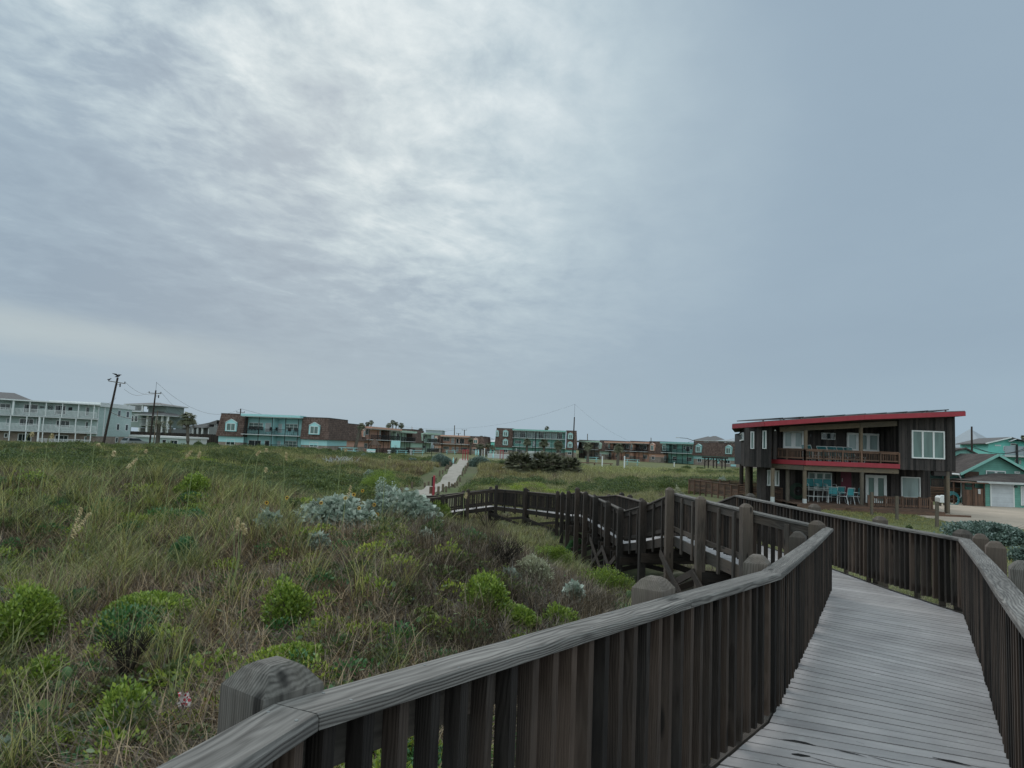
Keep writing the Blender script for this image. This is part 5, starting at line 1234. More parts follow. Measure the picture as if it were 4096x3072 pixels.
for i in range(6): zc = rc[3] - .05 - i * .055; mb.box(rc[0] + .03, rc[1] - .03 - (i % 3) * .02, -.043, -.041, zc - .022, zc)
mb.obj('notice_text', M['black'], nt_)
rc = F2.rect(Z7, 1395, 1485, 1022, 1050); one('vent_grille', M['black'], F2.root, rc[0], rc[1], -.03, 0, rc[2], rc[3])
# pale blue hip-roofed house & turquoise house far right
F = Fac('metal_roofed_house', Z7(1200, 0)[0], 112, Z7(1690, 0)[0], 108, -3.4, 'house with tall pale metal hip roof behind the teal cottage', 'house')
X_ = lambda a, y=600: F.x(Z7(a, y)); Zz = lambda a, y: F.z(Z7(a, y))
wallbox(F, 'bluewall', X_(1150), X_(1650), 0, Zz(1500, 612), 0, 14)
a0, a1, zz0, zpk = X_(1060), X_(1672), Zz(1500, 600), Zz(1300, 368)
MB().poly([(a0, -1, zz0), (a1, -1, zz0), (a1, 15, zz0), (a0, 15, zz0), (X_(1300), 7, zpk + .5), (X_(1285), 7, zpk + .5)], [(0, 1, 4, 5), (1, 2, 4), (2, 3, 5, 4), (3, 0, 5), (3, 2, 1, 0)]).obj('roof', M['roofmetal'], F.root)
b0 = X_(1480); MB().poly([(b0 - 1, -1.6, Zz(1500, 512)), (a1 + .2, -1.6, Zz(1500, 512)), (a1 + .2, 2, Zz(1500, 512)), (b0 - 1, 2, Zz(1500, 512)), (b0 + 1, 1, Zz(1500, 490)), (a1, 1, Zz(1500, 490))], [(0, 1, 5, 4), (1, 2, 5), (2, 3, 4, 5), (3, 0, 4), (3, 2, 1, 0)]).obj('porch_roof', M['roofmetal'], F.root)
for a in (1510, 1600): MB().box(X_(a), X_(a) + .15, -1.4, -1.25, 0, Zz(1500, 512)).obj('porch_post', M['wgrey'], F.root)
for r in ((1520, 1560, 545, 590), (1590, 1640, 545, 590)): win(F, F.rect(Z7, *r), 0, 2, 1)
F = Fac('turquoise_house', Z7(1668, 0)[0], 100, 4250, 98, -3.4, 'bright turquoise two-storey house with white balcony railing at the right edge', 'house')
X_ = lambda a, y=600: F.x(Z7(a, y)); Zz = lambda a, y: F.z(Z7(a, y))
xa, xb = X_(1668), X_(2170); zpk = Zz(1875, 445); zev = Zz(1668, 505); xpk = X_(1875)
MB().poly([(xa, 0, 0), (xb, 0, 0), (xb, 0, zev), (xpk + .5, 0, zpk - .1), (xa, 0, zev), (xa, 10, 0), (xb, 10, 0), (xb, 10, zev), (xpk + .5, 10, zpk - .1), (xa, 10, zev)], [(0, 1, 2, 3, 4), (9, 8, 7, 6, 5), (4, 9, 5, 0), (1, 6, 7, 2)]).obj('wall', M['turq'], F.root)
mb = MB()
for xe_ in (xa - .6, xb + 1):
    s_ = (zpk - zev) / (xpk + .5 - xa); zz_ = zpk - s_ * abs(xpk + .5 - xe_); vs = [(xe_, -.7, zz_), (xpk + .5, -.7, zpk), (xpk + .5, 10, zpk), (xe_, 10, zz_)]; vs += [(a, b, c - .14) for a, b, c in vs]
    mb.poly(vs, [(0, 1, 2, 3), (7, 6, 5, 4), (0, 4, 5, 1), (1, 5, 6, 2), (2, 6, 7, 3), (3, 7, 4, 0)])
rf = mb.obj('roof', M['roofgrey'], F.root)
MB().beam((xa - .6, -.74, zpk - s_ * abs(xpk + .5 - xa + .6) - .08), (xpk + .5, -.74, zpk - .08), .05, .16).obj('verge_board', M['white'], rf)
xq = X_(1965); MB().poly([(X_(1890), -1.4, Zz(1890, 500)), (xq, -1.4, Zz(xq and 1965, 470)), (X_(2120), -1.4, Zz(2090, 505)), (X_(1890), .3, Zz(1890, 500)), (xq, .3, Zz(1965, 470)), (X_(2120), .3, Zz(2090, 505))], [(0, 1, 4, 3), (1, 2, 5, 4), (3, 5, 2, 0)]).obj('porch_roof', M['white'], F.root)
win(F, F.rect(Z7, 1850, 1898, 555, 615), 0, 1, 2); win(F, F.rect(Z7, 2022, 2058, 560, 620), 0, 1, 2); win(F, F.rect(Z7, 1935, 2005, 522, 552), 0, 1, 1); win(F, F.rect(Z7, 1748, 1820, 540, 556), 0, 1, 1); doorp(F, F.rect(Z7, 1925, 2012, 558, 655), 0)
zz_ = Zz(1900, 665); one('balcony_floor', M['wgrey'], F.root, X_(1790), xb, -2, -.01, zz_ - .25, zz_)
mb = MB(); mb.box(X_(1790), xb, -1.95, -1.9, zz_ + .05, zz_ + 1.25); mb.obj('balcony_panel', M['bluewall'], F.root)
for a in (1930, 2035): MB().box(X_(a) - .12, X_(a) + .12, -2.1, -1.95, 0, zz_ + 1.5).obj('balcony_post', M['black'], F.root)
for r in ((1985, 2010, 715, 775), (2040, 2062, 720, 775)): win(F, F.rect(Z7, *r), 0, 1, 1)
# ------------------------------------------------------------------ leaves, blades, scatter
RS = np.random.RandomState(11)
def blades(n, L, w, rad, t0, t1, seg=4, az=None, tint=(0, 1), base=None, tw=.5):
    """curved tapering blades; returns V, F, tint"""
    l = RS.uniform(L[0], L[1], n); a = RS.uniform(0, 2 * np.pi, n) if az is None else RS.normal(az[0], az[1], n)
    r = rad * np.sqrt(RS.uniform(0, 1, n)); b = RS.uniform(0, 2 * np.pi, n)
    P0 = np.stack([r * np.cos(b), r * np.sin(b), np.zeros(n)], 1) if base is None else base
    ta = RS.uniform(t0[0], t0[1], n); tb = ta + RS.uniform(t1[0], t1[1], n)
    dx, dy = np.cos(a), np.sin(a); wa = a + np.pi / 2 + RS.uniform(-tw, tw, n)
    W = np.stack([np.cos(wa), np.sin(wa), np.zeros(n)], 1)
    rows = []; p = P0.copy(); ww = RS.uniform(w[0], w[1], n)
    for s in range(seg + 1):
        f = s / seg; k = ww * (1 - f ** 1.6) * .5 + ww * .04
        rows.append(p - W * k[:, None]); rows.append(p + W * k[:, None])
        t = ta + (tb - ta) * (f + .5 / seg)
        p = p + np.stack([np.sin(t) * dx, np.sin(t) * dy, np.cos(t)], 1) * (l / seg)[:, None]
    V = np.stack(rows, 1).reshape(-1, 3); m = 2 * (seg + 1)
    base_i = (np.arange(n) * m)[:, None, None]
    F = (base_i + (np.arange(seg) * 2)[None, :, None] + np.array([0, 1, 3, 2])[None, None]).reshape(-1, 4)
    T = np.repeat(RS.uniform(tint[0], tint[1], n), m)
    return V, F, T
def leaves(C, N, L, W, tint=(0, 1), droop=0.0, jit=.6):
    """folded rhombic leaves at points C, pointing roughly along N"""
    n = len(C); d = N + RS.normal(0, jit, (n, 3)); d[:, 2] -= droop; d /= np.linalg.norm(d, axis=1)[:, None] + 1e-9
    u = RS.normal(0, .55, (n, 3)) + np.array([0, 0, 1.0]); s = np.cross(d, u); s /= np.linalg.norm(s, axis=1)[:, None] + 1e-9
    up = np.cross(s, d)
    l = RS.uniform(L[0], L[1], n)[:, None]; w_ = RS.uniform(W[0], W[1], n)[:, None] / 2
    m = C + d * l * .45
    V = np.stack([C, m + s * w_ + up * w_ * .35, C + d * l, m - s * w_ + up * w_ * .35], 1).reshape(-1, 3)
    F = (np.arange(n) * 4)[:, None] + np.array([0, 1, 2, 3])[None]
    T = np.repeat(RS.uniform(tint[0], tint[1], n), 4)
    return V, F, T
def cat(parts):
    V = []; F = []; T = []; o = 0
    for v, f, t_ in parts: V.append(v); F.append(f + o); T.append(t_); o += len(v)
    return np.concatenate(V), np.concatenate(F), np.concatenate(T)
def vegmesh(name, parts, mat, parent=None, link=True):
    V, F, T = cat(parts); return mesh_np(name, V, F, mat, parent, attrs={'tint': ('FLOAT', T)}, link=link)
def dome(n, rx, ry, h, lo=.55, lumps=5):
    """points spread through a lumpy dome, denser at its skin, and outward directions"""
    th_ = RS.uniform(0, 2 * np.pi, n); z = RS.uniform(0, 1, n) ** .8; r = RS.uniform(lo, 1, n) ** .6
    k = np.ones(n)
    for _ in range(lumps): a = RS.uniform(0, 6.28); c = RS.uniform(0, 1); k += .22 * np.exp(-((np.angle(np.exp(1j * (th_ - a)))) ** 2) / .25 - (z - c) ** 2 / .08)
    k -= .12; s = np.sqrt(np.maximum(0, 1 - z * z))
    D = np.stack([np.cos(th_) * s, np.sin(th_) * s, z], 1)
    return D * (r * k)[:, None] * np.array([rx, ry, h]), D + np.array([0, 0, .5])
def fbm(x, y, s, seed):
    r = np.random.RandomState(seed); v = np.zeros_like(x)
    for o in range(3):
        for _ in range(5):
            a = r.uniform(0, 6.28); k = s * 2 ** o * r.uniform(.7, 1.4); v += np.sin(k * (x * math.cos(a) + y * math.sin(a)) + r.uniform(0, 6.28)) / (2.2 * 2 ** o)
    return v / 1.6
def scatter(name, pts, rot, scl, itint, idry, protos, kind='stuff'):
    me = bpy.data.meshes.new(name); me.vertices.add(len(pts)); me.vertices.foreach_set('co', np.asarray(pts, dtype=np.float32).ravel())
    R3 = np.zeros((len(pts), 3), dtype=np.float32); R3[:, 2] = rot
    for an, ty, ar in (('irot', 'FLOAT_VECTOR', R3), ('iscl', 'FLOAT', scl), ('itint', 'FLOAT', itint), ('idry', 'FLOAT', idry)):
        a = me.attributes.new(an, ty, 'POINT'); a.data.foreach_set('vector' if ty == 'FLOAT_VECTOR' else 'value', np.asarray(ar, dtype=np.float32).ravel())
    o = bpy.data.objects.new(name, me); COL.objects.link(o)
    pc = bpy.data.collections.new(name + '_sources')
    for p in protos: pc.objects.link(p)
    ng = bpy.data.node_groups.new(name, 'GeometryNodeTree')
    ng.interface.new_socket('Geometry', in_out='INPUT', socket_type='NodeSocketGeometry'); ng.interface.new_socket('Geometry', in_out='OUTPUT', socket_type='NodeSocketGeometry')
    N = ng.nodes; L = ng.links
    gi = N.new('NodeGroupInput'); go = N.new('NodeGroupOutput'); ip = N.new('GeometryNodeInstanceOnPoints'); ci = N.new('GeometryNodeCollectionInfo')
    ci.inputs[0].default_value = pc; ci.inputs['Separate Children'].default_value = True; ci.inputs['Reset Children'].default_value = True
    mp = N.new('GeometryNodeMeshToPoints'); L.new(gi.outputs[0], mp.inputs[0])
    L.new(mp.outputs[0], ip.inputs['Points']); L.new(ci.outputs[0], ip.inputs['Instance']); ip.inputs['Pick Instance'].default_value = True
    def at(n_, ty):
        a = N.new('GeometryNodeInputNamedAttribute'); a.data_type = ty; a.inputs[0].default_value = n_; return a.outputs[0]
    er = N.new('FunctionNodeEulerToRotation'); L.new(at('irot', 'FLOAT_VECTOR'), er.inputs[0]); L.new(er.outputs[0], ip.inputs['Rotation']); L.new(at('iscl', 'FLOAT'), ip.inputs['Scale'])
    L.new(ip.outputs[0], go.inputs[0])
    md = o.modifiers.new('scatter', 'NODES'); md.node_group = ng
    return tag(o, kind=kind)

M['gr_green'] = leafmat('beach_grass_green', (.05, .07, .02), (.155, .185, .062), (.41, .43, .19))
M['gr_dry'] = leafmat('beach_grass_dry', (.028, .022, .016), (.12, .098, .070), (.35, .29, .20), .2)
M['gr_wood'] = leafmat('woody_stems', (.035, .030, .025), (.085, .072, .058), (.16, .14, .11), .0, spec=False)
M['lf_green'] = leafmat('bright_leaf', (.085, .15, .017), (.195, .285, .036), (.37, .46, .09), .35)
M['lf_round'] = leafmat('round_leaf', (.035, .075, .015), (.07, .13, .025), (.12, .18, .04), .3)
M['lf_emerald'] = leafmat('deep_green_leaf', (.03, .11, .035), (.06, .17, .055), (.10, .22, .075), .3)
M['lf_dark'] = leafmat('scrub_leaf', (.030, .05, .015), (.085, .125, .038), (.16, .21, .07), .3)
M['lf_silver'] = leafmat('silver_leaf', (.17, .225, .17), (.32, .385, .315), (.54, .59, .50), .25)
M['lf_sildark'] = leafmat('grey_green_leaf', (.06, .10, .075), (.13, .19, .155), (.30, .37, .33), .25)
M['lf_cream'] = leafmat('cream_leaf', (.20, .22, .12), (.38, .38, .25), (.5, .5, .36), .3)
M['palm'] = leafmat('palm_frond', (.045, .05, .028), (.13, .14, .075), (.28, .27, .18), .25)
M['palmdead'] = leafmat('dead_frond', (.07, .05, .035), (.14, .105, .08), (.2, .16, .125), .2)
M['oatstem'] = leafmat('oat_stem', (.26, .30, .12), (.34, .36, .17), None, .2)
M['oat'] = leafmat('seed_head', (.42, .34, .17), (.56, .46, .25), (.66, .56, .34), .3)
M['petal'] = paint('yellow_petal', (.75, .42, .02), .6, .1); M['seedc'] = paint('brown_flower_centre', (.06, .03, .015), .8, .1)
WIND = (0.1, 1.7)
protos_g = [vegmesh('green_grass_tuft', [blades(46, (.3, .78), (.006, .0105), .15, (.0, .4), (.6, 1.7), 6, WIND, tw=1.3)], M['gr_green'], link=False) for _ in range(4)]
protos_t = [vegmesh('tall_grass_tuft', [blades(26, (.65, 1.15), (.006, .0095), .12, (.0, .3), (.6, 1.5), 6, WIND)], M['gr_green'], link=False) for _ in range(3)]
protos_d = [vegmesh('dry_grass_tuft', [blades(80, (.15, .5), (.006, .0105), .26, (.2, 1.2), (.3, 1.6), 4)], M['gr_dry'], link=False) for _ in range(4)]
protos_w = [vegmesh('woody_tuft', [blades(70, (.15, .5), (.004, .008), .2, (.0, .9), (-.3, .5), 3)], M['gr_wood'], link=False) for _ in range(3)]
def coarse(name, mat, n, L, w_, rad, h0=.0): return vegmesh(name, [blades(n, L, w_, rad, (.0, .55), (.4, 1.3), 3, WIND)], mat, link=False)
protos_c = [coarse('coarse_grass', M['gr_green'], 110, (.3, .75), (.012, .022), .42) for _ in range(3)]
protos_cd = [coarse('coarse_dry', M['gr_dry'], 110, (.25, .6), (.012, .022), .42) for _ in range(3)]
def scrubp(name, mat, n, ls, rx, h):
    P_, D_ = dome(n, rx, rx, h); return vegmesh(name, [leaves(P_, D_, (ls * .7, ls * 1.2), (ls * .4, ls * .6))], mat, link=False)
protos_s = [scrubp('scrub_clump', M['lf_dark'], 460, .10, .85, .62) for _ in range(3)]
protos_sg = [scrubp('green_clump', M['lf_green'], 420, .07, .7, .32) for _ in range(2)]
# where the boardwalk stands
_poly = np.array([(p.x, p.y) for p in Lr] + [(p.x, p.y) for p in Rr[::-1]])
def inpoly(x, y, poly=_poly):
    c = np.zeros(len(x), bool); j = len(poly) - 1
    for i in range(len(poly)):
        xi, yi = poly[i]; xj, yj = poly[j]
        c ^= ((yi > y) != (yj > y)) & (x < (xj - xi) * (y - yi) / (yj - yi + 1e-12) + xi); j = i
    return c
def near_walk(x, y, d):
    m = inpoly(x, y)
    for P_ in (Lr, Rr):
        for a, b in zip(P_[:-1], P_[1:]):
            ax, ay, bx, by = a.x, a.y, b.x, b.y; L2 = (bx - ax) ** 2 + (by - ay) ** 2
            t_ = np.clip(((x - ax) * (bx - ax) + (y - ay) * (by - ay)) / L2, 0, 1)
            m |= np.hypot(x - ax - t_ * (bx - ax), y - ay - t_ * (by - ay)) < d
    return m
pathx = np.array([(XY(px, Yd).x, Yd) for px, Yd in PATHC])
def onpath(x, y, m): return (np.abs(x - np.interp(y, pathx[:, 1], pathx[:, 0])) < .95 + m) & (y > 34) & (y < 150)
def samp(dens, y0, y1, xl, xr, ang=.80):
    A = (y1 - y0) * (xr - xl); n = int(A * dens); x = RS.uniform(xl, xr, n); y = RS.uniform(y0, y1, n)
    k = (np.abs(np.arctan2(x, y)) < ang) | (y < 3); return x[k], y[k]
FOOT = [(-3.15, 5.05, .62), (-3.0, 4.6, .35)]
def put(name, x, y, protos, sc, it, dry, sink=.02, rotr=.5, margin=.12, pathgap=2.1):
    k = ~near_walk(x, y, margin) & ~onpath(x, y, 1.5 if '_dune' in name else pathgap)
    for (sx, sy, sr) in FOOT:
        if sy < 45: k &= np.hypot(x - sx, (y - sy) * 1.15) > sr * .8
    x, y, it, dry = x[k], y[k], it[k], dry[k]
    # raised grass stays off the lawn beside the dark house and the mown strip
    if margin < .5: q_ = ~((y > 15) & near_walk(x, y, .7)); x, y, it, dry = x[q_], y[q_], it[q_], dry[q_]
    z = Hn(x, y) - sink
    rot = RS.uniform(-rotr, rotr, len(x)); s = RS.uniform(sc[0], sc[1], len(x))
    o = scatter(name, np.stack([x, y, z], 1), rot, s, it, dry, protos); return o
# ------------------------------------------------------------------ individual shrubs
def shrub(px, py, wpx, hpx, label, mat='lf_green', ls=.05, n=None, Yd=None, cat_='shrub', name='shrub', group='low green shrubs on the dune', droop=0.0, dens=1.0, wr=.52):
    """px, py: foot of the shrub in the photo; wpx, hpx its size there"""
    p = onground(px, py) if Yd is None else Vector((XY(px, Yd).x, Yd, H(XY(px, Yd).x, Yd)))
    k = p.y / FPX; rx = wpx * k / 2; h = hpx * k; FOOT.append((p.x, p.y, rx))
    r = empty(name, (p.x, p.y, p.z - .03), rnd.uniform(-.5, .5), label, cat_, group)
    n = n or int(min(7500, max(420, dens * 9 * (rx * rx * 2 + rx * h * 2) / (ls * ls))))
    nb = rnd.randint(4, 7); PP = []; DD = []
    for b_ in range(nb):
        a = rnd.uniform(0, 6.28); q = rnd.uniform(.15, .6) if b_ else 0; f = rnd.uniform(.32, .6) if b_ else .78
        p1, d1 = dome(int(n * f * f * (1.0 if b_ else .9)), rx * f, rx * f * .85, h * (rnd.uniform(.55, .95) if b_ else 1.0) * rnd.uniform(.9, 1.05)); p1[:, 0] += math.cos(a) * q * rx; p1[:, 1] += math.sin(a) * q * rx * .8
        PP.append(p1); DD.append(d1)
    P_ = np.concatenate(PP); D_ = np.concatenate(DD)
    kk = fbm(P_[:, 0] * 3, P_[:, 1] * 3 + P_[:, 2] * 3, 1.6 / rx, rnd.randint(0, 99)) > -.75; P_ = P_[kk]; D_ = D_[kk]
    vegmesh('foliage', [leaves(P_, D_, (ls * .7, ls * 1.25), (ls * wr * .8, ls * wr * 1.2), droop=droop)], M[mat], r)
    m_ = MB()
    for i in range(9):
        a = rnd.uniform(0, 6.28); q = Vector((math.cos(a) * rx * .6, math.sin(a) * rx * .5, h * rnd.uniform(.5, .85)))
        m_.tube([(0, 0, -.05), q * .5 + Vector((0, 0, h * .12)), q], [.012, .008, .004], 5)
    m_.obj('stems', M['bark'], r); r['wid'] = 0; del r['wid']
    return r, rx, h
SH = [(1150, 2492, 235, 165, 'rounded bright green shrub at the centre of the dune slope', 'lf_green', .05),
      (1935, 2440, 240, 150, 'bright green shrub just below the cream-leaved bush', 'lf_green', .05),
      (95, 2570, 380, 210, 'big leafy green shrub cut by the left edge of the picture', 'lf_green', .052),
      (150, 2790, 210, 140, 'yellow-green shrub beside the bare sand patch', 'lf_green', .05),
      (600, 2480, 430, 100, 'wide low green shrub above the leafless twiggy one', 'lf_green', .05),
      (330, 2420, 150, 60, 'small green mound between grass tufts near the double seed stalk', 'lf_emerald', .045),
      (490, 2960, 260, 200, 'dense green shrub at the bottom left, left of the red and white wrapper', 'lf_green', .05),
      (1205, 2650, 320, 75, 'low spreading green shrub right behind the nearest post', 'lf_green', .05),
      (2410, 2400, 250, 135, 'wide green shrub sloping down behind the second post', 'lf_green', .05),
      (2190, 2265, 160, 95, 'green shrub on the dune shoulder above the cream bush', 'lf_green', .05),
      (2300, 2215, 90, 60, 'narrow deep green shrub where the dune drops to the boardwalk', 'lf_emerald', .05),
      (1520, 1968, 190, 95, 'rounded green mound behind the silver sunflowers', 'lf_green', .055),
      (1745, 2075, 120, 75, 'yellow-green shrub against the far end of the boardwalk railing', 'lf_green', .05),
      (2045, 2505, 260, 75, 'low green shrub hugging the near handrail', 'lf_green', .05),
      (2240, 2510, 200, 80, 'leafy green clump left of the prickly pear', 'lf_green', .05),
      (733, 2250, 130, 95, 'feathery emerald shrub standing out among brown grass', 'lf_emerald', .03),
      (340, 1915, 100, 45, 'small bright shrub near the dune crest at left', 'lf_green', .05),
      (775, 1990, 150, 95, 'light green mound in grass below the turquoise-bay building', 'lf_green', .045),
      (866, 2062, 95, 40, 'tiny yellow-green mound left of the lone sunflower', 'lf_green', .045),
      (500, 2095, 95, 45, 'green sprig mound in the middle of the left slope', 'lf_green', .045),
      (680, 2100, 95, 40, 'olive green sprig mound beside dry brown grass', 'lf_dark', .045),
      (1175, 2065, 110, 65, 'olive shrub at the left foot of the silver sunflowers', 'lf_dark', .05),
      (1420, 3060, 110, 110, 'green shrub seen between the nearest balusters', 'lf_green', .05),
      (760, 2640, 150, 60, 'faint green shrub behind the twiggy bush', 'lf_dark', .05),
      (1690, 2490, 140, 60, 'green mound above the straight middle of the near handrail', 'lf_green', .05),
      (560, 2600, 190, 90, 'mid green shrub between two arching grass tufts', 'lf_emerald', .048),
      (1330, 2300, 120, 50, 'small green clump on the slope under the silver leaves', 'lf_dark', .045),
      (1720, 2160, 150, 70, 'olive clump under the single silver seedling', 'lf_dark', .045)]
for a in SH: shrub(a[0], a[1], a[2] * 1.12, a[3] * 1.08, *a[4:])
# silver sunflowers
def flower(r, loc, face, s=.042):
    f = MB(); face = Vector(face).normalized(); a = face.cross(Vector((0, 0, 1))).normalized(); b = a.cross(face); loc = Vector(loc)
    for i in range(13):
        t_ = i / 13 * 6.283; d = a * math.cos(t_) + b * math.sin(t_); e = a * -math.sin(t_) + b * math.cos(t_)
        f.poly([loc + d * s * .35 + e * s * .12, loc + d * s * .35 - e * s * .12, loc + d * s + face * .008], [(0, 1, 2)])
    fo = f.obj('flower', M['petal'], r)
    MB().tube([loc - face * .006, loc + face * .012], s * .42, 10).obj('flower_centre', M['seedc'], fo)
def sunflower(px, py, w, h, label, fl=(), ls=.115, Yd=None, mat='lf_silver', dens=1.3, group='silvery sunflower plants'):
    r, rx, hh = shrub(px, py, w, h, label, mat, ls, None, Yd, 'sunflower plant', 'sunflower_plant', group, droop=.55, dens=dens, wr=.85)
    r.rotation_euler = (0, 0, 0)
    for fx, fz in fl: flower(r, (fx * rx, -rx * .62 - .05, fz * hh), (rnd.uniform(-.4, .4), -1, .3))
    return r
sunflower(1335, 2110, 400, 140, 'broad silver-leaved sunflower bush with yellow blooms on the dune top', ((.35, .95), (.5, 1.05), (-.1, .8), (-.75, .9), (.9, .8), (.62, .7)))
sunflower(1600, 2110, 350, 155, 'silver-leaved sunflower bush beside the boardwalk end with drooping tall shoot', ((-.4, .4), (-.75, .95)))
sunflower(1545, 2030, 120, 100, 'tall drooping silver shoot rising from the right sunflower bush', ())
sunflower(1690, 2085, 120, 60, 'low silver leaves trailing toward the railing end', ())
sunflower(1075, 2135, 120, 85, 'small silver sunflower plant with one bloom at the left of the big ones', ((0.0, 1.45),))
sunflower(1270, 2205, 110, 65, 'little clump of broad silver leaves below the big sunflower bush', ())
sunflower(1705, 2180, 45, 50, 'single silver seedling alone in dry grass')
sunflower(2290, 2430, 100, 90, 'silver-leaved plant near the prickly pear')
sunflower(1475, 1930, 60, 50, 'pale silver sprig poking above the green mound', ((-.5, .2),))
sunflower(25, 3055, 110, 60, 'silver leaves in the bottom left corner of the picture')
sunflower(2040, 2330, 60, 40, 'tiny silver sprig left of the cream-leaved bush')
sunflower(3960, 2165, 420, 95, 'large dark silvery bush beyond the right railing by the drive', (), .12, 31, 'lf_sildark')
sunflower(4085, 2245, 120, 60, 'silver plant in grass at the right edge below the big bush', (), .1, None, 'lf_sildark')
sunflower(3720, 2120, 110, 45, 'low leafy patch around the third lawn post', (), .09, 30, 'lf_sildark')
def farbush(px, w, h, Yd, label, mat='lf_sildark', ls=.16, group='grey-green bushes beyond the meadow'): return shrub(px, 0, w, h, label, mat, ls, None, Yd, 'bush', 'bush', group, droop=.2)
farbush(1768, 118, 58, 104, 'large grey-green bush left of the path top'); farbush(1918, 118, 52, 104, 'large grey-green bush right of the path top'); farbush(1655, 60, 34, 108, 'grey-green bush in the row left of the path, leftmost')
farbush(1702, 50, 30, 107, 'dark green bush in the row left of the path', 'lf_dark'); farbush(1460, 36, 28, 112, 'silvery bush in front of the thatched hut'); farbush(1140, 76, 30, 116, 'silvery bush in front of the turquoise bay porch'); farbush(1208, 44, 30, 116, 'silvery bush at the right corner of the turquoise bay')
farbush(1255, 76, 26, 118, 'dark rounded bush under the right dormer of the turquoise-bay house', 'lf_dark'); farbush(2012, 66, 38, 99, 'brown-green bush left of the palmettos', 'lf_dark'); farbush(2890, 50, 46, 72, 'pale shrub with whitish sprigs in front of the right long building', 'lf_silver', .1)
farbush(2708, 96, 50, 56, 'pale flowering bush left of the slatted fence', 'lf_cream', .09); farbush(2815, 40, 26, 46, 'small pale bush behind the tall boardwalk post', 'lf_cream', .08); farbush(2745, 70, 26, 120, 'dark green bush under the teal bay of the right building', 'lf_dark')
farbush(2800, 60, 24, 120, 'green bush left of the little pergola', 'lf_dark'); farbush(860, 90, 34, 122, 'green hedge bush between annex and turquoise-bay house', 'lf_dark'); farbush(795, 70, 36, 124, 'dark green bush beside the annex end wall', 'lf_dark')
r, _, _ = shrub(2130, 2330, 215, 130, 'cream-leaved bush sprawling down the dune toward the boardwalk', 'lf_cream', .045, group='pale bushes', dens=.6)
shrub(3632, 2112, 34, 26, 'small dark clump on the lawn behind the right railing', 'lf_dark', .08, None, 35)
# leafless twiggy bush
def twiggy(px, py, w, h, label, Yd=None, n=170):
    p = onground(px, py) if Yd is None else Vector((XY(px, Yd).x, Yd, H(XY(px, Yd).x, Yd))); k = p.y / FPX
    r = empty('twiggy_bush', (p.x, p.y, p.z - .02), 0, label, 'dead bush', 'leafless bushes'); m_ = MB()
    for i in range(26):
        a = rnd.uniform(0, 6.28); q = Vector((math.cos(a) * w * k * .5 * rnd.uniform(.3, 1), math.sin(a) * w * k * .3, h * k * rnd.uniform(.6, 1))); mid = q * .45 + Vector((0, 0, h * k * .15))
        m_.tube([(rnd.uniform(-.03, .03), rnd.uniform(-.03, .03), 0), mid, q], [.009, .006, .003], 4)
        for j in range(5):
            s_ = mid.lerp(q, rnd.uniform(0, .9)); e = s_ + Vector((rnd.uniform(-.1, .1), rnd.uniform(-.1, .1), rnd.uniform(.03, .14))) * (h * k / .5); m_.tube([s_, e], [.004, .0015], 3, cap=False)
    m_.obj('branches', M['gr_wood'], r); return r
twiggy(500, 2770, 230, 240, 'leafless dark twiggy bush right of the bare sand patch'); twiggy(530, 1880, 330, 95, 'wide leafless grey bush on the dune crest below the annex', 17); twiggy(2010, 2290, 190, 130, 'dark leafless bush on the dune shoulder left of the cream bush')
twiggy(1950, 2130, 260, 110, 'leafless grey bush below the far railing posts')
# prickly pear
def cactus(px, py, label, n=5, s=1.0):
    p = onground(px, py); r = empty('prickly_pear', (p.x, p.y, p.z), 0, label, 'cactus', 'prickly pears')
    cm = M.get('cactus') or paint('cactus_pad', (.10, .17, .07), .6, .15, 20); M['cactus'] = cm
    base = [(0, 0, .05, 0), (.16, .02, .07, .5), (.07, 0, .26, .15), (-.14, .03, .06, -.5), (.25, 0, .24, .4)]
    for (x_, y_, z_, tl) in base[:n]:
        vs = []; N_ = 14; h_, w_ = .115 * s, .085 * s
        for yo, q in ((-.012, .8), (0, 1), (.012, .8)):
            for i in range(N_):
                a = i / N_ * 6.283; u_, v_ = math.cos(a) * w_ * q * (1 + .15 * math.sin(a)), math.sin(a) * h_ * q + h_
                vs.append((x_ * s + u_ * math.cos(tl) + v_ * math.sin(tl), y_ + yo, z_ * s + v_ * math.cos(tl) - u_ * math.sin(tl)))
        fs = [tuple(range(N_))[::-1], tuple(range(2 * N_, 3 * N_))] + [(k * N_ + i, k * N_ + (i + 1) % N_, (k + 1) * N_ + (i + 1) % N_, (k + 1) * N_ + i) for k in (0, 1) for i in range(N_)]
        MB().poly(vs, fs).obj('pad', cm, r, smooth=True)
cactus(2500, 2440, 'prickly pear with oval green pads left of the second post', 5, .8); cactus(235, 2800, 'prickly pear pads half hidden below the yellow-green shrub', 4, .62)

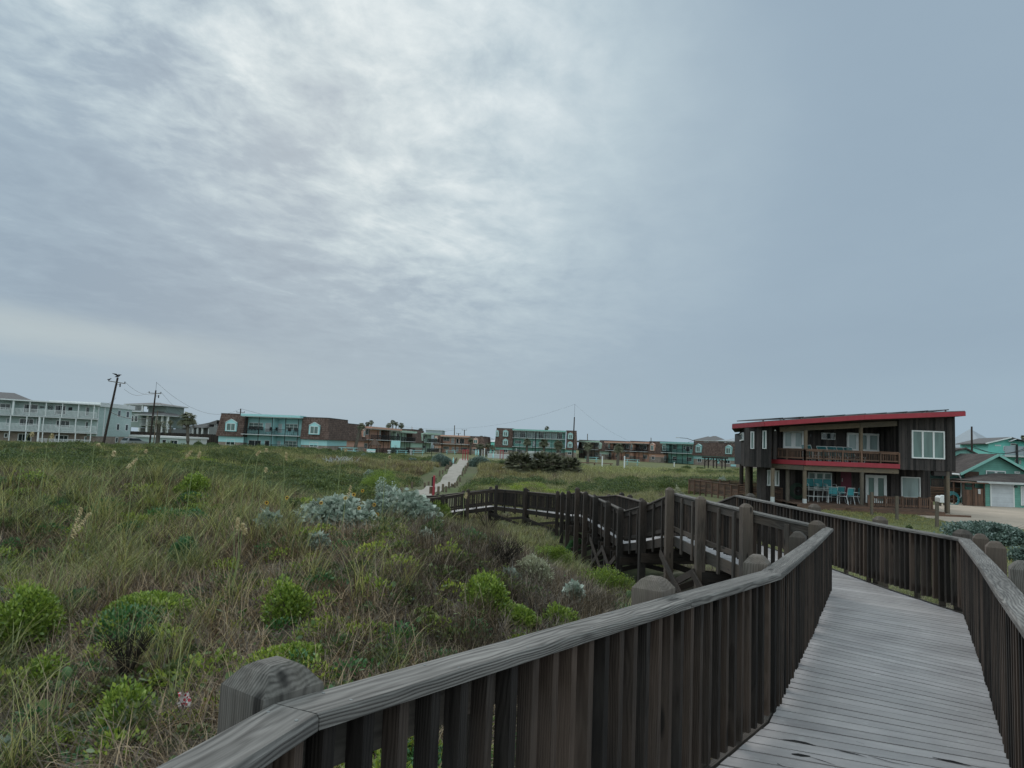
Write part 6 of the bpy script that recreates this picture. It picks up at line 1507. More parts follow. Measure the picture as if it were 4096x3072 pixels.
# sea oats
def seaoat(bx, by, tx, ty, Yd, label, heads=1, long_=.30):
    b = XY(bx, Yd); zb_ = min(H(b.x, b.y) + .0, ray(bx, by).z * Yd); tp = U(tx, ty, Yd); base = Vector((b.x, b.y, H(b.x, b.y) - .02))
    # stem foot: continue the seen stem straight down to the ground
    vis = U(bx, by, Yd); r = empty('sea_oat', base, 0, label, 'sea oats', 'seed-headed sea oat stalks')
    if vis.z < base.z: vis.z = base.z + .02
    pts = [Vector((0, 0, 0)), (vis - base) * .98 if (vis - base).length > .1 else Vector((0.02, 0, .1)), (vis.lerp(tp, .6) - base) + Vector((-.03, 0, .06)), tp - base]
    def cr(t_):  # smooth polyline
        k = min(int(t_ * 3), 2); f = t_ * 3 - k; return pts[k].lerp(pts[k + 1], f)
    P_ = [(cr(max(0, t_ - .08)) + cr(t_) + cr(min(1, t_ + .08))) / 3 for t_ in np.linspace(0, 1, 14)]; P_[0] = pts[0]
    MB().tube(P_, [.0075 - .004 * i / 13 for i in range(14)], 5).obj('stem', M['oatstem'], r)
    L_ = sum((P_[i + 1] - P_[i]).length for i in range(13)); C = []; D = []
    for hh in range(heads):
        off = Vector((.10 * hh, .02 * hh, -.07 * hh))
        q0 = 1 - long_ / max(L_, .35)
        for i in range(74):
            t_ = q0 + (1 - q0) * (i / 73); t_ = max(.2, t_)
            f = t_ * 13; k = min(int(f), 12); c = P_[k].lerp(P_[k + 1], f - k); s_ = (1 - (i / 73) * .75)
            C.append(c + off * (i / 73 if hh else 1) + Vector((rnd.uniform(.0, .045) * s_, rnd.uniform(-.02, .02), rnd.uniform(-.045, .0) * s_))); D.append((.75, rnd.uniform(-.3, .3), -.55))
    vegmesh('seed_head', [leaves(np.array([tuple(c) for c in C]), np.array(D), (.030, .05), (.012, .02), jit=.25)], M['oat'], r)
    return r
f6 = K(0, 1800, .45208); f8 = K(1000, 1800, .45208)
OATS = [(f6(500, 1290), f6(712, 475), 8.8, 'tall pale sea oat with twin drooping seed heads in the left foreground', 2, .42),
        (f6(830, 440), f6(1215, 60), 11.5, 'sea oat bent far right with a hanging seed head near the dune crest', 1, .42),
        (f6(900, 300), f6(1005, -5), 12.0, 'thin upright sea oat left of the bent one', 1, .22),
        (f6(1190, 130), f6(1290, -10), 12.0, 'sea oat right of the bent one, crossing the crest', 1, .28),
        (f6(1500, 260), f6(1690, -5), 12.2, 'sea oat arching right in front of the grey house', 1, .42),
        (f6(1690, 260), f6(1762, 5), 12.2, 'upright sea oat under the turquoise-bay house left edge', 1, .32),
        (Z2(1045, 1020), Z2(1225, 790), 12.6, 'sea oat leaning right in front of the turquoise porch', 1, .35),
        (Z2(1180, 960), Z2(1305, 762), 12.8, 'thinner sea oat beside the one at the turquoise porch', 1, .12),
        (Z2(1545, 1190), Z2(1550, 808), 13.0, 'straight thin sea oat right of the turquoise porch', 1, .3),
        (Z2(1258, 1240), Z2(1300, 1000), 12.0, 'short sea oat with a knobbly seed head below the porch ones', 1, .25),
        (f6(2075, 980), f6(2095, 575), 9.5, 'upright sea oat, tallest of the trio mid slope', 1, .30), (f6(2115, 940), f6(2136, 635), 9.5, 'sea oat in the middle of the trio mid slope', 1, .2), (f6(2130, 900), f6(2166, 680), 9.5, 'right-leaning sea oat of the trio mid slope', 1, .25),
        (f8(825, 620), f8(886, 300), 12.0, 'sea oat standing amid the silver sunflower leaves', 1, .3), (f8(1893, 560), f8(1906, 368), 13.5, 'reddish sea oat against the far dark railing', 1, .25),
        (Z3(352, 790), Z3(415, 605), 13.5, 'sea oat in front of the coral ground-floor wall', 1, .25), (Z3(925, 850), Z3(968, 695), 13.5, 'sea oat leaning right left of the grey-green bushes', 1, .25),
        (Z1(290, 1130), Z1(408, 868), 13.0, 'sea oat against the motel balconies, leftmost', 1, .28), (Z1(575, 1200), Z1(655, 885), 13.0, 'sea oat in front of the motel ground-floor railing', 1, .3), (Z1(1185, 1120), Z1(1228, 1020), 13.0, 'short sea oat left of the leaning pole foot', 1, .12)]
for b_, t_, Yd, lb, hd, lg in OATS: seaoat(b_[0], b_[1], t_[0], t_[1], Yd, lb, hd, lg)

# ------------------------------------------------------------------ ground cover
# near dune
x, y = samp(22, 2.2, 13, -12, 5.5); x2, y2 = samp(13, 13, 27, -22, 6.5); x = np.r_[x, x2]; y = np.r_[y, y2]
f1 = fbm(x, y, .55, 3); pat = fbm(x, y, 1.5, 4)
bare = (pat < -.78)
k = ~bare
put('dry_grass', x[k], y[k], protos_d, (.65, 1.25), np.clip(.5 + f1[k] * .5, 0, 1), np.clip(RS.uniform(0, .5, k.sum()), 0, 1), rotr=3.1)
x, y = samp(6, 2.4, 13, -12, 5.5); x2, y2 = samp(5, 13, 28, -24, 6.5); x = np.r_[x, x2]; y = np.r_[y, y2]
f1 = fbm(x, y, .5, 8); thr = np.interp(y, [3, 9, 13, 28], [.3, .15, -.05, -.45]); k = f1 > thr
put('green_grass', x[k], y[k], protos_g, (.65, 1.15), np.clip(.3 + f1[k] * .4 + RS.normal(0, .15, k.sum()), 0, 1), np.clip(.15 - f1[k] * .35, 0, .7))
x, y = samp(1.3, 4, 28, -22, 6); k = (fbm(x, y, .7, 12) > -.2) & ~((x / y > -.09) & (y > 8))
put('tall_grass', x[k], y[k], protos_t, (.7, 1.1), RS.uniform(.3, 1, k.sum()), RS.uniform(0, .4, k.sum()))
x, y = samp(10, 3, 28, -20, 6); f1 = fbm(x, y, .6, 21); k = f1 > -.25
put('woody_undergrowth', x[k], y[k], protos_w, (.7, 1.3), RS.uniform(0, 1, k.sum()), RS.uniform(0, .3, k.sum()), rotr=3.1)
# right of the boardwalk, close
x, y = samp(10, 3, 19, 3.2, 17, .75); f1 = fbm(x, y, .5, 5)
put('verge_grass', x, y, protos_g + protos_d[:1], (.45, .75), np.clip(.5 + f1 * .3, 0, 1), np.clip(.2 + f1 * .2, 0, 1))
protos_m = [vegmesh('mown_tuft', [blades(26, (.05, .13), (.006, .012), .12, (.0, .8), (.1, .9), 2)], M['gr_green'], link=False) for _ in range(2)]
x, y = samp(9, 19, 48, 9, 34, .75); k = ~inpoly(x, y, np.array([(q.x, q.y) for q in gravel_edge])) & (y < 46); x, y = x[k], y[k]; f1 = fbm(x, y, .35, 50)
put('lawn_grass', x, y, protos_m, (.6, 1.6), np.clip(.5 + f1 * .5, 0, 1), np.clip(.2 + f1 * .4, 0, .9), rotr=3.1, sink=.005)
# middle distance
def wildmask(x, y): return (y < 122 + 6 * fbm(x, y, .08, 2)) & ~((x > 9 + .09 * y + 1.5 * fbm(x, y, .3, 6)) & (y > 19) & (y < 62))
x, y = samp(3.6, 26, 70, -56, 46, .70); k = wildmask(x, y); x, y = x[k], y[k]; f1 = fbm(x, y, .16, 9)
put('meadow_grass', x, y, protos_c + protos_cd[:1], (.55, 1.05), np.clip(.35 + f1 * .5, 0, 1), np.clip(.3 - f1 * .5, 0, .9))
x, y = samp(1.5, 70, 128, -96, 84, .68); k = wildmask(x, y); x, y = x[k], y[k]; f1 = fbm(x, y, .10, 10)
put('far_meadow_grass', x, y, protos_c + protos_cd[:1], (.9, 1.6), np.clip(.35 + f1 * .5, 0, 1), np.clip(.35 - f1 * .5, 0, .9))
x, y = samp(.75, 32, 124, -92, 70, .68); f1 = fbm(x, y, .12, 15)
a_ = x / y; left = np.clip((-a_ - .12) / .12, 0, 1) * np.clip((y - 34) / 12, 0, 1)
k = wildmask(x, y) & ((f1 > .62 - 1.0 * left) | ((y > 98) & (f1 > -.2)))
put('scrub_foliage', x[k], y[k], protos_s, (.6, 1.6), np.clip(.3 + fbm(x[k], y[k], .3, 33) * .6 + RS.normal(0, .3, k.sum()), 0, 1), np.clip(-f1[k] * .4 + RS.uniform(0, .25, k.sum()), 0, .8), rotr=3.1, margin=.8)
x, y = samp(1.1, 30, 105, -50, 40, .6); f1 = fbm(x, y, .11, 18)
k = wildmask(x, y) & (f1 > .62)
put('low_vine_foliage', x[k], y[k], protos_sg, (.7, 1.5), RS.uniform(0, .8, k.sum()), RS.uniform(0, .2, k.sum()), rotr=3.1, margin=.8)
# leafy undergrowth between the grass: mixed greens
protos_l = [scrubp('leafy_sprig', M[m_], 230, .042, .24, .2) for m_ in ('lf_green', 'lf_dark', 'lf_emerald', 'lf_dark', 'lf_green')]
x, y = samp(8, 3, 24, -20, 5.5); f1 = fbm(x, y, .8, 61); lw = np.interp(y, [3, 7, 12, 24], [-.8, -.4, -.15, .0]); k = f1 > lw
put('leafy_foliage', x[k], y[k], protos_l, (.5, 1.5), RS.uniform(0, .7, k.sum()), RS.uniform(0, .3, k.sum()), rotr=3.1)
protos_b = [scrubp('leafy_bush', M[m_], 900, .046, .42, .36) for m_ in ('lf_green', 'lf_dark', 'lf_green', 'lf_emerald')]
x, y = samp(1.5, 4.5, 22, -18, 4.5); f1 = fbm(x, y, .6, 71); lw = np.interp(y, [3, 8, 12, 24], [-.25, .1, .25, .2]); k = (f1 > lw)
put('bushy_foliage', x[k], y[k], protos_b, (.5, 1.25), RS.uniform(0, .6, k.sum()), RS.uniform(0, .25, k.sum()), rotr=3.1, sink=.08)
# round leaved creeper
mb_parts = []
def discs(n, r0, r1, rad, h):
    c = np.stack([RS.normal(0, rad, n), RS.normal(0, rad, n), RS.uniform(.3, 1, n) * h], 1); nn = RS.normal(0, .5, (n, 3)) + np.array([0, -.35, 1.0]); nn /= np.linalg.norm(nn, axis=1)[:, None]
    u = np.cross(nn, RS.normal(0, 1, (n, 3))); u /= np.linalg.norm(u, axis=1)[:, None]; v = np.cross(nn, u); r = RS.uniform(r0, r1, n)[:, None]
    ring = [c + (u * math.cos(a) + v * math.sin(a)) * r for a in np.linspace(0, 2 * np.pi, 8, endpoint=False)]
    V = np.stack(ring, 1).reshape(-1, 3); F = (np.arange(n) * 8)[:, None, None] + np.array([[0, 1, 2, 3], [0, 3, 4, 7], [4, 5, 6, 7]])[None]
    return V, F.reshape(-1, 4), np.repeat(RS.uniform(0, 1, n), 8)
protos_r = [vegmesh('round_leaf_patch', [discs(12, .02, .036, .2, .2)], M['lf_round'], link=False) for _ in range(3)]
x, y = samp(3.2, 3.2, 9.5, -7, 1.0); k = fbm(x, y, .9, 40) > .0 
put('round_leaf_foliage', x[k], y[k], protos_r, (.8, 1.25), RS.uniform(0, .6, k.sum()), RS.uniform(0, .15, k.sum()), rotr=3.1)
x, y = samp(.5, 8, 16, -12, 2); put('round_leaf_foliage', x, y, protos_r, (.5, .9), RS.uniform(.3, 1, len(x)), RS.uniform(0, .15, len(x)), rotr=3.1)

# ------------------------------------------------------------------ palms
def fanleaf(parts, hub, d, size, n=13, spread=1.15, droop=.35, w=.035):
    d = np.array(d, float); d /= np.linalg.norm(d); side = np.cross(d, [0, 0, 1.0]); side /= np.linalg.norm(side) + 1e-9
    hub = np.array(hub, float); tint = RS.uniform(0, 1); rows = []
    for i in range(n):
        a = (i / (n - 1) - .5) * 2 * spread; dd = d * math.cos(a) + side * math.sin(a); L = size * (1 - .15 * abs(a)) * RS.uniform(.85, 1.05)
        s = np.cross(dd, [0, 0, 1.0]); s /= np.linalg.norm(s) + 1e-9
        p1 = hub + dd * L * .55; p2 = hub + dd * L - np.array([0, 0, droop * L])
        rows += [hub - s * w * .2, hub + s * w * .2, p1 + s * w * .5, p1 - s * w * .5, p2 + s * .006, p2 - s * .006]
    V = np.array(rows); F = (np.arange(n) * 6)[:, None, None] + np.array([[0, 1, 2, 3], [3, 2, 4, 5]])[None]
    parts.append((V, F.reshape(-1, 4), np.full(len(V), tint)))
def palm_crown(nf, size, elev=(-.7, 1.2), pet=.5, n=13, droop=.35, w=.05):
    parts = []
    for i in range(nf):
        a = RS.uniform(0, 6.28); e = RS.uniform(*elev); d = np.array([math.cos(a) * math.cos(e), math.sin(a) * math.cos(e), math.sin(e)])
        hub = d * pet * size * RS.uniform(.7, 1.2); hub[2] += .0
        fanleaf(parts, hub, d + np.array([0, 0, -.15]), size * RS.uniform(.8, 1.1), n, droop=droop, w=w)
        s = np.cross(d, [0, 0, 1.0]); s /= np.linalg.norm(s) + 1e-9
        V = np.array([-s * .02, s * .02, hub + s * .012, hub - s * .012]); parts.append((V, np.array([[0, 1, 2, 3]]), np.full(4, .8)))
    return parts
def palm(px, pyc, wpx, base_py, Yd, label, nf=34, trunkr=.16, lean=0.0, boot=.0, cen=None, date=False):
    """px, pyc crown centre in the photo, wpx its width, base_py foot"""
    top = U(px, pyc, Yd); k = Yd / FPX; size = wpx * k / 2
    gx = top.x - lean; gz = H(gx, Yd)
    r = empty('palm_tree', (gx, Yd, gz), 0, label, 'palm tree', 'palm trees around the apartment houses')
    h = top.z - gz - size * .1
    P_ = [(lean * (t_ ** 1.5), 0, h * t_) for t_ in np.linspace(0, 1, 8)]; P_[0] = (0, 0, -.2)
    MB().tube(P_, [trunkr * (1.15 - .3 * t_ + (boot * max(0, t_ - .55))) for t_ in np.linspace(0, 1, 8)], 8).obj('trunk', M['bark'], r)
    parts = []
    if date:
        for i in range(nf):
            a = RS.uniform(0, 6.28); e = RS.uniform(.1, 1.3); p = np.zeros(3); L = size * RS.uniform(.9, 1.2); dirv = np.array([math.cos(a), math.sin(a)])
            C = []; D = []
            for s_ in range(26):
                p = p + np.array([dirv[0] * math.cos(e), dirv[1] * math.cos(e), math.sin(e)]) * L / 22; e -= .085
                for sg in (-1, 1): C.append(p.copy()); D.append([-dirv[1] * sg + dirv[0] * .4, dirv[0] * sg + dirv[1] * .4, -.35])
            parts.append(leaves(np.array(C), np.array(D), (size * .14, size * .2), (.04, .07), jit=.1))
    else: parts = palm_crown(int(nf * 1.5), size * .68, pet=.5, w=max(.07, size * .08), droop=.4)
    c = vegmesh('crown', parts, M['palm'], r); c.location = (lean, 0, h)
    if not date:
        dd = vegmesh('dead_fronds', palm_crown(9, size * .5, (-1.4, -.8), .5, 9, .3), M['palmdead'], r); dd.location = (lean, 0, h - .1)
    return r
PALMS = [(Z2(312, 385), 78, 1787, 125, 'palm with ragged crown beside the grey house', 40, .28, -.5, 1.2), (Z2(105, 430), 24, 0, 168, 'small palm between tower house and grey house', 24, .2, 0, 0),
         (Z3(618, 320), 34, 0, 134, 'palm with shaggy trunk in front of the brown and coral corner', 36, .30, 1.0, .8), (Z3(695, 298), 24, 0, 190, 'palm crown just right of the shaggy palm above the coral roof', 26, .2, 0, 0), (Z3(742, 278), 24, 0, 200, 'thin palm highest above the coral roof fascia', 26, .2, 0, 0),
         (Z3(965, 312), 26, 0, 232, 'leftmost palm of the cluster of four above the coral and mint roofs', 28, .22, 0, 0), (Z3(1018, 276), 26, 0, 235, 'tallest palm of the cluster of four', 28, .22, 0, 0), (Z3(1062, 296), 20, 0, 236, 'third palm of the cluster of four', 26, .2, .5, 0), (Z3(1122, 314), 28, 0, 226, 'rightmost palm of the cluster of four, a little apart', 28, .22, 0, 0),
         (Z3(1370, 385), 30, 0, 232, 'squat bushy palm top behind the mint roof', 30, .25, 0, 0), (Z3(2130, 470), 22, 0, 236, 'palm top at the right end of the small coral building', 30, .25, 0, 0), (Z3(2003, 500), 26, 0, 196, 'shaggy palm in front of the right half of the coral end building', 32, .25, 0, .5),
         (Z3(2130, 585), 34, 0, 190, 'low palm near the pool gate', 32, .25, 0, .5), (Z4(60, 672), 32, 0, 196, 'leftmost low palm by the dark pool gate', 30, .22, 0, 0), (Z4(192, 655), 26, 0, 200, 'low palm in front of the teal shed', 30, .22, 0, 0), (Z4(262, 690), 26, 0, 200, 'low palm right against the three-storey building corner', 30, .22, 0, 0),
         (Z4(1062, 412), 22, 0, 245, 'palm crown rising over the three-storey roof', 26, .22, 0, 0), (Z4(770, 612), 38, 0, 186, 'left palm of three before the three-storey building', 44, .26, 0, .6), (Z4(1018, 625), 46, 0, 184, 'middle palm of three before the three-storey building', 44, .28, 0, .6), (Z4(1232, 650), 46, 0, 180, 'right palm of three before the three-storey building', 46, .28, 0, .6),
         (Z4(1668, 672), 42, 0, 150, 'full-crowned palm in front of the green bay at right', 46, .28, 0, .5), (Z4(2118, 695), 46, 0, 142, 'dense round palm in front of the coral bay of the right building', 50, .28, .1, .5), (Z7(2085, 440), 18, 0, 112, 'palm top behind the turquoise house', 26, .25, 0, 0), (Z7(1555, 462), 14, 0, 125, 'tiny palm top over the pale metal roof', 24, .2, 0, 0)]
for (c, w_, b_, Yd, lb, nf, tr, ln, bt) in PALMS: palm(c[0], c[1], w_ * 1.15, b_, Yd, lb, nf, tr, ln, bt)
palm(Z1(2010, 770)[0], Z1(2010, 770)[1], 90, 0, 138, 'date palm with long arching fronds between the two utility poles and the annex', 34, .4, 0, .3, date=True)
def palmetto(px, Yd, w_, h, label, nf=110):
    p = XY(px, Yd); z = H(p.x, p.y); k = Yd / FPX; r = empty('palmetto', (p.x, p.y, z), 0, label, 'palmetto', 'palmetto bushes in the meadow'); rx = w_ * k / 2; hh = h * k; parts = []
    for i in range(int(nf * 3.2)):
        a = RS.uniform(0, 6.28); e = math.asin(RS.uniform(-.25, .98)); d = np.array([math.cos(a) * math.cos(e), math.sin(a) * math.cos(e), math.sin(e)])
        d_h = math.cos(e) ** .45; c = np.array([math.cos(a) * d_h * rx * .8, math.sin(a) * d_h * rx * .8, math.sin(e) * hh * .62]) * RS.uniform(.7, 1.0); c[2] += hh * .22
        fanleaf(parts, c, d + RS.normal(0, .25, 3), rx * .30, 11, 1.2, .25, .10)
    vegmesh('fronds', parts, M['palm'], r)
    m_ = MB()
    for i in range(5): a = i * 1.25; m_.tube([(math.cos(a) * rx * .2, math.sin(a) * rx * .2, -.2), (math.cos(a) * rx * .4, math.sin(a) * rx * .3, hh * .6)], .14, 7)
    m_.obj('trunks', M['bark'], r)
    dd = vegmesh('dead_fronds', [x_ for i in range(34) for x_ in [None]] if False else palm_crown(40, rx * .42, (-1.3, .1), 1.2, 9, .4, .08), M['palmdead'], r); dd.location = (0, 0, hh * .5)
palmetto(Z4(668, 0)[0], 92, 140, 92, 'left palmetto of the big meadow clump', 120); palmetto(Z4(1068, 0)[0], 94, 150, 106, 'tallest middle palmetto of the meadow clump', 150); palmetto(Z4(1390, 0)[0], 96, 125, 80, 'right palmetto of the meadow clump', 110); palmetto(Z4(1245, 0)[0], 97, 95, 86, 'palmetto wedged between the middle and right ones', 90)
palmetto(Z3(215, 0)[0], 119, 36, 24, 'small palmetto at the foot of the brown wall, left one', 60); palmetto(Z3(275, 0)[0], 118, 32, 18, 'small drooping palmetto at the foot of the brown wall, right one', 60); palmetto(Z3(348, 0)[0], 130, 30, 24, 'spiky palmetto by the coral ground-floor wall', 50)
palmetto(Z7(1725, 0)[0], 80, 50, 62, 'brown-green palmetto top between cottage roof and turquoise house', 60)
# ------------------------------------------------------------------ utility poles and lines
WIRE = paint('black_wire', (.03, .03, .03), .6, .1)
PT = {}
def upole(key, bx, tx, ty, Yd, label, arms=(), rod=0, r0=.17, mat='pole', extras=True, by=None):
    b = XY(bx, Yd); zg = H(b.x, b.y); tp = U(tx, ty, Yd); r = empty('utility_pole', (b.x, b.y, zg), 0, label, 'utility pole', 'utility poles')
    v = tp - Vector((b.x, b.y, zg))
    MB().tube([Vector((0, 0, -.3)), v * .5, v], [r0, r0 * .9, r0 * .75], 10).obj('pole', M[mat], r)
    PT[key] = [tp]
    for (ax, ay, cx, cy) in arms:
        A = U(ax, ay, Yd) - Vector((b.x, b.y, zg)); B = U(cx, cy, Yd) - Vector((b.x, b.y, zg)); A.y -= .15; B.y -= .15; A = Vector(A); B = Vector(B)
        arm = MB().beam(A, B, .11, .12).obj('crossarm', M['oldpost'], r); 
        for q in (A.lerp(B, .03), A.lerp(B, .97)):
            MB().tube([q + zup * .06, q + zup * .16, q + zup * .32], [.05, .09, .05], 8).obj('insulator', M['darkmetal'], arm); PT[key].append(q + Vector((b.x, b.y, zg + .3)))
    if rod: MB().tube([v, v + zup * rod], .03, 6).obj('lightning_rod', M['darkmetal'], r)
    if extras:
        for f in (.9, .88): q = v * f; m_ = MB(); m_.tube([q + Vector((.2, -.1, 0)), q + Vector((.7, -.1, .05))], .03, 6); m_.tube([q + Vector((.7, -.1, -.35)), q + Vector((.7, -.1, .2))], .1, 8); m_.obj('cutout_switch', M['darkmetal'], r) if f == .9 else None
    return r
upole('p1', *[Z1(1312, 0)[0], *Z1(1488, 190)], 115, 'tall leaning utility pole with crossarm in front of the motel end wall', [(*Z1(1376, 234), *Z1(1590, 268))], 0, .20)
upole('p2', *[Z1(1902, 0)[0], *Z1(1970, 352)], 134, 'upright dark utility pole in front of the annex', [(*Z1(1885, 386), *Z1(2042, 394))], 1.6, .17)
upole('p2b', *[Z1(1950, 0)[0], *Z1(1996, 600)], 133, 'thin pale pole leaning beside the dark utility pole', [], 0, .10, 'oldpost', False)
upole('p3', *[Z2(986, 0)[0], *Z2(988, 268)], 205, 'distant pole with crossarm behind the turquoise-bay house roof', [(*Z2(938, 312), *Z2(1042, 316))], 0, .22, 'pole', False)
upole('p4', *[Z4(1444, 0)[0], *Z4(1466, 252)], 200, 'tall thick pole with spike beside the three-storey building', [], 3.7, .20, 'pole', False)
upole('p5', *[Z3(1793, 0)[0], *Z3(1796, 320)], 300, 'plain thin mast above the coral end building', [], 0, .22, 'oldpost', False)
upole('p6', *[Z3(1919, 0)[0], *Z3(1921, 376)], 290, 'distant pole with crossarm above the coral end building', [(*Z3(1890, 380), *Z3(1952, 381))], 0, .2, 'pole', False)
upole('p7', *[Z3(1845, 0)[0], *Z3(1846, 420)], 300, 'short distant pole with crossarm beside the plain mast', [(*Z3(1818, 424), *Z3(1874, 425))], 0, .2, 'pole', False)
upole('p8', *[Z4(1658, 0)[0], *Z4(1660, 498)], 300, 'distant pale mast right of the thick pole', [], 0, .2, 'oldpost', False)
upole('p9', *[Z5(753, 0)[0], *Z5(753, 372)], 300, 'distant mast above the coral bays of the right building', [], 0, .2, 'oldpost', False)
upole('p10', *[Z7(1468, 0)[0], *Z7(1468, 320)], 85, 'thick dark pole rising behind the teal cottage roof', [], 0, .13, 'pole', False)
def wire(name, a, b, sag, label, th_=.02, n=14):
    a = Vector(a); b = Vector(b); m_ = MB(); o = empty('power_line', a, 0, label, 'power line', 'overhead power lines')
    P_ = [a.lerp(b, t_) - a - zup * (sag * 4 * t_ * (1 - t_)) for t_ in np.linspace(0, 1, n)]
    m_.tube(P_, th_, 4, cap=False).obj('wire', WIRE, o)
wire('w', PT['p1'][2], PT['p2'][2], 1.2, 'upper power line from the leaning pole to the upright pole', .022); wire('w', PT['p1'][2] - zup * 1.2, PT['p2'][1], .9, 'lower power line from the leaning pole to the upright pole', .022)
wire('w', PT['p2'][0] + zup * 1.5, PT['p3'][0], 3.5, 'top power line from the upright pole toward the turquoise-bay house', .025); wire('w', PT['p2'][2], PT['p3'][2], 5.5, 'crossarm power line from the upright pole toward the turquoise-bay house', .025); wire('w', PT['p2'][2] - zup * 2, PT['p3'][1] - zup * 1, 6, 'lowest power line sagging from the upright pole to the distant pole', .02)
wire('w', PT['p3'][0], PT['p5'][0] - zup * 2, 4, 'power line over the long receding building', .03)
wire('w', PT['p4'][0] + zup * 3.6, U(1560, 1700, 210), 3.5, 'power line leaving the thick pole spike to the left', .013); wire('w', PT['p4'][0] + zup * 3.6, U(3020, 1708, 190), 9.5, 'power line leaving the thick pole spike to the right', .013)
wire('w', PT['p4'][0] - zup * 9.2, U(2790, 1758, 195), 2.0, 'low power line from the thick pole over the right building', .022)
wire('w', PT['p1'][0] - Vector((0, 0, 3.3)), U(*Z1(1325, 525), 140), .3, 'guy wire from the leaning pole to the motel roof', .018)
wire('w', U(*Z1(1405, 630), 117), U(*Z1(1950, 680), 134), .8, 'thick cable bundle between the two left poles', .05)
wire('w', U(*Z7(1468, 548), 85), U(*Z7(1265, 575), 83), .15, 'upper cable from the thick right pole to the dark house side', .025); wire('w', U(*Z7(1468, 545), 85), U(*Z7(2120, 578), 80), .8, 'upper cable passing in front of the turquoise house', .03); wire('w', U(*Z7(1468, 565), 85), U(*Z7(2120, 600), 80), .6, 'lower cable passing in front of the turquoise house', .03)
# street lamp far right
b = XY(Z5(1388, 0)[0], 215); r = empty('street_lamp', (b.x, b.y, H(b.x, b.y)), 0, 'street lamp arm showing above the teal bay roof', 'street lamp'); zt_ = U(*Z5(1388, 405), 215).z - H(b.x, b.y)
MB().tube([(0, 0, 0), (0, 0, zt_)], .12, 8).obj('pole', M['darkmetal'], r); MB().tube([(0, 0, zt_ - .3), (-2.2, 0, zt_ + .4), (-4.6, 0, zt_ + .5)], .08, 6).obj('arm', M['darkmetal'], r); MB().box(-5.6, -4.5, -.2, .2, zt_ + .4, zt_ + .6).obj('lamp_head', M['wgrey'], r)
# ------------------------------------------------------------------ birds on the leaning pole
def bird(p, s, label, gull=True):
    r = empty('bird', p, 0, label, 'bird', 'small birds'); bm_ = M['darkmetal']
    pts = [(-.16, 0, .02), (-.08, 0, .05), (0, 0, .07), (.07, 0, .10), (.11, 0, .14), (.15, 0, .145), (.19, 0, .14)]
    MB().tube([Vector(q) * s for q in pts], [.006 * s, .03 * s, .05 * s, .04 * s, .026 * s, .018 * s, .004 * s], 8).obj('body', bm_, r, smooth=True)
    w_ = MB(); 
    for sg in (-1, 1): w_.poly([Vector(q) * s for q in ((.06, .02 * sg, .1), (-.06, .02 * sg, .09), (-.16, .03 * sg + .26 * sg * gull, .07 + .12 * gull), (.0, .03 * sg + .14 * sg * gull, .08 + .1 * gull))], [(0, 1, 2, 3)])
    wo = w_.obj('wings', bm_, r); wo.rotation_euler = (0, 0, 0)
    MB().tube([(.0, 0, 0), (.0, 0, .04 * s)], .006 * s, 4).obj('legs', bm_, r)
b1 = U(*Z1(1488, 190), 115) + Vector((0, 0, .0)); bird(b1, 3.2, 'bird with raised wings on top of the leaning pole')
bird(U(*Z1(1385, 231), 115) + Vector((0, -.15, .05)), 2.2, 'bird perched on the left tip of the leaning pole crossarm', False)
# ------------------------------------------------------------------ park things near the lawn
def ground_at(px, Yd): p = XY(px, Yd); return Vector((p.x, p.y, H(p.x, p.y)))
# path bollards
bp = empty('bollard', (0, 0, -50), 0); MB().tube([(0, 0, -.2), (0, 0, .52), (0, 0, .56)], [.10, .098, .08], 10).obj('post', M['oldpost'], bp)
first = True
for side_, lab in ((-1, 'short round wooden post in the row left of the concrete path'), (1, 'short round wooden post in the row right of the concrete path')):
    yy = 51.0
    while yy < 140:
        xx = np.interp(yy, pathx[:, 1], pathx[:, 0]) + side_ * (1.25 + (.8 if side_ < 0 and yy < 66 else 0)); g_ = (xx, yy, H(xx, yy)); s_ = rnd.uniform(.8, 1.15)
        if first: bp.location = g_; tag(bp, lab, 'bollard', 'short posts along the path'); first = False
        else: dup(bp, g_, 0, (1, 1, s_), lab, 'short posts along the path', 'bollard')
        yy += rnd.uniform(2.4, 3.4) * (1 + yy / 300)
# red gate post with board at the boardwalk foot
g_ = ground_at(1744, 50); r = empty('red_post', g_, 0, 'tall red post with small brown board at the foot of the path', 'post')
tz = U(1746, 1902, 50).z - g_.z; MB().box(-.075, .06, -.07, .07, -.2, tz).obj('post', M['red'], r); bdd = MB().box(-.32, .08, .09, .13, tz - 1.28, tz - .8); bdd.obj('board', M['brownfence'], r); MB().box(-.16, -.08, -.08, .02, tz - .75, tz - .1).obj('hinge_box', M['black'], r)
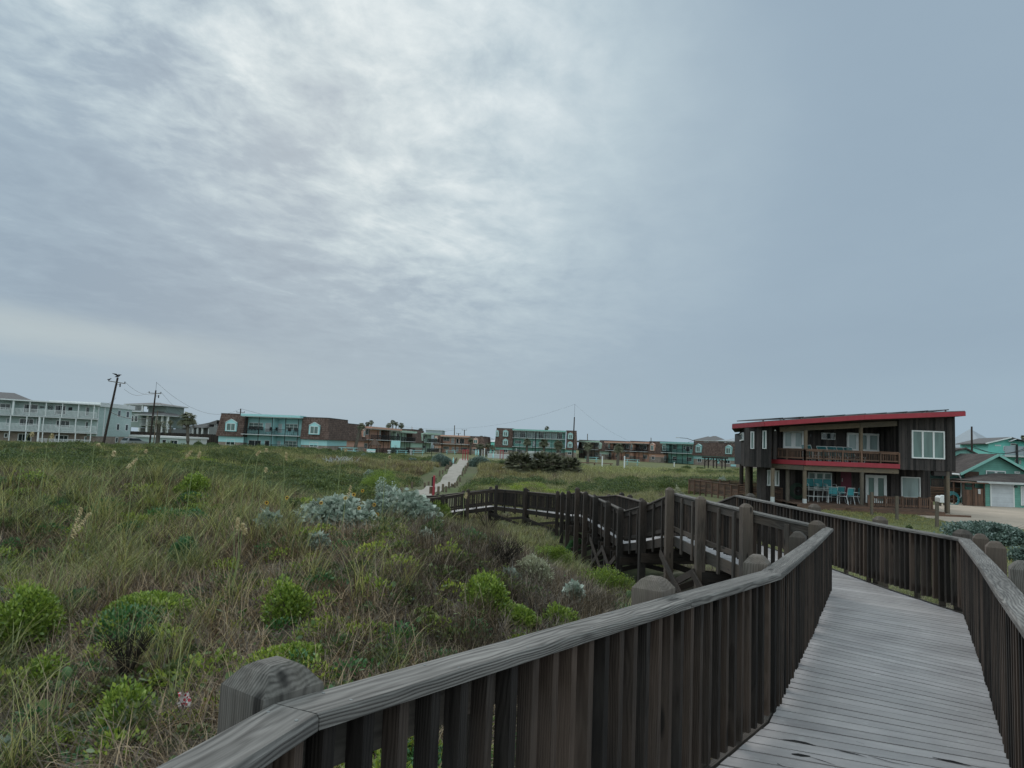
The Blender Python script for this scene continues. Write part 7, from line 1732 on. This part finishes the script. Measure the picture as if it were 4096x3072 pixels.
# tiki hut
g_ = ground_at(Z3(790, 0)[0], 140); r = empty('thatched_hut', g_, 0, 'small open hut with pointed palm thatch roof on the lawn', 'hut'); k = 140 / FPX
zt_ = U(*Z3(785, 490), 140).z - g_.z; ze = U(*Z3(785, 572), 140).z - g_.z; w_ = 80 * .31646 * k
mb = MB(); n_ = 14
for j in range(n_):
    a0, a1 = j / n_ * 6.283, (j + 1) / n_ * 6.283; e = rnd.uniform(-.12, .1)
    mb.poly([(math.cos(a0) * w_, math.sin(a0) * w_, ze + e), (math.cos(a1) * w_, math.sin(a1) * w_, ze + e), (math.cos(a1) * w_ * .12, math.sin(a1) * w_ * .12, zt_), (math.cos(a0) * w_ * .12, math.sin(a0) * w_ * .12, zt_)], [(0, 1, 2, 3)])
mb.poly([(math.cos(j / n_ * 6.283) * w_, math.sin(j / n_ * 6.283) * w_, ze) for j in range(n_)], [tuple(range(n_))[::-1]]); mb.obj('roof', M['thatch'], r)
for sx in (-.72, .72):
    for sy in (-.72, .72): MB().tube([(sx * w_, sy * w_, -.1), (sx * w_, sy * w_, ze + .1)], .08, 8).obj('leg', M['bark'], r)
MB().box(-w_ * .72, w_ * .72, -w_ * .76, -w_ * .7, .9, 1.05).obj('counter_rail', M['bark'], r)
# banded sign board
g_ = ground_at(Z3(748, 0)[0], 131); r = empty('banded_board', g_, 0, 'small upright board with teal and white bands below the thatched hut', 'board'); m_ = MB(); zz0, zz1 = U(*Z3(748, 692), 131).z - g_.z, U(*Z3(748, 620), 131).z - g_.z; zz0 = max(.1, zz0); ww = .8
for i in range(4): MB().box(-ww, ww, -.03, .03, zz0 + i * (zz1 - zz0) / 4, zz0 + (i + 1) * (zz1 - zz0) / 4 - .01).obj('band', M['turqt' if i % 2 else 'white'], r)
for sx in (-ww - .35, ww + 1.9): MB().box(sx - .12, sx + .12, -.12, .12, -.1, zz1 * .55).obj('leg', M['black'], r)
for a, b_, h_ in ((710, 131, 1.5), (828, 131, 1.1)): pass
# picnic tables
pt = empty('picnic_table', (0, 0, 0), 0); pm_ = M['turqt']
m_ = MB(); [m_.box(-1.0, 1.0, -.38 + i * .155, -.25 + i * .155, .72, .77) for i in range(5)]; m_.obj('tabletop', M['teal'], pt)
for sy in (-1, 1):
    MB().box(-1.0, 1.0, sy * .82 - .14, sy * .82 + .14, .42, .46).obj('bench_seat', M['teal'], pt)
for sx in (-.7, .7):
    m_ = MB(); m_.beam((sx, -.7, 0), (sx, -.25, .72), .05, .1); m_.beam((sx, .7, 0), (sx, .25, .72), .05, .1); m_.beam((sx, -.9, .38), (sx, .9, .38), .05, .08); m_.obj('leg_frame', M['turqt'], pt)
PTB = [(Z3(460, 0)[0], 128, 'turquoise picnic table on the lawn nearest to the brown wall', 1.6), (Z3(1135, 0)[0], 152, 'picnic table right of the thatched hut', 1.3), (Z3(1342, 0)[0], 160, 'picnic table before the mint-green building wall', 1.4), (Z3(1755, 0)[0], 190, 'blue picnic table in front of the coral end building', 1.5), (Z4(1725, 0)[0], 165, 'pale picnic table below the green bay', 1.5), (Z5(482, 0)[0], 150, 'picnic table below the coral bays of the right building', 1.5)]
for i_, (px, Yd, lb, sc_) in enumerate(PTB):
    g_ = ground_at(px, Yd)
    if i_ == 0: pt.location = g_; pt.scale = (sc_,) * 3; tag(pt, lb, 'picnic table', 'picnic tables on the lawn')
    else: dup(pt, g_, rnd.uniform(-.3, .3), sc_, lb, 'picnic tables on the lawn', 'picnic table')
# furled umbrellas
um = empty('furled_umbrella', (0, 0, 0), 0); MB().tube([(0, 0, 0), (0, 0, 2.6)], .04, 6).obj('pole', M['white'], um); MB().tube([(0, 0, .7), (0, 0, .9), (0, 0, 1.6), (0, 0, 2.3), (0, 0, 2.6)], [.12, .24, .26, .13, .02], 9).obj('canopy', M['turqt'], um)
UMB = [(Z3(1790, 0)[0], 100, 'small furled teal umbrella standing alone left of the path top', .42), (Z3(2070, 0)[0], 165, 'left one of two furled teal umbrellas behind the bush right of the path', .75), (Z3(2101, 0)[0], 163, 'right one of two furled teal umbrellas behind the bush right of the path', .75), (Z4(275, 0)[0], 150, 'furled blue umbrella in front of the white pool wall', .6)]
for i_, (px, Yd, lb, sc_) in enumerate(UMB):
    g_ = ground_at(px, Yd)
    if i_ == 0: um.location = g_; um.scale = (sc_,) * 3; tag(um, lb, 'umbrella', 'furled umbrellas near the path top')
    else: dup(um, g_, 0, sc_, lb, 'furled umbrellas near the path top', 'umbrella')
# pool wall, pump house, gate, red frames
def facbox(name, K_, r4, Yd, dep, mat, label, cat_, grp=None, kid='wall'):
    F = Fac(name, K_(r4[0], 0)[0], Yd, K_(r4[1], 0)[0], Yd - .2, -3.2, label, cat_, grp); x0, x1, z0, z1 = F.rect(K_, *r4); one(kid, M[mat], F.root, x0, x1, 0, dep, -.3, z1); return F, x0, x1, z1
F, x0, x1, z1 = facbox('pool_wall', Z4, (185, 572, 808, 860), 168, .3, 'wgrey', 'low whitish pool wall with fence pickets left of the palmettos', 'wall')
one('coping', M['white'], F.root, x0 - .05, x1 + .05, -.05, .35, z1, z1 + .12); iron_rail(F, x0, x1 * .35, z1 + .1, .1, .6, 'white', .3, name='pickets', th=.06)
F, x0, x1, z1 = facbox('pump_house', Z4, (806, 938, 790, 872), 160, 4, 'wgrey', 'small flat-roofed white pump house between the palmettos', 'hut'); one('roof_slab', M['wgrey'], F.root, x0 - .4, x1 + .4, -.4, 4.4, z1, z1 + .45)
doorp(F, (x0 + .8, x0 + 1.6, .1, 2.0), 0, 'greypaint', 'wgrey')
F = Fac('pool_gate', Z4(130, 0)[0], 178, Z4(282, 0)[0], 178, -3.2, 'dark slatted pool gate under a thin crossbar near the path top', 'gate'); x0, x1, z0, z1 = F.rect(Z4, 130, 282, 742, 860); iron_rail(F, x0, x1, 0, 0, z1, 'black', .22, name='gate_leaf', th=.09); one('crossbar', M['darkmetal'], F.root, x0 - 8, x1 + 7, -.05, .05, z1 + .1, z1 + .25)
for a in (100, 365): MB().tube([(F.x(Z4(a, 800)), 0, 0), (F.x(Z4(a, 800)), 0, z1 + .2)], .07, 6).obj('gate_post', M['wgrey'], F.root)
def redframe(K_, xs, y0, y1, Yd, label):
    F = Fac('swing_gateway', K_(xs[0], 0)[0], Yd, K_(xs[-1], 0)[0], Yd, -3.2, label, 'gateway', 'red gateways by the pool'); z1 = F.z(K_(sum(xs) / len(xs), y0))
    for a in xs: xx = F.x(K_(a, (y0 + y1) / 2)); MB().box(xx - .08, xx + .08, -.08, .08, -.1, z1).obj('upright', M['red'], F.root)
    one('crossbar', M['red'], F.root, 0, F.L, -.05, .05, z1 - .25, z1 - .12); return F
F = redframe(Z3, (1903, 1932, 1965), 622, 735, 136, 'group of three coral red uprights with crossbar at the path top'); F2 = redframe(Z4, (372, 416), 730, 835, 160, 'two red uprights with crossbar beside the pool wall')
MB().tube([(-6, 1, -.1), (-6, 1, 2.6)], .06, 6).obj('leaning_rail', M['black'], F.root)
# white outdoor shower pole / lamp post / white stub posts
def slim(px, py_top, Yd, label, r0=.07, mat='white', cat_='post', name='slim_post', sq=False, grp=None, head=True):
    g_ = ground_at(px, Yd); z1 = U(px, py_top, Yd).z - g_.z; r = empty(name, g_, 0, label, cat_, grp)
    if sq: MB().box(-r0, r0, -r0, r0, -.2, z1).obj('post', M[mat], r)
    else: MB().tube([(0, 0, -.2), (0, 0, z1)], r0, 8).obj('post', M[mat], r)
    if head: MB().tube([(0, 0, z1), (0, 0, z1 + .12)], [r0 * 1.6, r0 * .8], 8).obj('cap', M[mat], r)
    return r
slim(*Z4(145, 722), 140, 'white shower pole right of the path top bush', .08, 'white', 'pole', 'shower_pole'); slim(*Z4(610, 722), 165, 'thin white pole in front of the three-storey building', .06, 'white', 'pole', 'shower_pole'); slim(*Z4(890, 480), 158, 'thin black lamp post in front of the three-storey building', .11, 'black', 'lamp post', 'lamp_post')
slim(*Z4(1882, 842), 118, 'left one of the two white stub posts on the right lawn', .085, 'white', 'post', 'stub_post', True, 'white stub posts'); slim(Z5(365, 0)[0], Z5(365, 655)[1], 112, 'right one of the two white stub posts on the right lawn', .09, 'white', 'post', 'stub_post', True, 'white stub posts')
slim(*Z5(1098, 742), 150, 'low white stub in front of the teal bay', .08, 'white', 'post', 'stub_post', True, 'white stub posts'); slim(*Z3(1253, 636), 160, 'grey boulder-like stub before the mint building', .3, 'wgrey', 'post', 'stub_post', False, 'white stub posts'); slim(*Z3(975, 640), 150, 'grey stub by the coral and mint bays', .3, 'wgrey', 'post', 'stub_post', False, 'white stub posts'); slim(*Z2(1365, 778), 126, 'pale stub post in front of the turquoise porch', .35, 'wgrey', 'post', 'stub_post', False, 'white stub posts')
# basketball backboard on the lawn
g_ = ground_at(Z3(1055, 0)[0], 138); r = empty('basketball_hoop', g_, 0, 'basketball hoop with pale backboard in front of the mint bay', 'basketball hoop'); z1 = U(*Z3(1060, 515), 138).z - g_.z; MB().tube([(0, 0, -.1), (0, 0, z1 - .5)], .09, 7).obj('pole', M['darkmetal'], r); MB().box(-.9, .9, -.1, -.04, z1 - 1.3, z1).obj('backboard', M['turqt'], r)
MB().tube([(.25 * math.cos(a), -.4 + .25 * math.sin(a), z1 - 1.0) for a in np.linspace(0, 6.283, 13)], .02, 5).obj('rim', M['red'], r)
# pergola
F = Fac('pergola', Z5(1530, 0)[0], 150, Z5(1812, 0)[0], 148, -3.2, 'small flat dark pergola before the right end of the long building', 'pergola'); x0, x1, z0, z1 = F.rect(Z5, 1530, 1812, 655, 790)
one('roof', M['dwood'], F.root, x0 - .3, x1 + .3, -.3, 3.4, z1 - .3, z1)
for xx in (x0 + .2, (x0 + x1) / 2, x1 - .2):
    for yy in (.1, 2.9): m_ = MB(); m_.box(xx - .1, xx + .1, yy - .1, yy + .1, -.1, z1 - .3); m_.beam((xx, yy, z1 - 1.2), (xx + (.8 if xx < x1 - 1 else -.8), yy, z1 - .35), .1, .12); m_.obj('leg', M['dwood'], F.root)
# low orange bench and driftwood piles
g_ = ground_at(Z4(1768, 0)[0], 140); r = empty('low_bench', g_, 0, 'long low rust-coloured bench on the right lawn', 'bench'); MB().box(-3.6, 3.6, -.25, .25, .35, .5).obj('seat', M['brownfence'], r)
for sx in (-3.2, 0, 3.2): MB().box(sx - .1, sx + .1, -.2, .2, 0, .34).obj('leg', M['brownfence'], r)
def brushpile(px, Yd, w_, label, mat='wgrey'):
    g_ = ground_at(px, Yd); r = empty('brush_pile', g_, 0, label, 'brush pile', 'dead brush piles'); m_ = MB()
    for i in range(70): a = rnd.uniform(-w_, w_); m_.tube([(a, rnd.uniform(-.5, .5), rnd.uniform(0, .3)), (a + rnd.uniform(-1, 1), rnd.uniform(-.6, .6), rnd.uniform(.4, 1.1))], [.04, .015], 4)
    m_.obj('branches', M[mat], r)
brushpile(Z3(372, 0)[0], 84, 1.6, 'bleached white branch pile in the scrub', 'wgrey'); brushpile(Z3(262, 0)[0], 86, 1.2, 'brown dead brush beside the bleached branches', 'brownfence'); brushpile(Z3(1310, 0)[0], 96, 2.2, 'reddish dead brush below the grey-green bush row', 'brownfence')
# motel SUV
b = ground_at(Z1(1712, 0)[0], 139); r = empty('parked_suv', b, R(62), 'silver SUV parked beside the motel end wing', 'car'); body = paint('silver_car_paint', (.36, .38, .40), .3, .03, metal=.4)
prof = [(-2.3, .45), (-2.3, .95), (-2.15, 1.15), (-1.75, 1.72), (.4, 1.75), (1.15, 1.18), (2.1, 1.02), (2.3, .75), (2.3, .4)]
mb = MB(); n_ = len(prof); vs = [(x_, y_ * (.9 if z_ < 1.3 else .74), z_) for y_ in (-1, 1) for x_, z_ in prof]; mb.poly(vs, [tuple(range(n_)), tuple(range(n_, 2 * n_))[::-1]] + [(i, i + n_, (i + 1) % n_ + n_, (i + 1) % n_) for i in range(n_)]); mb.obj('body', body, r)
mb = MB(); mb.poly([(-2.12, -.8, 1.17), (-2.12, .8, 1.17), (-1.8, .7, 1.66), (-1.8, -.7, 1.66)], [(0, 1, 2, 3)]); mb.poly([(1.13, -.8, 1.22), (1.13, .8, 1.22), (.47, .7, 1.7), (.47, -.7, 1.7)], [(0, 3, 2, 1)])
for sg in (-1, 1): mb.poly([(-1.7, .915 * sg, 1.2), (.9, .915 * sg, 1.2), (.35, .77 * sg, 1.66), (-1.6, .77 * sg, 1.66)], [(0, 1, 2, 3)])
for v in range(len(mb.v)): mb.v[v] = (mb.v[v][0] * 1.012, mb.v[v][1] * 1.012, mb.v[v][2])
mb.obj('windows', M['glass'], r)
for sx in (-1.45, 1.45):
    for sy in (-.82, .82): wh = MB().tube([(sx, sy - .1, .34), (sx, sy + .1, .34)], .34, 16).obj('wheel', M['black'], r); MB().tube([(sx, sy - .105, .34), (sx, sy + .105, .34)], .19, 10).obj('rim', M['wgrey'], wh)
# ------------------------------------------------------------------ things around the dark house
def chair(name, seat_h, frame, strap, label, cat_, group, w_=.56):
    r = empty(name, (0, 0, 0), 0, label, cat_, group); t_ = .014; h = w_ / 2
    m_ = MB()
    for s in (-1, 1):
        m_.tube([(s * h, -.27, 0), (s * h, -.24, seat_h + .2), (s * h, -.12, seat_h + .24), (s * h, .22, seat_h + .22)], t_, 6)
        m_.tube([(s * h * .9, .34, 0), (s * h * .9, .22, seat_h), (s * h * .9, .34, seat_h + .5)], t_, 6); m_.tube([(s * h * .95, -.24, seat_h), (s * h * .9, .22, seat_h)], t_, 6)
    m_.tube([(-h * .9, .34, seat_h + .5), (h * .9, .34, seat_h + .5)], t_, 6); m_.tube([(-h, -.24, seat_h), (h, -.24, seat_h)], t_, 6)
    if seat_h > .55: m_.tube([(-h, -.26, .28), (h, -.26, .28)], t_, 6); m_.tube([(-h * .9, .3, .28), (h * .9, .3, .28)], t_, 6)
    m_.obj('frame', M[frame], r)
    m_ = MB(); [m_.box(-h * .88, h * .88, -.23 + i * .075, -.17 + i * .075, seat_h - .006, seat_h + .006) for i in range(6)]; m_.obj('seat', M[strap], r)
    m_ = MB(); [m_.box(-h * .8 + i * h * .23, -h * .8 + i * h * .23 + h * .19, .255 + .0, .275, seat_h + .08, seat_h + .48) for i in range(7)]; bk = m_.obj('backrest', M[strap], r)
    return r
def onterr(K_, px, py_, dy, z): return HX.world(X2(K_, px, py_, dy), dy, z)
def X2(K_, a, y_, dy): return HX.x(K_(a, y_), dy)
ct = chair('patio_chair', .44, 'white', 'cushion', None, 'patio chair', 'turquoise strap chairs on the terrace'); cb = chair('bar_chair', .74, 'white', 'cushion', None, 'bar chair', 'turquoise strap chairs on the terrace')
zt_w = HX.z(Z7(200, 1262), 1.0)
LC = [(1530, 1.4, 2.6, 'low turquoise strap chair nearest the tall bar chairs'), (1588, 2.2, 3.3, 'low turquoise strap chair against the wall left of the red door'), (1700, .7, .35, 'low turquoise strap chair with its back to us before the red door'), (1795, 1.2, -1.8, 'low turquoise strap chair seen side-on right of the red door')]
for i_, (a, dy, rz, lb) in enumerate(LC):
    g_ = onterr(Z6, a, 1250, dy, zt_w)
    if i_ == 0: ct.location = g_; ct.rotation_euler = (0, 0, rz); ct.scale = (1.15,) * 3; ct['label'] = lb
    else: dup(ct, g_, rz + (3.14 if i_ == 2 else 0), 1.15, lb)
for i_, (a, dy, rz, lb) in enumerate(((1255, 2.3, 0, 'left one of the three tall turquoise bar chairs'), (1365, 2.2, 0, 'middle one of the three tall turquoise bar chairs'), (1478, 2.4, 0, 'right one of the three tall turquoise bar chairs'))):
    g_ = onterr(Z6, a, 1250, dy, zt_w)
    if i_ == 0: cb.location = g_; cb.scale = (1.25,) * 3; cb['label'] = lb
    else: dup(cb, g_, rz, 1.25, lb)
g_ = onterr(Z6, 1645, 1250, 1.5, zt_w); r = empty('patio_table', g_, 0, 'round dark low table among the turquoise strap chairs', 'table'); MB().tube([(0, 0, .6), (0, 0, .63)], .45, 18).obj('tabletop', M['darkmetal'], r)
for i in range(3): a = i * 2.09; MB().tube([(0, 0, .6), (math.cos(a) * .35, math.sin(a) * .35, 0)], .015, 5).obj('leg', M['darkmetal'], r)
# loungers upstairs
lo = empty('sun_lounger', (0, 0, 0), 0); m_ = MB()
for s in (-.3, .3):
    m_.tube([(s, -.95, .35), (s, .35, .35), (s, .85, .95)], .016, 6); m_.tube([(s, -.8, .35), (s, -.75, .02), (s, -.45, .02), (s, -.4, .35)], .014, 6); m_.tube([(s, .15, .35), (s, .2, .02), (s, .5, .02), (s, .55, .55)], .014, 6)
m_.tube([(-.3, .85, .95), (.3, .85, .95)], .016, 6); m_.tube([(-.3, -.95, .35), (.3, -.95, .35)], .016, 6); m_.obj('frame', M['white'], lo)
m_ = MB(); [m_.box(-.29, .29, -.92 + i * .09, -.85 + i * .09, .345, .36) for i in range(14)]; m_.obj('seat', M['cushion'], lo)
m_ = MB(); [m_.beam((-.29 , .38 + i * .062, .39 + i * .075), (.29, .38 + i * .062, .39 + i * .075), .055, .014, up=(0, -.77, .64)) for i in range(8)]; m_.obj('backrest', M['cushion'], lo)
zb_w = zb0 - .02
for i_, (a, rz, lb) in enumerate(((1250, .35, 'turquoise lounger with raised back at the left of the upper balcony'), (1440, .35, 'turquoise lounger second from the left on the upper balcony'), (1575, .3, 'white-framed lounger third along the upper balcony'), (1660, .3, 'lounger fourth along the upper balcony railing'), (1790, .2, 'lounger at the right of the row on the upper balcony'))):
    g_ = onterr(Z6, a, 720, 1.2, zb_w)
    if i_ == 0: lo.location = g_; lo.rotation_euler = (0, 0, rz + 2.0); lo.scale = (1.1,) * 3; tag(lo, lb, 'sun lounger', 'sun loungers on the upper balcony')
    else: dup(lo, g_, rz + 2.0, 1.05, lb, 'sun loungers on the upper balcony', 'sun lounger')
# hose coils
def hose(c, rad, label, ry, mat='lf_emerald'):
    r = empty('hose_coil', c, 0, label, 'garden hose', 'coiled hoses'); m_ = MB()
    for j in range(5): q = rad * (1 - .09 * j); m_.tube([(q * math.cos(a) + rnd.uniform(-.01, .01), -.03 * j, q * math.sin(a)) for a in np.linspace(0, 6.283, 20)], .018, 5, cap=False)
    m_.obj('hose', M['cushion' if mat is None else mat], r); MB().box(-.08, .08, -.08, .09, -.03, .05).obj('hook', M['darkmetal'], r)
hm = paint('dark_green_hose', (.03, .07, .045), .5, .1); M['hose'] = hm
hose(HX.world(X2(Z6, 1072, 1150, 3.3), 3.25, HX.z(Z6(1072, 1150), 3.25)), .55, 'dark green hose coiled on the ground-floor wall of the dark house', 0, 'hose')
hose(U(*Z7(1232, 1198), 57.2), .62, 'teal hose coiled beside the timber skirt of the cottage deck', 0, None)
# mailboxes
mbx = empty('mailbox', (0, 0, 0), 0); vs = []
prof = [(-.22, 0), (.22, 0), (.22, .32)] + [(.22 * math.cos(a), .32 + .22 * math.sin(a)) for a in np.linspace(.3, 2.84, 7)] + [(-.22, .32)]
n_ = len(prof); MB().poly([(x_, y_, z_ + .3) for y_ in (-.35, .35) for x_, z_ in prof], [tuple(range(n_)), tuple(range(n_, 2 * n_))[::-1]] + [(i, i + n_, (i + 1) % n_ + n_, (i + 1) % n_) for i in range(n_)]).obj('box', M['white'], mbx); MB().box(-.06, .06, -.06, .06, -.1, .3).obj('post', M['oldpost'], mbx)
g1 = ground_at(Z7(1082, 0)[0], 55.0); mbx.location = g1; mbx.scale = (.95,) * 3; tag(mbx, 'left one of two white round-topped mailboxes by the dark house corner', 'mailbox', 'white mailboxes'); g2 = ground_at(Z7(1130, 0)[0], 55.8); dup(mbx, g2, 0, .95, 'right one of two white round-topped mailboxes by the dark house corner')
# square posts on the lawn
for px, pt_, pb, lb in ((3486, 1968, 2058, 'weathered lawn post nearest the terrace steps'), (3586, 1984, 2077, 'middle weathered post on the lawn before the terrace railing'), (3745, 2006, 2104, 'weathered lawn post nearest the gravel drive')):
    Yd = 3.4 * FPX / (pb - HZ(px)); g_ = ground_at(px, Yd); z1 = U(px, pt_, Yd).z - g_.z; r = empty('lawn_post', g_, 0, lb, 'post', 'weathered posts on the lawn'); MB().box(-.065, .065, -.065, .065, -.2, z1).obj('post', M['oldpost'], r); MB().box(.0, .075, -.07, .0, z1 - .42, z1 - .02).obj('notch_block', M['oldpost'], r)
# balcony furniture on the nearer apartment house and the motel
cd_ = chair('balcony_chair', .42, 'black', 'black', None, 'chair', 'dark chairs on the turquoise balcony'); cw = chair('plastic_chair', .42, 'white', 'white', None, 'chair', 'white chairs on the motel balconies')
for i_, (a, y_, lb) in enumerate(((1098, 560, 'dark chair at the far left of the turquoise balcony'), (1140, 560, 'second dark chair from the left on the turquoise balcony'), (1190, 560, 'third dark chair from the left on the turquoise balcony'), (1245, 560, 'fourth dark chair from the left on the turquoise balcony'), (1350, 560, 'dark chair beside the middle post of the turquoise balcony'), (1415, 570, 'dark chair right of the middle post on the turquoise balcony'), (1590, 575, 'dark chair in the right half of the turquoise balcony'), (1680, 575, 'dark chair at the right end of the turquoise balcony'))):
    g_ = FB1.world(FB1.x(Z2(a, y_), -.4), -.4, FB1.z(Z2(1400, 598), -1.3))
    if i_ == 0: cd_.location = g_; cd_.scale = (1.5,) * 3; cd_['label'] = lb
    else: dup(cd_, g_, rnd.uniform(-.6, .6), 1.5, lb)
FM = [o for o in bpy.data.objects if o.name == 'balcony_motel'][0]
for i_, (a, y_, zz_, lb) in enumerate(((525, 640, sl3, 'white chair beside the ship-wheel on the top motel balcony'), (597, 640, sl3, 'white chair right of the ship-wheel post on the top motel balcony'), (800, 650, sl3, 'white chair under the framed picture on the top motel balcony'), (1015, 665, sl3, 'white chair near the right end of the top motel balcony'), (770, 1010, .02, 'white chair behind the motel ground railing, left'), (900, 1015, .02, 'white chair behind the motel ground railing, middle'), (1005, 1020, .02, 'white chair behind the motel ground railing, right'))):
    p = U(*Z1(a, y_), 129 + a / 160.); g_ = Vector((p.x, p.y, -3.3 + zz_))
    if i_ == 0: cw.location = g_; cw.scale = (1.5,) * 3; cw['label'] = lb
    else: dup(cw, g_, rnd.uniform(-.5, .5), 1.5, lb)
# litter
g_ = onground(735, 2890, 4); r = empty('food_wrapper', g_ + Vector((0, 0, .06)), .3, 'crumpled red and white wrapper caught in the plants', 'litter'); m_ = MB(); vs = []; N_ = 6
for i in range(N_):
    for j in range(N_): vs.append((j * .022 - .06 + rnd.uniform(-.012, .012) - i * .004, rnd.uniform(-.03, .03), i * .034 + rnd.uniform(-.01, .01)))
m_.poly(vs, [(i * N_ + j, i * N_ + j + 1, (i + 1) * N_ + j + 1, (i + 1) * N_ + j) for i in range(N_ - 1) for j in range(N_ - 1) if not (i > 2 and j in (0,)) ])
mt, t = newmat('red_white_wrapper'); co = t.node('ShaderNodeTexCoord').outputs['Object']; vv = t.node('ShaderNodeTexVoronoi', i={'Vector': co, 'Scale': 28.0}).outputs['Distance']; c_ = t.mix(t.mr(vv, .35, .45), (.50, .05, .08), (.75, .70, .70)); finish(mt, t, c_, .4)
m_.obj('wrapper', mt, r)

# flag above the mint roofs
g_ = ground_at(Z3(1246, 0)[0], 215); r = empty('flag_pole', g_, 0, 'thin flagpole with limp red striped flag behind the mint roof', 'flag'); z1 = U(*Z3(1247, 325), 215).z - g_.z
MB().tube([(0, 0, 0), (0, 0, z1)], .06, 6).obj('pole', M['wgrey'], r); m_ = MB()
for i in range(6): m_.poly([(.05 + .16 * i, .1 * (i % 2), z1 - .2 - .5 * i), (.05 + .16 * (i + 1), .1 * ((i + 1) % 2), z1 - .2 - .5 * (i + 1)), (.05 + .16 * (i + 1), .1 * ((i + 1) % 2), z1 - 3.2 - .25 * (i + 1)), (.05 + .16 * i, .1 * (i % 2), z1 - 3.2 - .25 * i)], [(0, 1, 2, 3)])
m_.obj('cloth', mt, r)
